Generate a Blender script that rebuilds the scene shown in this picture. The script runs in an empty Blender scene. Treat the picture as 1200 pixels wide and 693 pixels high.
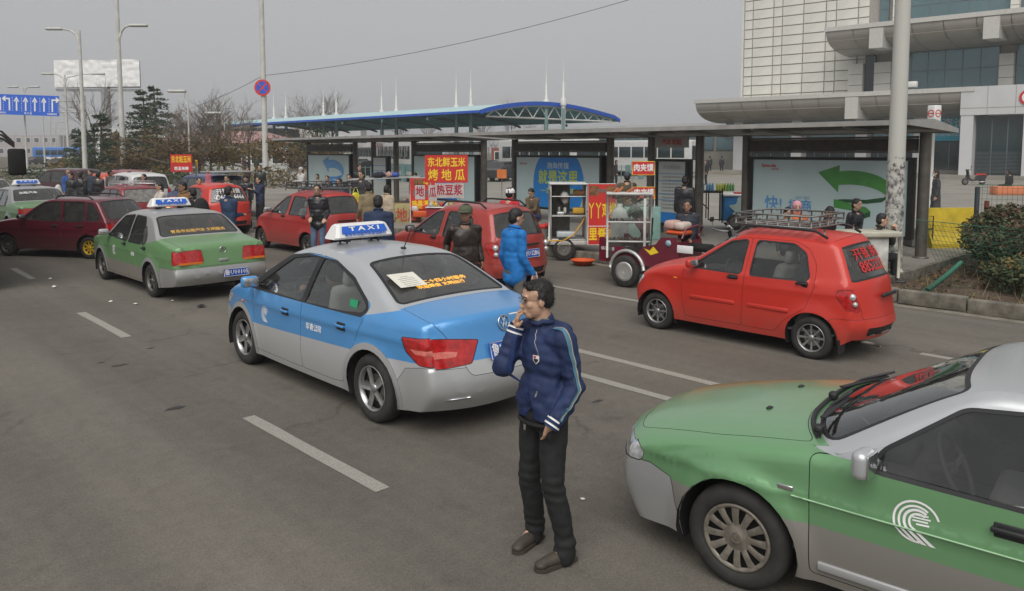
import bpy, bmesh, math, random
from math import sin, cos, pi, radians as R, atan2, sqrt, hypot
from mathutils import Vector, Matrix, noise
from mathutils.geometry import delaunay_2d_cdt
random.seed(7)
scn = bpy.context.scene
COL = scn.collection

# ------------------------------------------------------------------ camera
CAM_H, YAW, PITCH = 2.47, 44.0, 4.64
cd = bpy.data.cameras.new('camera'); cam = bpy.data.objects.new('camera', cd); COL.objects.link(cam)
cam.location = (0, 0, CAM_H)
cam.rotation_euler = (R(90 - PITCH), 0, R(-YAW))
cd.sensor_width = 36; cd.lens = 27.0; cd.shift_y = -(346.5 - 250) / 1200
cd.clip_start = 0.05; cd.clip_end = 3000
scn.camera = cam

# ------------------------------------------------------------------ sky and sun (pale overcast afternoon)
SUN_EL, SUN_AZ = 50.0, 232.0            # azimuth clockwise from +Y
w = bpy.data.worlds.new('World'); scn.world = w; w.use_nodes = True
nt = w.node_tree; nt.nodes.clear()
sky = nt.nodes.new('ShaderNodeTexSky'); sky.sky_type = 'NISHITA'; sky.sun_disc = False
sky.sun_elevation = R(SUN_EL); sky.sun_rotation = R(SUN_AZ); sky.dust_density = 4; sky.air_density = 1.2
hsv = nt.nodes.new('ShaderNodeHueSaturation'); hsv.inputs['Saturation'].default_value = 0.06
mixc = nt.nodes.new('ShaderNodeMix'); mixc.data_type = 'RGBA'; mixc.inputs[0].default_value = 0.86
mixc.inputs[7].default_value = (3.05, 3.08, 3.15, 1)     # the even cloud deck, same units as the sky texture
bg = nt.nodes.new('ShaderNodeBackground'); bg.inputs[1].default_value = 0.088
out = nt.nodes.new('ShaderNodeOutputWorld')
nt.links.new(sky.outputs[0], hsv.inputs['Color']); nt.links.new(hsv.outputs[0], mixc.inputs[6])
nt.links.new(mixc.outputs[2], bg.inputs[0]); nt.links.new(bg.outputs[0], out.inputs[0])
sd = bpy.data.lights.new('sun', 'SUN'); sun = bpy.data.objects.new('sun', sd); COL.objects.link(sun)
sd.energy = 1.5; sd.angle = R(55); sd.color = (1, .965, .91)
sun.rotation_euler = (R(90 - SUN_EL), 0, R(180 - SUN_AZ))
scn.view_settings.view_transform = 'Standard'; scn.view_settings.look = 'None'
scn.view_settings.exposure = 0.74; scn.view_settings.gamma = 1.0
scn.cycles.max_bounces = 6; scn.cycles.transparent_max_bounces = 12
scn.cycles.caustics_reflective = False; scn.cycles.caustics_refractive = False

# ------------------------------------------------------------------ materials
MC = {}
def _m(name):
  m = bpy.data.materials.new(name); m.use_nodes = True
  nt = m.node_tree; return m, nt, nt.nodes['Principled BSDF']
def _c(c): return (c[0], c[1], c[2], 1)
def mat(name, col, rough=.6, metal=0, var=.12, scale=6, bump=0, bscale=40, coat=0, emit=None, es=0, spec=.5, stretch=None):
  """plain procedural material: colour with a noise variation and a fine relief"""
  if name in MC: return MC[name]
  m, nt, p = _m(name); N = nt.nodes.new; L = nt.links.new
  p.inputs['Roughness'].default_value = rough; p.inputs['Metallic'].default_value = metal
  p.inputs['Coat Weight'].default_value = coat; p.inputs['Coat Roughness'].default_value = .08
  p.inputs['Specular IOR Level'].default_value = spec
  tc = N('ShaderNodeTexCoord'); src = tc.outputs['Object']
  if stretch:
    mp = N('ShaderNodeMapping'); mp.inputs['Scale'].default_value = stretch; L(src, mp.inputs[0]); src = mp.outputs[0]
  nz = N('ShaderNodeTexNoise'); nz.inputs['Scale'].default_value = scale; nz.inputs['Detail'].default_value = 5
  L(src, nz.inputs['Vector'])
  rp = N('ShaderNodeMapRange'); rp.inputs['From Min'].default_value = .3; rp.inputs['From Max'].default_value = .7
  rp.inputs['To Min'].default_value = 1 - var; rp.inputs['To Max'].default_value = 1 + var
  L(nz.outputs[0], rp.inputs[0])
  mx = N('ShaderNodeVectorMath'); mx.operation = 'SCALE'; mx.inputs[0].default_value = col[:3]
  L(rp.outputs[0], mx.inputs['Scale']); L(mx.outputs[0], p.inputs['Base Color'])
  if bump:
    n2 = N('ShaderNodeTexNoise'); n2.inputs['Scale'].default_value = bscale; n2.inputs['Detail'].default_value = 6
    L(src, n2.inputs['Vector'])
    b = N('ShaderNodeBump'); b.inputs['Strength'].default_value = bump; b.inputs['Distance'].default_value = .01
    L(n2.outputs[0], b.inputs['Height']); L(b.outputs[0], p.inputs['Normal'])
  if emit:
    p.inputs['Emission Color'].default_value = _c(emit); p.inputs['Emission Strength'].default_value = es
  MC[name] = m; return m

def paint(name, col, metal=.25, rough=.38, coat=.7, low=None, zf=None, dirt=.35, spots=0):
  """car paint; low = second colour below the line z = zf[0] + zf[1]*x (object space); road dust gathers near the sills"""
  if name in MC: return MC[name]
  m, nt, p = _m(name); N = nt.nodes.new; L = nt.links.new
  tc = N('ShaderNodeTexCoord'); sp = N('ShaderNodeSeparateXYZ'); L(tc.outputs['Object'], sp.inputs[0])
  nz = N('ShaderNodeTexNoise'); nz.inputs['Scale'].default_value = 5; nz.inputs['Detail'].default_value = 8; nz.inputs['Roughness'].default_value = .65
  L(tc.outputs['Object'], nz.inputs['Vector'])
  cur = None
  if low:
    mx = N('ShaderNodeMix'); mx.data_type = 'RGBA'; mx.inputs[6].default_value = _c(low); mx.inputs[7].default_value = _c(col)
    a = N('ShaderNodeMath'); a.operation = 'MULTIPLY_ADD'; a.inputs[1].default_value = -zf[1]; a.inputs[2].default_value = -zf[0]
    L(sp.outputs[0], a.inputs[0])
    s = N('ShaderNodeMath'); s.operation = 'ADD'; L(sp.outputs[2], s.inputs[0]); L(a.outputs[0], s.inputs[1])
    g = N('ShaderNodeMapRange'); wd = zf[2] if len(zf) > 2 else .004
    g.inputs['From Min'].default_value = -wd; g.inputs['From Max'].default_value = wd
    L(s.outputs[0], g.inputs[0]); L(g.outputs[0], mx.inputs[0]); cur = mx.outputs[2]
  else:
    c = N('ShaderNodeRGB'); c.outputs[0].default_value = _c(col); cur = c.outputs[0]
  # dust
  d = N('ShaderNodeMapRange'); d.inputs['From Min'].default_value = .62; d.inputs['From Max'].default_value = .12
  d.inputs['To Max'].default_value = dirt; L(sp.outputs[2], d.inputs[0])
  q = N('ShaderNodeMath'); q.operation = 'MULTIPLY'; L(d.outputs[0], q.inputs[0]); L(nz.outputs[0], q.inputs[1])
  q2 = N('ShaderNodeMath'); q2.operation = 'MULTIPLY_ADD'; q2.inputs[1].default_value = 1.6; q2.inputs[2].default_value = .03; q2.use_clamp = True
  L(q.outputs[0], q2.inputs[0])
  md = N('ShaderNodeMix'); md.data_type = 'RGBA'; md.inputs[7].default_value = (.2, .17, .135, 1)
  L(q2.outputs[0], md.inputs[0]); L(cur, md.inputs[6])
  geo = N('ShaderNodeNewGeometry'); mb = N('ShaderNodeMix'); mb.data_type = 'RGBA'; mb.inputs[7].default_value = (.03, .03, .032, 1)
  L(geo.outputs['Backfacing'], mb.inputs[0]); L(md.outputs[2], mb.inputs[6]); L(mb.outputs[2], p.inputs['Base Color'])
  rr = N('ShaderNodeMapRange'); rr.inputs['To Min'].default_value = rough - .08; rr.inputs['To Max'].default_value = rough + .22
  L(nz.outputs[0], rr.inputs[0]); L(rr.outputs[0], p.inputs['Roughness'])
  p.inputs['Metallic'].default_value = metal; p.inputs['Coat Weight'].default_value = coat
  cr = N('ShaderNodeMapRange'); cr.inputs['To Min'].default_value = .05; cr.inputs['To Max'].default_value = .3
  L(nz.outputs[0], cr.inputs[0]); L(cr.outputs[0], p.inputs['Coat Roughness'])
  MC[name] = m; return m

def glass(name, tint=(.35, .38, .38), refl=1.0, rough=.03, dust=.12):
  if name in MC: return MC[name]
  m = bpy.data.materials.new(name); m.use_nodes = True; nt = m.node_tree; nt.nodes.clear(); N = nt.nodes.new; L = nt.links.new
  o = N('ShaderNodeOutputMaterial'); t = N('ShaderNodeBsdfTransparent'); t.inputs[0].default_value = _c(tint)
  g = N('ShaderNodeBsdfGlossy'); g.inputs['Roughness'].default_value = rough; g.inputs[0].default_value = (.9, .93, .95, 1)
  f = N('ShaderNodeFresnel'); f.inputs[0].default_value = 1.5
  k = N('ShaderNodeMath'); k.operation = 'MULTIPLY_ADD'; k.inputs[1].default_value = 1.15 * refl; k.inputs[2].default_value = .015; k.use_clamp = True
  L(f.outputs[0], k.inputs[0])
  mx = N('ShaderNodeMixShader'); L(k.outputs[0], mx.inputs[0]); L(t.outputs[0], mx.inputs[1]); L(g.outputs[0], mx.inputs[2])
  df = N('ShaderNodeBsdfDiffuse'); df.inputs[0].default_value = (.3, .29, .27, 1)
  nz = N('ShaderNodeTexNoise'); nz.inputs['Scale'].default_value = 7; nz.inputs['Detail'].default_value = 6
  tc = N('ShaderNodeTexCoord'); L(tc.outputs['Object'], nz.inputs['Vector'])
  q = N('ShaderNodeMath'); q.operation = 'MULTIPLY'; q.inputs[1].default_value = dust * 2; L(nz.outputs[0], q.inputs[0])
  m2 = N('ShaderNodeMixShader'); L(q.outputs[0], m2.inputs[0]); L(mx.outputs[0], m2.inputs[1]); L(df.outputs[0], m2.inputs[2])
  L(m2.outputs[0], o.inputs[0]); MC[name] = m; return m

BLACK = mat('black_plastic', (.018, .018, .02), .55, var=.2, bump=.05)
GAP = mat('panel_gap', (.006, .006, .006), .8)
TYRE = mat('tyre_rubber', (.028, .026, .024), .8, var=.35, scale=9, bump=.2, bscale=60)
CHROME = mat('chrome', (.7, .7, .72), .18, 1, var=.05)
ALLOY = mat('alloy', (.42, .42, .42), .38, .8, var=.25, scale=12)
STEELR = mat('steel_rim', (.18, .17, .155), .55, .5, var=.3, scale=14)
INTER = mat('interior_dark', (.085, .083, .08), .8)
SEATG = mat('seat_grey', (.36, .35, .34), .85)
SEATW = mat('seat_cover_white', (.6, .59, .57), .9)
CGLASS = glass('car_glass', (.74, .77, .76), 1.4, dust=.05)
CGDARK = glass('car_glass_tinted', (.20, .21, .21), 1.3)
CGMID = glass('car_glass_rear', (.62, .65, .64), 1.3, dust=.12)
LAMP = mat('lamp_clear', (.55, .57, .58), .12, .3, coat=1, var=.3, scale=25)
LAMPR = mat('lamp_red', (.42, .012, .012), .15, 0, coat=1, var=.35, scale=20)
LAMPO = mat('lamp_amber', (.75, .2, .02), .2, coat=1)
PLATEB = mat('plate_blue', (.02, .09, .42), .4, var=.05)
WHITE = mat('white_paint', (.75, .75, .74), .45, var=.05)
LETW = mat('letter_white', (.8, .8, .8), .5, var=.03)
LETB = mat('letter_blue', (.02, .12, .55), .5, var=.03)
LETR = mat('letter_red', (.55, .02, .02), .5, var=.05)
LETY = mat('letter_yellow', (.85, .62, .03), .5, var=.05)
LETK = mat('letter_black', (.02, .02, .02), .5, var=.05)

# ------------------------------------------------------------------ objects
SCR = bpy.data.scenes.new('scratch')        # an empty scene in which single meshes are evaluated quickly
def evaluate(o):
  SCR.collection.objects.link(o)
  with bpy.context.temp_override(scene=SCR, view_layer=SCR.view_layers[0]):
    dg = bpy.context.evaluated_depsgraph_get(); me = bpy.data.meshes.new_from_object(o.evaluated_get(dg))
  bpy.data.objects.remove(o); return me
def props(o, label=None, cat=None, group=None, kind=None):
  if label: o['label'] = label
  if cat: o['category'] = cat
  if group: o['group'] = group
  if kind: o['kind'] = kind
  return o
def thing(name, label, cat, loc=(0, 0, 0), rz=0, group=None):
  o = bpy.data.objects.new(name, None); COL.objects.link(o); o.location = loc; o.rotation_euler = (0, 0, rz)
  o.empty_display_size = .2
  return props(o, label, cat, group)
def copy_tree(o, parent=None):
  c = o.copy(); COL.objects.link(c); c.parent = parent
  for ch in list(o.children): copy_tree(ch, c)
  return c

class MB:
  """collects simple shapes, then links them as one mesh object"""
  def __init__(s): s.v = []; s.f = []; s.m = []; s.sm = []
  def add(s, v, f, m=0, smooth=False):
    n = len(s.v); s.v += [tuple(a) for a in v]
    for q in f: s.f.append(tuple(i + n for i in q)); s.m.append(m); s.sm.append(smooth)
    return s
  def box(s, c, d, m=0, rz=0, M=None, taper=1.0):
    x, y, z = d[0] / 2, d[1] / 2, d[2] / 2; v = []
    for k in (-1, 1):
      t = taper if k > 0 else 1
      for i, j in ((-1, -1), (1, -1), (1, 1), (-1, 1)): v.append(Vector((i * x * t, j * y * t, k * z)))
    if rz: Mz = Matrix.Rotation(rz, 3, 'Z'); v = [Mz @ a for a in v]
    if M is not None: v = [M @ a for a in v]
    v = [a + Vector(c) for a in v]
    return s.add(v, [(3, 2, 1, 0), (4, 5, 6, 7), (0, 1, 5, 4), (1, 2, 6, 5), (2, 3, 7, 6), (3, 0, 4, 7)], m)
  def rbox(s, c, d, r=.02, m=0, seg=2, M=None):
    bm = bmesh.new(); bmesh.ops.create_cube(bm, size=1)
    for q in bm.verts: q.co = Vector((q.co.x * d[0], q.co.y * d[1], q.co.z * d[2]))
    bmesh.ops.bevel(bm, geom=bm.edges[:], offset=min(r, min(d) * .49), segments=seg, affect='EDGES', profile=.5)
    v = [(M @ q.co if M is not None else q.co) + Vector(c) for q in bm.verts]
    for i, q in enumerate(bm.verts): q.index = i
    f = [[q.index for q in a.verts] for a in bm.faces]; bm.free()
    return s.add(v, f, m, True)
  def tube(s, pts, r, n=8, m=0, caps=True, closed=False, smooth=True):
    pts = [Vector(p) for p in pts]; k = len(pts)
    rr = r if isinstance(r, (list, tuple)) else [r] * k
    v = []; up = None
    for i in range(k):
      if closed: t = pts[(i + 1) % k] - pts[i - 1]
      else: t = pts[min(i + 1, k - 1)] - pts[max(i - 1, 0)]
      t.normalize()
      if up is None or abs(up.dot(t)) > .98: up = Vector((0, 0, 1)) if abs(t.z) < .9 else Vector((1, 0, 0))
      a = t.cross(up).normalized(); b = a.cross(t); up = b
      for j in range(n):
        q = 2 * pi * j / n; v.append(pts[i] + (a * cos(q) + b * sin(q)) * rr[i])
    f = []
    for i in range(k if closed else k - 1):
      i2 = (i + 1) % k
      for j in range(n): f.append((i * n + j, i2 * n + j, i2 * n + (j + 1) % n, i * n + (j + 1) % n))
    if caps and not closed: f.append(tuple(range(n - 1, -1, -1))); f.append(tuple((k - 1) * n + j for j in range(n)))
    f = [tuple(reversed(q)) for q in f]
    return s.add(v, f, m, smooth)
  def lathe(s, prof, n=24, m=0, axis='Z', c=(0, 0, 0), smooth=True, a0=0, a1=2 * pi):
    """prof: (radius, height) pairs; axis: the turning axis"""
    full = abs(a1 - a0 - 2 * pi) < 1e-6; k = n if full else n + 1; v = []
    for (r, h) in prof:
      for j in range(k):
        q = a0 + (a1 - a0) * j / n; x, y = r * cos(q), r * sin(q)
        p = (x, y, h) if axis == 'Z' else ((x, h, y) if axis == 'Y' else (h, x, y))
        v.append(Vector(p) + Vector(c))
    f = []
    for i in range(len(prof) - 1):
      for j in range(n):
        j2 = (j + 1) % k; f.append((i * k + j, i * k + j2, (i + 1) * k + j2, (i + 1) * k + j))
    if axis == 'Y': f = [tuple(reversed(q)) for q in f]
    return s.add(v, f, m, smooth)
  def poly(s, pts, m=0): return s.add(pts, [tuple(range(len(pts)))], m)
  def prism(s, pts, d, m=0):
    """pts: planar 3D outline, d: extrusion vector"""
    n = len(pts); d = Vector(d); a = [Vector(p) for p in pts]
    f = [tuple(range(n - 1, -1, -1)), tuple(range(n, 2 * n))] + [(i, (i + 1) % n, n + (i + 1) % n, n + i) for i in range(n)]
    return s.add(a + [p + d for p in a], f, m)
  def ball(s, c, r, m=0, n=10, sc=(1, 1, 1)):
    prof = [(sin(pi * i / n), -cos(pi * i / n)) for i in range(n + 1)]; v = []; k = n + 4
    for (a, h) in prof:
      for j in range(k): q = 2 * pi * j / k; v.append((c[0] + a * cos(q) * r * sc[0], c[1] + a * sin(q) * r * sc[1], c[2] + h * r * sc[2]))
    f = [(i * k + j, i * k + (j + 1) % k, (i + 1) * k + (j + 1) % k, (i + 1) * k + j) for i in range(n) for j in range(k)]
    return s.add(v, f, m, True)
  def mesh(s, name, mats):
    me = bpy.data.meshes.new(name); me.from_pydata(s.v, [], s.f)
    for q in (mats if isinstance(mats, (list, tuple)) else [mats]): me.materials.append(q)
    me.polygons.foreach_set('material_index', s.m); me.polygons.foreach_set('use_smooth', s.sm)
    me.update(); return me
  def obj(s, name, mats, parent=None, loc=None, rz=0, **kw):
    o = bpy.data.objects.new(name, s.mesh(name, mats)); COL.objects.link(o); o.parent = parent
    if loc is not None: o.location = loc
    if rz: o.rotation_euler = (0, 0, rz)
    return props(o, **kw)

def text(s, size, m, parent, M, name='lettering', bold=0.0, sx=1.0, ext=.002, align='CENTER', **kw):
  """flat print: letters as a thin mesh; M maps the text plane (x right, y up) into the parent's space"""
  cu = bpy.data.curves.new(name, 'FONT'); cu.body = s; cu.size = size; cu.align_x = align; cu.align_y = 'CENTER'
  cu.extrude = ext / 2; cu.resolution_u = 2 if size > .15 else 1
  t = bpy.data.objects.new('t', cu); me = evaluate(t); me.name = name
  if bold > .0008:        # heavier strokes: the same outline struck again a little to each side
    v = [q.co.copy() for q in me.vertices]; f = [tuple(q.vertices) for q in me.polygons]; n = len(v); V = []; Fc = []
    for k, (a, b) in enumerate(((0, 0), (bold, .3 * bold), (-bold, -.3 * bold), (.3 * bold, bold), (-.3 * bold, -bold))): V += [(q.x + a, q.y + b, q.z + k * .0003) for q in v]; Fc += [tuple(i + n * k for i in q) for q in f]
    bpy.data.meshes.remove(me); me = bpy.data.meshes.new(name); me.from_pydata(V, [], Fc); me.name = name
  me.transform(M @ Matrix.Diagonal((sx, 1, 1, 1)))
  me.materials.clear(); me.materials.append(m)
  o = bpy.data.objects.new(name, me); COL.objects.link(o); o.parent = parent
  return props(o, **kw)
def frame(o, x, y):
  """matrix whose columns are x (right), y (up), x cross y (out), at o"""
  x = Vector(x).normalized(); y = Vector(y); z = x.cross(y).normalized(); y = z.cross(x)
  return Matrix(((x.x, y.x, z.x, o[0]), (x.y, y.y, z.y, o[1]), (x.z, y.z, z.z, o[2]), (0, 0, 0, 1)))

# ------------------------------------------------------------------ cars
def smoothstep(a, b, x):
  t = max(0, min(1, (x - a) / (b - a))) if a != b else float(x > a)
  return t * t * (3 - 2 * t)
import numpy as np
def inside_many(P, poly):
  P = np.asarray(P, float).reshape(-1, 2); c = np.zeros(len(P), bool); x, y = P[:, 0], P[:, 1]; n = len(poly)
  for i in range(n):
    x1, y1 = poly[i]; x2, y2 = poly[i - 1]
    if y1 == y2: continue
    c ^= ((y1 > y) != (y2 > y)) & (x < (x2 - x1) * (y - y1) / (y2 - y1) + x1)
  return c
def resample(poly, d, closed=True):
  o = []; n = len(poly)
  for i in range(n if closed else n - 1):
    a = poly[i]; b = poly[(i + 1) % n]; k = max(1, int(hypot(b[0] - a[0], b[1] - a[1]) / d + .5))
    for j in range(k): o.append((a[0] + (b[0] - a[0]) * j / k, a[1] + (b[1] - a[1]) * j / k))
  if not closed: o.append(tuple(poly[-1]))
  return o
def rounded(poly, r=.04, k=4):
  """round the corners of a polygon"""
  o = []; n = len(poly)
  for i in range(n):
    p = Vector(poly[i]); a = Vector(poly[i - 1]) - p; b = Vector(poly[(i + 1) % n]) - p
    rr = min(r, a.length * .45, b.length * .45); a.normalize(); b.normalize()
    A = p + a * rr; B = p + b * rr
    for j in range(k + 1):
      t = j / k; q = A * (1 - t) ** 2 + p * 2 * t * (1 - t) + B * t * t; o.append((q.x, q.y))
  return o
def grow(poly, d):
  n = len(poly); ar = sum(poly[i - 1][0] * poly[i][1] - poly[i][0] * poly[i - 1][1] for i in range(n)); sg = 1 if ar > 0 else -1
  o = []
  for i in range(n):
    a = Vector(poly[i - 1]); p = Vector(poly[i]); b = Vector(poly[(i + 1) % n])
    t1 = (p - a); t2 = (b - p)
    if t1.length < 1e-7 or t2.length < 1e-7: o.append(tuple(p)); continue
    t1.normalize(); t2.normalize(); nn = Vector((t1.y + t2.y, -(t1.x + t2.x))) * sg
    if nn.length < 1e-6: o.append(tuple(p)); continue
    nn.normalize(); c = max(.5, nn.dot(Vector((t1.y, -t1.x)) * sg)); o.append(tuple(p + nn * d / c))
  return o
def catmull(keys, sharp, per):
  """keys: list of tuples; returns samples and their key parameter"""
  n = len(keys); res = []; ts = []
  for i in range(n - 1):
    p1 = Vector(keys[i]); p2 = Vector(keys[i + 1])
    m1 = (p2 - p1) if (i == 0 or i in sharp) else (p2 - Vector(keys[i - 1])) * .5
    m2 = (p2 - p1) if (i + 1 == n - 1 or (i + 1) in sharp) else (Vector(keys[i + 2]) - p1) * .5
    L = (p2 - p1).length; m1 = m1 * min(1, L / max(m1.length, 1e-6) * 1.0); m2 = m2 * min(1, L / max(m2.length, 1e-6) * 1.0)
    k = max(2, int(L / per + .5))
    for j in range(k):
      t = j / k; h = (2 * t ** 3 - 3 * t * t + 1, t ** 3 - 2 * t * t + t, -2 * t ** 3 + 3 * t * t, t ** 3 - t * t)
      res.append(p1 * h[0] + m1 * h[1] + p2 * h[2] + m2 * h[3]); ts.append(i + t)
  res.append(Vector(keys[-1])); ts.append(n - 1.0)
  return res, ts

class Parts:
  def __init__(s): s.d = {}
  def tri(s, key, pts, m, out):
    d = s.d.setdefault(key, dict(v=[], f=[], ix={}, m=[], mats=[]))
    if m not in d['mats']: d['mats'].append(m)
    a, b, c = pts[0], pts[1], pts[2]
    if (b - a).cross(c - a).dot(out) < 0: pts = list(reversed(pts))
    q = []
    for p in pts:
      k = (round(p.x * 4000), round(p.y * 4000), round(p.z * 4000))
      if k not in d['ix']: d['ix'][k] = len(d['v']); d['v'].append(p)
      q.append(d['ix'][k])
    if len(set(q)) > 2: d['f'].append(q); d['m'].append(d['mats'].index(m))
  def link(s, root, skip=()):
    for key, d in s.d.items():
      if key in skip: continue
      name = key.split('|')[0]
      me = bpy.data.meshes.new(name); me.from_pydata([tuple(p) for p in d['v']], [], d['f'])
      for m in d['mats']: me.materials.append(m)
      me.polygons.foreach_set('material_index', d['m']); me.polygons.foreach_set('use_smooth', [True] * len(d['f']))
      me.update(); o = bpy.data.objects.new(name, me); COL.objects.link(o); o.parent = root

class CarBody:
  """E/C: paired outlines of the side edge and of the centre line, rear bottom -> over the roof -> front bottom, x forward, z up"""
  def __init__(s, sp):
    s.sp = sp; K = sp['keys']; sh = sp.get('sharp', ())
    P, s.ts = catmull([tuple(k) for k in K], sh, sp.get('per', .06))
    s.E = [(p[0], p[1]) for p in P]; s.C = [(p[2], p[3]) for p in P]
    s.s = [0]
    for i in range(1, len(s.C)): s.s.append(s.s[-1] + hypot(s.C[i][0] - s.C[i - 1][0], s.C[i][1] - s.C[i - 1][1]))
    s.r = sp.get('round', .07); s.pw = sp.get('pw', 2.6)
    s.x0 = min(e[0] for e in s.E); s.x1 = max(e[0] for e in s.E)
    s.yE = [s.W(e[0], e[1], 0) for e in s.E]
  def dist(s, x, z):
    b = 9
    for i in range(0, len(s.E) - 1):
      a, c = s.E[i], s.E[i + 1]; dx, dz = c[0] - a[0], c[1] - a[1]; L2 = dx * dx + dz * dz
      t = max(0, min(1, ((x - a[0]) * dx + (z - a[1]) * dz) / L2)) if L2 else 0
      d = (x - a[0] - dx * t) ** 2 + (z - a[1] - dz * t) ** 2
      if d < b: b = d
    return sqrt(b)
  def Wb(s, x, z):
    sp = s.sp; W = sp['W']; xm = (s.x0 + s.x1) / 2; h = (s.x1 - s.x0) / 2; u = (x - xm) / h
    k = sp.get('tf', .12) if u > 0 else sp.get('tr', .09)
    w = W * (1 - k * abs(u) ** sp.get('tp', 3.0))
    zb = sp['zb'] + sp.get('zbs', 0) * (x)
    if z < .55: w -= sp.get('lowin', .05) * ((.55 - z) / .35) ** 2
    elif z < zb: w -= sp.get('upin', .02) * ((z - .55) / (zb - .55)) ** 2
    else:
      w -= sp.get('upin', .02) + sp.get('ledge', .015) * smoothstep(zb, zb + .05, z)
      q = (z - zb) / (sp['zr'] - zb); w -= sp['tumble'] * (q * .8 + .2 * q * q)
    for (zc, a, wd) in sp.get('crease', ()):
      t = z - zc - sp.get('crs', 0) * x
      w += a * (math.exp(-(t / wd) ** 2) if t > 0 else math.exp(-(t / (wd * .35)) ** 2))
    for xw in sp['axles']:
      d = hypot(x - xw, z - sp['rw']); ra = sp['ra']
      if d < ra + .14 and z < zb: w += sp.get('flare', .018) * (1 - smoothstep(ra + .015, ra + .12, d))
    return w
  def W(s, x, z, d=None):
    w = s.Wb(x, z)
    if d is None: d = s.dist(x, z)
    r = s.r * (1.0 if z < s.sp['zb'] + .05 else .8)
    if d < r: w -= r * .75 * (1 - sqrt(max(0, 1 - (1 - d / r) ** 2)))
    return w
  def at(s, t, y):
    """point of the top sheet at key parameter t and width y"""
    i = 0
    while i < len(s.ts) - 2 and s.ts[i + 1] < t: i += 1
    f = (t - s.ts[i]) / (s.ts[i + 1] - s.ts[i]); f = max(0, min(1, f))
    return s.ev(i, f, y)
  def ev(s, i, f, y):
    L = lambda a, b: a + (b - a) * f
    ex, ez, cx, cz = L(s.E[i][0], s.E[i + 1][0]), L(s.E[i][1], s.E[i + 1][1]), L(s.C[i][0], s.C[i + 1][0]), L(s.C[i][1], s.C[i + 1][1])
    w = L(s.yE[i], s.yE[i + 1]); u = min(1, abs(y) / w) ** s.pw
    return Vector((cx + (ex - cx) * u, y, cz + (ez - cz) * u))
  def ps(s, ss, y):
    lo, hi = 0, len(s.s) - 2
    while lo < hi:
      m = (lo + hi + 1) // 2
      if s.s[m] <= ss: lo = m
      else: hi = m - 1
    d = s.s[lo + 1] - s.s[lo]; return s.ev(lo, max(0, min(1, (ss - s.s[lo]) / d)), y)
  def s_of(s, t):
    i = 0
    while i < len(s.ts) - 2 and s.ts[i + 1] < t: i += 1
    f = (t - s.ts[i]) / (s.ts[i + 1] - s.ts[i]); return s.s[i] + (s.s[i + 1] - s.s[i]) * f
  def side(s, x, z, y=1):
    w = s.W(x, z); return Vector((x, w * y, z))
  def build(s, root, P=None):
    sp = s.sp; P = P or Parts(); step = sp.get('step', .07)
    # ---- side sheet
    rw, ra, zs = sp['rw'], sp['ra'], sp['sill']
    bot = []; xr, xf = sp['axles'][0], sp['axles'][1]     # rear, front
    b0 = s.E[0]; b1 = s.E[-1]
    def arc(xc, z0):
      a0 = math.asin(min(1, (z0 - rw) / ra)) if z0 > rw - ra else -pi / 2
      n = 18; return [(xc + ra * cos(a), rw + ra * sin(a)) for a in [a0 + (pi - 2 * a0) * j / n for j in range(n + 1)]]
    # from the front bottom back to the rear bottom
    bot += resample([b1, (xf + sqrt(max(0, ra * ra - (zs - rw) ** 2)), zs)], step, False)[1:-1]
    bot += arc(xf, zs)
    bot += resample([bot[-1], (xr + sqrt(max(0, ra * ra - (zs - rw) ** 2)), zs)], step, False)[1:-1]
    bot += arc(xr, zs)
    bot += resample([bot[-1], b0], step, False)[1:-1]
    bound = list(s.E) + bot
    regs = sp['side_regs'] if 'side_regs' in sp else []
    loops = []; rr = []
    for (key, poly, m, inset, frm, rd) in regs:
      pl = resample(rounded(poly, rd) if rd else poly, .05)
      ol = grow(pl, frm) if frm else None
      loops.append(pl)
      if ol: loops.append(ol)
      rr.append((key, pl, m, inset, ol))
    ring = []
    for i in range(0, len(s.E) - 1):
      a, b = s.E[i], s.E[i + 1]; tx, tz = b[0] - a[0], b[1] - a[1]; L = hypot(tx, tz)
      if L < 1e-6: continue
      for d in (.25 * s.r, .6 * s.r, s.r * 1.05): ring.append((a[0] + tz / L * d, a[1] - tx / L * d))
    ring = [q for q, k in zip(ring, inside_many(ring, bound)) if k and s.dist(*q) > .2 * s.r]
    for (zc, a, wd) in sp.get('crease', ()):
      x = s.x0 + .1
      while x < s.x1 - .1:
        for dz in (-wd * .6, -wd * .25, 0, wd * .5, wd): ring.append((x, zc + sp.get('crs', 0) * x + dz))
        x += .05
      ring = [q for q, k in zip(ring, inside_many(ring, bound)) if k]
    # thin the helper points
    seen = {}; rp = []
    for q in ring:
      k = (int(q[0] / .012), int(q[1] / .012))
      if k not in seen: seen[k] = 1; rp.append(q)
    v, tris = cdt_pts(bound, loops, step, rp)
    trim = sp.get('trim', BLACK)
    wv = [s.W(p.x, p.y) for p in v]; CC = [c for t, c in tris]; IN = {id(x): inside_many(CC, x) for r_ in rr for x in (r_[1], r_[4]) if x}
    for ti, (t, c) in enumerate(tris):
      key, m, ins = sp.get('rest', lambda c: ('body', sp['paint'], 0))(c)
      for (k, pl, mm, inset, ol) in rr:
        if IN[id(pl)][ti]: key, m, ins = k, mm, inset; break
        if ol and IN[id(ol)][ti]:
          key, m, ins = 'body', (GAP if inset == 0 else trim), .003; break
      for sd in (1, -1):
        if '|' in key or key in sp.get('paired', ()): kk = key + ('|L' if sd > 0 else '|R')
        else: kk = key
        pts = [Vector((v[i].x, (wv[i] - ins) * sd, v[i].y)) for i in t]
        P.tri(kk, pts, m, Vector((0, sd, 0)))
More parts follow.
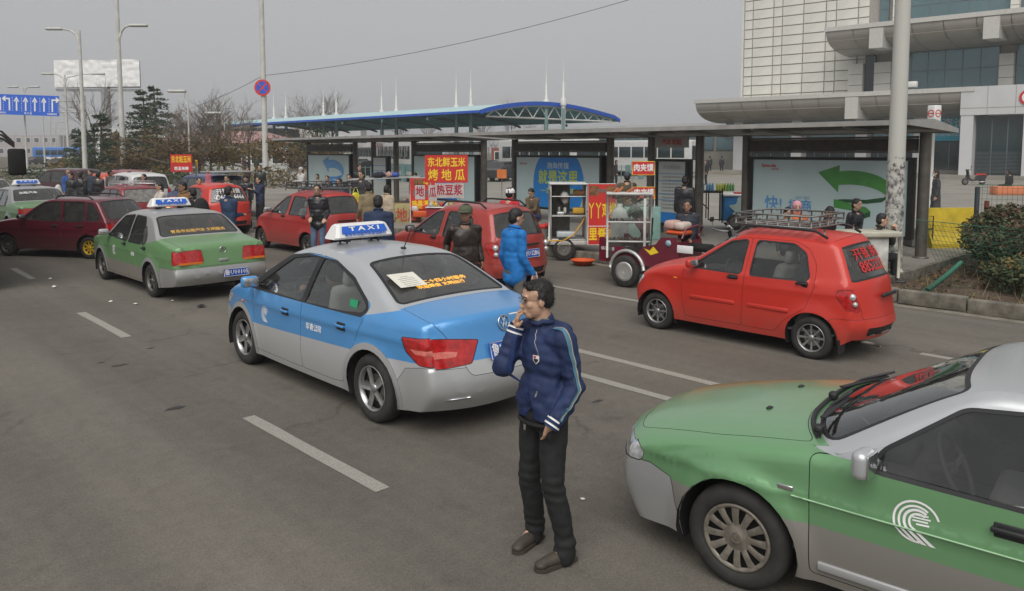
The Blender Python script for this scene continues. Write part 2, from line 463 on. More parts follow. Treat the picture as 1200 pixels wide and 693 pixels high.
    # ---- top sheet
    bound = [(s.s[i], s.yE[i]) for i in range(len(s.s))]
    bound = bound + [(s.s[i], -s.yE[i]) for i in range(len(s.s) - 1, -1, -1)]
    ends0 = resample([bound[len(s.s) - 1], bound[len(s.s)]], step, False)[1:-1]
    ends1 = resample([bound[-1], bound[0]], step, False)[1:-1]
    bound = bound[:len(s.s)] + ends0 + bound[len(s.s):] + ends1
    loops = []; rr = []
    for (key, poly, m, inset, frm, rd) in sp.get('top_regs', []):
      polys = [[(s.s_of(t), y) for t, y in poly]]
      if key.endswith('|'): polys.append([(a, -b) for a, b in polys[0]])
      for n, pl in enumerate(polys):
        pl = resample(rounded(pl, rd) if rd else pl, .05); ol = grow(pl, frm) if frm else None
        loops.append(pl)
        if ol: loops.append(ol)
        rr.append((key + 'LR'[n] if key.endswith('|') else key, pl, m, inset, ol))
    v, tris = cdt_pts(bound, loops, step, [])
    cen = Vector((0, 0, .55))
    CC = [c for t, c in tris]; IN = {id(x): inside_many(CC, x) for r_ in rr for x in (r_[1], r_[4]) if x}
    for ti, (t, c) in enumerate(tris):
      key, m, ins = sp.get('rest_top', lambda ss, y, p: ('body', sp['paint'], 0))(c[0], c[1], s.ps(c[0], c[1]))
      for (k, pl, mm, inset, ol) in rr:
        if IN[id(pl)][ti]: key, m, ins = k, mm, inset; break
        if ol and IN[id(ol)][ti]: key, m, ins = 'body', (GAP if inset == 0 else trim), .003; break
      pts = [s.ps(v[i].x, v[i].y) for i in t]
      ctr = (pts[0] + pts[1] + pts[2]) / 3; o = ctr - Vector((max(-1.2, min(1.2, ctr.x)), 0, .55))
      nn = (pts[1] - pts[0]).cross(pts[2] - pts[0])
      if nn.length: nn.normalize()
      if nn.dot(o) < 0: nn = -nn
      if ins: pts = [p - nn * ins for p in pts]
      P.tri(key, pts, m, nn)
    # ---- wheel wells, underbody
    W = sp['W']
    for i, xw in enumerate(sp['axles']):
      for sd in (1, -1):
        mb = MB(); n = 14
        a0 = -.35; A = [a0 + (pi - 2 * a0) * j / n for j in range(n + 1)]
        v = []
        for yy in (s.W(xw, rw + ra) - .012, W - .34):
          for a in A: v.append((xw + (ra + .004) * cos(a), yy * sd, rw + (ra + .004) * sin(a)))
        mb.add(v, [(j, j + 1, n + 2 + j, n + 1 + j) for j in range(n)], 0, True)
        mb.add([(xw + ra * cos(a), (W - .34) * sd, rw + ra * sin(a)) for a in A], [tuple(range(n + 1))], 0)
        mb.obj('wheel_well', GAP, root)
    mb = MB(); mb.box(((s.x0 + s.x1) / 2, 0, zs + .06), (s.x1 - s.x0 - .35, W * 2 - .7, .08))
    mb.box((0, 0, zs + .05), (abs(xf - xr) - 2 * ra - .05, W * 2 - .22, .06))
    mb.obj('underbody', GAP, root)
    P.link(root)
    return s

def cdt_pts(bound, polys, step, extra):
  V = []; E = []
  def loop(pl):
    n0 = len(V); V.extend(Vector(p) for p in pl); k = len(pl)
    E.extend((n0 + i, n0 + (i + 1) % k) for i in range(k))
  loop(bound)
  for p in polys: loop(p)
  c2 = .012; cell = {}
  for p in V: cell.setdefault((int(p.x // c2), int(p.y // c2)), []).append(p)
  def clear(q, d):
    cx, cy = int(q[0] // c2), int(q[1] // c2); k = int(d / c2) + 1
    for i in range(-k, k + 1):
      for j in range(-k, k + 1):
        for p in cell.get((cx + i, cy + j), ()):
          if (p.x - q[0]) ** 2 + (p.y - q[1]) ** 2 < d * d: return False
    return True
  def put(q): V.append(Vector(q)); cell.setdefault((int(q[0] // c2), int(q[1] // c2)), []).append(V[-1])
  for q in extra:
    if clear(q, .011): put(q)
  xs = [p[0] for p in bound]; ys = [p[1] for p in bound]; y = min(ys) + step / 2; r = 0; G = []
  while y < max(ys):
    x = min(xs) + step * (.5 if r % 2 else 1)
    while x < max(xs): G.append((x, y)); x += step
    y += step * .87; r += 1
  for q, k in zip(G, inside_many(G, bound)):
    if k and clear(q, step * .4): put(q)
  v, e, f, *_ = delaunay_2d_cdt(V, E, [], 0, 1e-6, False)
  C = [(sum(v[i].x for i in t) / len(t), sum(v[i].y for i in t) / len(t)) for t in f]
  return v, [(t, c) for t, c, k in zip(f, C, inside_many(C, bound)) if k]

# ---- wheels
WM = {}
def wheel(root, x, y, r, wd, style, rimmat, side, steer=0):
  key = (round(r, 3), wd, style, rimmat.name)
  if key not in WM:
    rr = r * {'cover': .66, 'hero': .665, 'alloy5': .67, 'alloy8': .66, 'steel': .62, 'far': .63}[style]
    t = MB(); h = wd / 2; n = 40 if style in ('hero', 'alloy5') else 28
    t.lathe([(rr - .01, h * .55), (rr, h * .82), (rr + .012, h * .93), (rr + (r - rr) * .45, h * 1.0), (r - .03, h * .93), (r - .008, h * .74), (r, h * .4), (r, -h * .4),
                 (r - .008, -h * .74), (r - .03, -h * .93), (rr + .02, -h), (rr, -h * .5)], n, axis='Y')
    ty = t.mesh('tyre', TYRE)
    m = MB()
    if style in ('hero', 'cover'):
      k = 12 if style == 'hero' else 9
      m.lathe([(.0, h * .80), (rr * .16, h * .80), (rr * .2, h * .74), (rr * .42, h * .70)], 36, 0, 'Y')
      m.lathe([(rr * .86, h * .74), (rr * .93, h * .9), (rr * .985, h * .86), (rr, h * .6)], 36, 0, 'Y')
      for j in range(k):          # spokes between the slots
        a = 2 * pi * j / k; da = pi / k * .58; db = pi / k * .30
        q = []
        for (ra_, d_, hh) in ((rr * .38, pi / k * .9, .70), (rr * .48, pi / k * .74, .75), (rr * .68, pi / k * .56, .80), (rr * .88, pi / k * .52, .77)):
          q.append([(ra_ * cos(a + e), h * hh + (.006 if abs(e) < 1e-6 else 0), ra_ * sin(a + e)) for e in (-d_, 0, d_)])
        v = sum(q, []); f = []
        for i in range(3):
          for e in range(2): f.append((i * 3 + e, i * 3 + e + 1, i * 3 + e + 4, i * 3 + e + 3))
        m.add(v, f, 0, True)
      m.lathe([(.0, h * .35), (rr * .95, h * .35)], 30, 1, 'Y')
      m.lathe([(rr * .13, h * .815), (rr * .15, h * .84), (rr * .17, h * .815)], 24, 0, 'Y')
      for sg in (-1, 1):
        m.box((sg * rr * .045, h * .83, rr * .05), (rr * .02, .004, rr * .11), 0, M=Matrix.Rotation(sg * .35, 3, 'Y'))
        m.box((sg * rr * .03, h * .83, -rr * .05), (rr * .018, .004, rr * .11), 0, M=Matrix.Rotation(-sg * .4, 3, 'Y'))
    elif style in ('alloy5', 'alloy8', 'steel', 'far'):
      k = {'alloy5': 5, 'alloy8': 8, 'steel': 8, 'far': 6}[style]
      m.lathe([(rr * .9, h * .4), (rr * .94, h * .84), (rr * .99, h * .9), (rr, h * .6)], 30, 0, 'Y')
      m.lathe([(0, h * .72), (rr * .14, h * .72), (rr * .2, h * .62), (rr * .2, h * .3)], 20, 0, 'Y')
      for j in range(k):
        a = 2 * pi * j / k + pi / 2; w0, w1 = (.30, .17) if k == 5 else (.12, .09)
        if style == 'steel': w0, w1 = .2, .16
        q = []
        for (f_, w_, hh) in ((.15, w0 * .5, .66), (.5, w0 * .55, .66), (.93, w1, .74)):
          q.append([(rr * f_ * cos(a) - rr * w_ * e * sin(a), h * (hh - (.12 if e and k > 5 else .0)), rr * f_ * sin(a) + rr * w_ * e * cos(a)) for e in (-1, -.25, .25, 1)])
        if k == 5:
          for row in q: row[1] = (row[1][0], row[1][1] - .008, row[1][2]); row[2] = (row[2][0], row[2][1] - .008, row[2][2])
        v = sum(q, []); m.add(v, [(i * 4 + e, i * 4 + e + 1, i * 4 + e + 5, i * 4 + e + 4) for i in range(2) for e in range(3)], 0, k > 5)
      m.lathe([(.0, h * .2), (rr * .95, h * .2)], 24, 1, 'Y')
      m.lathe([(rr * .3, h * .25), (rr * .6, h * .28)], 24, 2, 'Y')
    rm = m.mesh('rim', [rimmat, GAP, STEELR])
    WM[key] = (ty, rm)
  ty, rm = WM[key]
  o = bpy.data.objects.new('wheel', None); COL.objects.link(o); o.parent = root; o.location = (x, y, r); o.empty_display_size = .1
  o.rotation_euler = (0, random.uniform(0, 1), (0 if side > 0 else pi) + steer)
  for n, me in (('tyre', ty), ('rim', rm)):
    q = bpy.data.objects.new(n, me); COL.objects.link(q); q.parent = o
  return o

def seats(root, sp, white=False, n2=True):
  sm = SEATW if white else SEATG; xr = sp['seat_x']; zf = .30
  for (x, y) in ((xr, .36), (xr, -.36)):
    m = MB(); m.rbox((x, y, zf + .16), (.5, .5, .2), .06)
    m.rbox((x - .3, y, zf + .5), (.16, .48, .62), .07, M=Matrix.Rotation(-.28, 3, 'Y'))
    m.rbox((x - .41, y, zf + .88), (.1, .26, .17), .045, M=Matrix.Rotation(-.2, 3, 'Y'))
    m.obj('front_seat', sm, root)
  k = .85 if sp.get('saloon') or xr > .04 else .62; ww = sp['W'] * 2 - .42; m = MB(); m.rbox((xr - k, 0, zf + .17), (.5, ww, .2), .06); m.rbox((xr - k - .27, 0, zf + .44), (.16, ww, .5), .07, M=Matrix.Rotation(-.3, 3, 'Y'))
  m.obj('rear_seat', sm, root)
  m = MB(); xd = sp['dash_x']; zd = sp['zb'] - .04
  m.rbox((xd, 0, zd - .12), (.42, sp['W'] * 1.62, .26), .08); m.rbox((xd - .02, .36, zd + .03), (.24, .34, .08), .03)
  m.obj('dashboard', INTER, root)
  m = MB(); c = Vector((xd - .32, .36, zd)); Mx = Matrix.Rotation(.45, 3, 'Y')
  m.tube([c + Mx @ Vector((0, .18 * cos(a), .18 * sin(a))) for a in [2 * pi * j / 20 for j in range(20)]], .014, 6, closed=True)
  m.tube([c + Mx @ Vector((0, .17, 0)), c + Mx @ Vector((.02, 0, -.01)), c + Mx @ Vector((0, -.17, 0))], .016, 6)
  m.tube([c, c + Vector((.25, 0, -.1))], .03, 6); m.obj('steering_wheel', INTER, root)
  m = MB(); m.box((-.1, 0, sp['sill'] + .13), (2.6, sp['W'] * 1.8, .02)); m.obj('floor_pan', INTER, root)

def mirror(root, b, x, z, m, sc=1.0, black=False):
  for sd in (1, -1):
    y = b.W(x, z) * sd; q = MB()
    M = Matrix.Rotation(-.18 * sd, 3, 'Z')
    q.tube([(x, y - .01 * sd, z - .02), (x - .02, y + .07 * sd * sc, z + .01)], .022 * sc, 8)
    # lens-shaped shell: tapered round box
    q.rbox((x - .03, y + .145 * sd * sc, z + .035), (.095 * sc, .19 * sc, .125 * sc), .042, seg=4, M=M)
    o = q.obj('side_mirror', BLACK if black else m, root)
    g = MB(); g.rbox((x - .083 * sc, y + .148 * sd * sc, z + .035), (.006, .15 * sc, .09 * sc), .002, M=M); g.obj('mirror_glass', CHROME, o)
def handle(root, b, pts, m, ln=.16, cup=True):
  for (x, z) in pts:
    for sd in (1, -1):
      y = b.W(x, z); y2 = b.W(x - .05, z)
      q = MB()
      if cup: q.rbox((x, (y - .004) * sd, z), (ln * .9, .014, .075), .006, 1, 2)
      q.rbox((x, (y + .022) * sd, z + .008), (ln, .018, .026), .008, 0, 2)
      for k in (-1, 1): q.box((x + k * ln * .42, (y + .008) * sd, z + .008), (.018, .03, .02))
      q.obj('door_handle', [m, BLACK], root)
def badge(root, b, P, x, y, r=.045, m=None):
  """round emblem with the letters V and W, set on the surface; P: centre, x: right, y: up"""
  m = m or CHROME; F = frame(P, x, y); q = MB()
  q.tube([F @ Vector((r * cos(a), r * sin(a), .004)) for a in [2 * pi * j / 24 for j in range(24)]], r * .1, 5, closed=True)
  o = q.obj('emblem', m, root)
  text('V', r * 1.0, m, o, F @ Matrix.Translation((0, r * .38, .004)), bold=r * .04, sx=1.1, ext=.004)
  text('W', r * 1.0, m, o, F @ Matrix.Translation((0, -r * .34, .004)), bold=r * .03, sx=1.0, ext=.004)
def plate(root, P, x, y, s, w=.44, h=.14, m=None, tm=None):
  F = frame(P, x, y); q = MB(); v = [F @ Vector(a) for a in ((-w / 2, -h / 2, 0), (w / 2, -h / 2, 0), (w / 2, h / 2, 0), (-w / 2, h / 2, 0))]
  q.prism(v, (F.to_3x3() @ Vector((0, 0, .006)))); o = q.obj('number_plate', m or PLATEB, root)
  q = MB()
  for (a, c) in (((-w / 2, -h / 2), (w / 2, -h / 2)), ((-w / 2, h / 2), (w / 2, h / 2)), ((-w / 2, -h / 2), (-w / 2, h / 2)), ((w / 2, -h / 2), (w / 2, h / 2))):
    q.tube([F @ Vector((a[0] * .97, a[1] * .93, .008)), F @ Vector((c[0] * .97, c[1] * .93, .008))], .003, 4)
  q.obj('plate_border', LETW, o)
  text(s, h * .78, tm or LETW, o, F @ Matrix.Translation((0, 0, .008)), bold=.0012, sx=w / (h * .78 * .58 * (len(s) + .6)))
def roof_sign(root, x, z, col=WHITE, txt=LETW, back=LETB):
  m = MB(); Wd, Ht, D = .74, .16, .26
  pr = [(-D * .5, .02), (-D * .44, .0), (D * .44, .0), (D * .5, .02), (D * .26, Ht - .02), (D * .18, Ht), (-D * .18, Ht), (-D * .26, Ht - .02)]
  n = len(pr); v = []
  for yy, k in ((-Wd / 2, .8), (-Wd / 2 + .04, .97), (Wd / 2 - .04, .97), (Wd / 2, .8)):
    for a, c in pr: v.append((x + a * k, yy - (c * .35 if yy < 0 else -c * .35) * (0 if abs(yy) < Wd / 2 - .01 else 0), z + .05 + c * (k * .5 + .5)))
  # ends lean inwards
  v = [(a, b * (1 - .16 * max(0, (c - z - .05)) / Ht), c) for a, b, c in v]
  f = [tuple(range(n)), tuple(3 * n + i for i in range(n - 1, -1, -1))]
  for i in range(3):
    for j in range(n): f.append((i * n + j, (i + 1) * n + j, (i + 1) * n + (j + 1) % n, i * n + (j + 1) % n))
  f = [tuple(reversed(q)) for q in f]
  o = m.add(v, f).obj('roof_sign', col, root)
  for sy in (-.2, .2):
    q = MB(); q.rbox((x, sy, z + .03), (.2, .06, .03), .008); q.tube([(x + .07, sy, z - .02), (x + .07, sy, z + .06)], .012, 6); q.tube([(x - .07, sy, z - .02), (x - .07, sy, z + .06)], .012, 6)
    q.obj('mounting_bracket', BLACK, o)
  for sd in (-1, 1):
    dn = Vector((sd * D * .24, 0, -(Ht - .04))); up = -dn
    cx = x + sd * (D * .38 + .006); F = frame((cx, 0, z + .05 + Ht * .56), (0, -1 if sd < 0 else 1, 0), up)
    q = MB(); ww = .58; q.prism([F @ Vector(a) for a in ((-ww / 2, -.03, 0), (ww / 2, -.03, 0), (ww / 2 * .93, .05, 0), (-ww / 2 * .93, .05, 0))], F.to_3x3() @ Vector((0, 0, .004)))
    bp = q.obj('blue_panel', back, o)
    text('T A X I', .066, txt, bp, F @ Matrix.Translation((0, .012, .008)), bold=.0022, sx=1.9)
    text('青岛市出租汽车客运服务', .032, back, bp, F @ Matrix.Translation((0, -.05, .004)), bold=.001, sx=1.5)
  return o

SILV = (.50, .51, .53)
BLUE_T = paint('taxi_blue_silver', (.07, .30, .66), .2, .28, .9, low=(.50, .51, .52), zf=(.595, -.035), dirt=.18)
SILV_T = paint('taxi_silver', (.54, .56, .58), .5, .28, .8, dirt=.0)
SILV_B = paint('taxi_bumper_silver', (.52, .53, .54), .5, .30, .8, dirt=.12)
GREEN_S = paint('taxi_green_silver', (.17, .37, .175), .35, .28, .9, low=(.30, .29, .27), zf=(.525, 0), dirt=.3)
GREEN_J = paint('taxi_green_dusty', (.15, .30, .13), .2, .42, .6, low=(.27, .255, .225), zf=(.47, 0), dirt=.3)
SILV_J = paint('taxi_silver_dusty', (.36, .36, .36), .35, .42, .5, dirt=.3)
RED_Q = paint('red_paint', (.55, .022, .010), .05, .42, .5, dirt=.3)
RED_D = paint('red_paint_faded', (.42, .03, .028), .05, .42, .5, dirt=.4)
RED_C = paint('red_paint_deep', (.36, .03, .022), .1, .40, .6, dirt=.3)
MAROON = paint('maroon_paint', (.13, .008, .022), .2, .34, .8, dirt=.3)
DKRED = paint('dark_red_paint', (.24, .012, .02), .1, .4, .6, dirt=.2)
WHITEP = paint('white_car_paint', (.62, .62, .62), 0, .38, .6, dirt=.2)
SILVP = paint('silver_car_paint', (.38, .39, .40), .5, .36, .7, dirt=.2)
BLUEP = paint('blue_car_paint', (.05, .09, .22), .3, .38, .6, dirt=.2)

LAMPP = mat('lamp_pale_red', (.62, .16, .13), .15, coat=1, var=.2, scale=30)
# ---- modern three-box saloon (blue taxi)
def saloon_modern():
  sp = dict(W=.855, zb=.93, zr=1.43, zbs=-.02, tumble=.25, ledge=.02, upin=.02, lowin=.045, tf=.17, tr=.13, tp=3.2, axles=(-1.33, 1.33), rw=.315, ra=.365,
              sill=.2, paint=BLUE_T, round=.075, pw=2.4, flare=.016, crease=((.80, .010, .06),), crs=-.012, step=.065,
              keys=[(-2.02, .24, -2.22, .24), (-2.14, .40, -2.335, .42), (-2.12, .60, -2.31, .60), (-2.06, .82, -2.235, .84), (-2.02, 1.0, -2.19, 1.045), (-1.58, 1.07, -1.60, 1.105),
          (-.86, 1.385, -.84, 1.42), (-.2, 1.435, -.2, 1.475), (.42, 1.39, .46, 1.43), (1.15, 1.01, 1.27, 1.03), (1.62, .90, 1.72, .95), (1.92, .76, 2.06, .80),
          (1.96, .50, 2.17, .52), (1.88, .22, 2.08, .22)], sharp=(4, 5, 9, 11))
  fw = [(.93, 1.0), (.40, 1.325), (.08, 1.37), (-.09, 1.372), (-.06, .945), (.88, .955)]
  rwp = [(-.15, .945), (-.18, 1.372), (-.42, 1.35), (-.82, 1.235), (-1.13, 1.08), (-1.19, 1.03), (-1.15, .985), (-.9, .965)]
  dz = .27
  fd = [(1.06, .98), (1.0, .9), (.955, .62), (.955, dz + .1), (.9, dz), (-.10, dz), (-.12, .9), (-.13, 1.395), (.14, 1.395), (.47, 1.345), (1.07, 1.015)]
  rd = [(-.135, 1.395), (-.125, .9), (-.105, dz), (-.70, dz), (-.88, dz + .02), (-.96, .48), (-1.10, .72), (-1.22, .95), (-1.24, 1.06), (-.84, 1.262), (-.42, 1.376)]
  tl = [(-2.4, .64), (-1.98, .655), (-1.82, .75), (-1.77, .865), (-2.4, .905)]
  # lights first: they win over the doors
  ring = lambda xc: [(xc + .425 * cos(a), .315 + .425 * sin(a)) for a in [-.2 + (pi + .4) * j / 24 for j in range(25)]]
  frm = [(1.13, .93), (1.12, 1.0), (.5, 1.352), (.14, 1.392), (-.42, 1.375), (-.85, 1.262), (-1.18, 1.09), (-1.235, 1.03), (-1.2, .95)]
  sp['side_regs'] = [('side_window|', fw, CGLASS, .012, 0, .03), ('side_window|b', rwp, CGLASS, .012, 0, .03), ('window_frame|', frm, BLACK, .002, 0, .03),
                       ('lamp_band|', [(-2.4, .735), (-1.93, .74), (-1.87, .775), (-2.4, .785)], LAMPP, .0025, 0, .01), ('tail_light|', tl, LAMPR, .004, .006, .02), ('headlight|', [(1.62, .80), (2.3, .74), (2.3, .62), (1.8, .66)], LAMP, .004, .006, .03),
                       ('wheel_arch_trim|', ring(1.33), SILV_B, -.002, 0, 0), ('wheel_arch_trim|b', ring(-1.33), SILV_B, -.002, 0, 0),
                       ('rear_bumper', [(-2.4, .63), (-2.02, .635), (-1.82, .60), (-1.70, .45), (-1.7, .1), (-2.4, .1)], SILV_B, .0001, .004, 0),
                       ('front_bumper', [(2.3, .62), (1.86, .64), (1.72, .6), (1.72, .1), (2.3, .1)], SILV_B, .0001, .004, 0),
                       ('front_door|', fd, BLUE_T, 0, .0045, .03), ('rear_door|', rd, BLUE_T, 0, .0045, .03),
                       ('roof_panel', [(1.35, .97), (-1.2, .97), (-1.62, 1.062), (-1.8, 1.6), (1.4, 1.6)], SILV_T, 0.0001, 0, 0)]
  sp['top_regs'] = [('rear_window', [(5.08, -.62), (5.08, .62), (5.95, .50), (5.95, -.50)], CGMID, .006, .035, .05),
                      ('windscreen', [(8.05, -.53), (8.05, .53), (8.94, .68), (8.94, -.68)], CGLASS, .006, .035, .05),
                      ('lamp_band|', [(2.52, .52), (2.50, .64), (2.50, 1.1), (2.72, 1.1), (2.74, .60), (2.68, .5)], LAMPP, .0025, 0, .01), ('tail_light|', [(2.25, .40), (2.15, .62), (2.12, 1.1), (3.3, 1.1), (3.28, .66), (3.0, .30)], LAMPR, .004, .006, .02),
                      ('trunk_lid', [(1.75, -.42), (1.75, .42), (2.6, .50), (3.4, .58), (4.0, .66), (4.95, .655), (4.95, -.655), (4.0, -.66), (3.4, -.58), (2.6, -.50)], BLUE_T, 0, .0045, .05),
                      ('hood', [(9.12, -.68), (9.12, .68), (10.9, .56), (10.9, -.56)], BLUE_T, 0, .0045, .06),
                      ('rear_bumper', [(-1, -1), (-1, 1), (2.1, 1), (2.1, -1)], SILV_B, 0.0001, .004, 0),
                      ('front_bumper', [(11.6, -1), (11.6, 1), (14, 1), (14, -1)], SILV_B, 0.0001, .004, 0),
                      ('roof_panel', [(4.97, -.9), (4.97, .9), (9, .9), (9, -.9)], SILV_T, 0.0001, 0, 0)]
  return sp

def car_common(root, b, sp, style, rimmat, wd=.19, rear_style=None, rear_rim=None, steer=0):
  for i, xw in enumerate(sp['axles']):
    for sd in (1, -1):
      st = (rear_style or style) if i == 0 else style; rmm = (rear_rim or rimmat) if i == 0 else rimmat
      wheel(root, xw, sd * (b.Wb(xw, sp['rw'] + sp['ra'] * .6) - .02 - wd / 2 + sp.get('wo', 0)), sp['rw'], wd, st, rmm, sd, steer if i else 0)

def logo_swoosh(root, b, x, z, r, m, side=1):
  """round emblem of concentric sweeping bands on the front door"""
  def P(u, v):
    xx, zz = x - u, z + v; return Vector((xx, (b.W(xx, zz) + .003) * side, zz))
  q = MB()
  def band(pts_o, pts_i):
    v = [P(*p) for p in pts_o] + [P(*p) for p in pts_i]; n = len(pts_o)
    q.add(v, [(i, i + 1, n + i + 1, n + i) if side < 0 else (n + i, n + i + 1, i + 1, i) for i in range(n - 1)], 0)
  A = [2 * pi * j / 28 for j in range(22)]
  band([(r * cos(a + .3), r * sin(a + .3)) for a in A], [(r * .9 * cos(a + .3), r * .9 * sin(a + .3)) for a in A])
  for k, (ro, ri, off) in enumerate(((.78, .68, 0), (.62, .5, .05), (.44, .34, .1))):
    A2 = [.9 + 2.9 * j / 14 for j in range(15)]
    po = [(r * (ro * cos(a) + off), r * ro * sin(a)) for a in A2] + [(r * (.1 + k * .35 - .2), -r * 1.0), ]
    pi_ = [(r * (ri * cos(a) + off), r * ri * sin(a)) for a in A2] + [(r * (.1 + k * .35 + .05), -r * 1.0), ]
    band(po, pi_)
  for (u, v, l) in ((.25, .32, .3), (.25, .18, .42), (.2, .04, .36), (.3, -.1, .3)):
    band([(r * (u - l), r * (v + .05)), (r * (u + l * .8), r * (v + .09))], [(r * (u - l), r * (v - .02)), (r * (u + l * .8), r * (v + .01))])
  q.obj('door_emblem', m, root)

# ================= the blue taxi
def blue_taxi():
  root = thing('taxi_car', 'blue and silver taxi saloon in the middle lane with a paper in its rear window', 'taxi', (4.64, 7.13, 0), R(90), 'taxis waiting in the road')
  sp = saloon_modern(); sp['seat_x'] = .05; sp['dash_x'] = .88; b = CarBody(sp); b.build(root)
  car_common(root, b, sp, 'alloy5', ALLOY, .195)
  seats(root, sp, True); mirror(root, b, .92, 1.0, BLUE_T, 1.0)
  handle(root, b, ((.20, .80), (-.88, .82)), BLUE_T)
  P = b.at(3.15, 0) + Vector((-.012, 0, 0)); badge(root, b, b.at(3.5, 0) + Vector((-.005, 0, 0)), (0, -1, 0), (.25, 0, 1), .065)
  plate(root, b.at(2.55, 0) + Vector((-.02, 0, 0)), (0, -1, 0), (.3, 0, 1), '鲁U·T5263', .46, .15)
  roof_sign(root, .1, 1.475)
  # lettering in the rear window: two rows of orange LEDs, and a sheet of paper
  A = b.at(5.35, 0); B = b.at(5.75, 0); up = (B - A).normalized()
  F = frame(A + Vector((.05, 0, -.03)), (0, -1, 0), up); q = MB()
  q.prism([F @ Vector(a) for a in ((-.32, -.07, -.03), (.40, -.07, -.03), (.40, .09, -.03), (-.32, .09, -.03))], F.to_3x3() @ Vector((0, 0, .004)))
  led = q.obj('led_board', GAP, root); LED = mat('led_orange', (.9, .42, .02), .5, emit=(1, .45, .02), es=1.6)
  text('空车 二十四小时服务', .068, LED, led, F @ Matrix.Translation((.04, .05, -.02)), bold=.001, sx=1.15)
  text('欢迎乘坐 文明出行', .062, LED, led, F @ Matrix.Translation((.04, -.025, -.02)), bold=.001, sx=1.15)
  F2 = frame(b.at(5.42, .36) + (B - A).cross(Vector((0, -1, 0))).normalized() * 0, (0.12, -1, 0), up); q = MB()
  nz = F2.to_3x3() @ Vector((0, 0, 1))
  q.prism([F2 @ Vector(a) for a in ((-.17, -.10, .01), (.15, -.12, .01), (.17, .12, .01), (-.15, .14, .01))], nz * .002)
  pp = q.obj('paper_notice', mat('paper', (.72, .70, .62), .8, var=.04), root)
  for k in range(6): text('━━━━━━', .02, mat('print_grey', (.35, .35, .36), .8), pp, F2 @ Matrix.Translation((0, .06 - .03 * k, .014)), name='print', sx=1.6 if k else .8)
  q = MB(); q.rbox((-.72, 0, 1.475), (.06, .04, .025), .01); q.tube([(-.73, 0, 1.48), (-.86, 0, 1.70)], [.006, .003], 6); q.obj('antenna', BLACK, root)
  logo_swoosh(root, b, .67, .70, .085, LETW)
  text('华青公司', .075, LETW, root, frame(b.side(-.38, .72) + Vector((0, .004, 0)), (-1, 0, 0), (0, -.05, 1)), bold=.001)
  q = MB(); q.tube([b.side(1.28 + .0, .76) + Vector((0, .003, 0)), b.side(1.22, .76) + Vector((0, .003, 0))], .012, 8); q.obj('indicator', LAMPO, root)

  for sd in (1, -1): q = MB(); q.tube([b.at(.72, sd * (.42 + .04 * k)) + Vector((-.004, 0, 0)) for k in range(6)], .007, 6); q.obj('reflector', CHROME, root)
  # green sticker in the rear quarter glass, bumper lower shadow line, tail lamp divisions
  q = MB(); F3 = frame(b.side(-.98, 1.03) + Vector((0, -.008, 0)), (-1, 0, 0), (0, -.25, 1)); q.prism([F3 @ Vector(a) for a in ((-.07, -.04, 0), (.06, -.04, 0), (.06, .05, 0), (-.07, .05, 0))], (0, .002, 0))
  q.obj('sticker', mat('sticker_green', (.02, .3, .14), .5), root)
  text('—大众—', .045, CHROME, root, frame(b.at(2.2, -.30) + Vector((-.006, 0, 0)), (0, -1, 0), (.2, 0, 1)), ext=.003)
  driver(root, .02, .36)
  return root
def driver(root, x, y, col=None):
  m = MB(); m.rbox((x - .06, y, .78), (.26, .42, .5), .12, seg=4); m.ball((x + .02, y, 1.13), .1, 1, sc=(1, .85, 1.2)); m.ball((x - .0, y, 1.17), .107, 2, sc=(1, .88, 1.1))
  m.tube([(x, y + .16, .92), (x + .25, y + .17, .78), (x + .48, y + .1, .93)], [.05, .04, .035], 8); m.ball((x + .5, y + .1, .95), .045, 1)
  m.obj('driver', [mat('driver_coat', col or (.03, .03, .035), .9), mat('skin', (.42, .25, .17), .55), mat('hair_black', (.012, .01, .01), .6)], root)

def regs(sp, P, wins, fd, rd, tl_side, tl_top, rw, ws, lid=None, hood=None, glassm=CGLASS, rearglass=CGMID, trim=.02, hl_side=None, hl_top=None, lidm=None, extra_side=(), extra_top=(), tlm=LAMPR):
  S = []; T = []
  for i, wn in enumerate(wins): S.append(('side_window|%d' % i, wn, glassm, .012, trim, .04))
  if tl_side: S.append(('tail_light|', tl_side, tlm, .003, .005, .03))
  if hl_side: S.append(('headlight|', hl_side, LAMP, .003, .006, .03))
  S += list(extra_side)
  if fd: S.append(('front_door|', fd, P, 0, .0045, .04))
  if rd: S.append(('rear_door|', rd, P, 0, .0045, .04))
  T += [('rear_window', rw, rearglass, .006, .028, .06), ('windscreen', ws, CGLASS, .006, .03, .06)]
  if tl_top: T.append(('tail_light|', tl_top, tlm, .003, .005, .03))
  if hl_top: T.append(('headlight|', hl_top, LAMP, .003, .006, .03))
  T += list(extra_top)
  if lid: T.append(('boot_lid' if sp.get('saloon') else 'tailgate', lid, lidm or P, 0, .0045, .05))
  if hood: T.append(('hood', hood, P, 0, .0045, .06))
  sp['side_regs'] = S; sp['top_regs'] = T; sp['paint'] = P

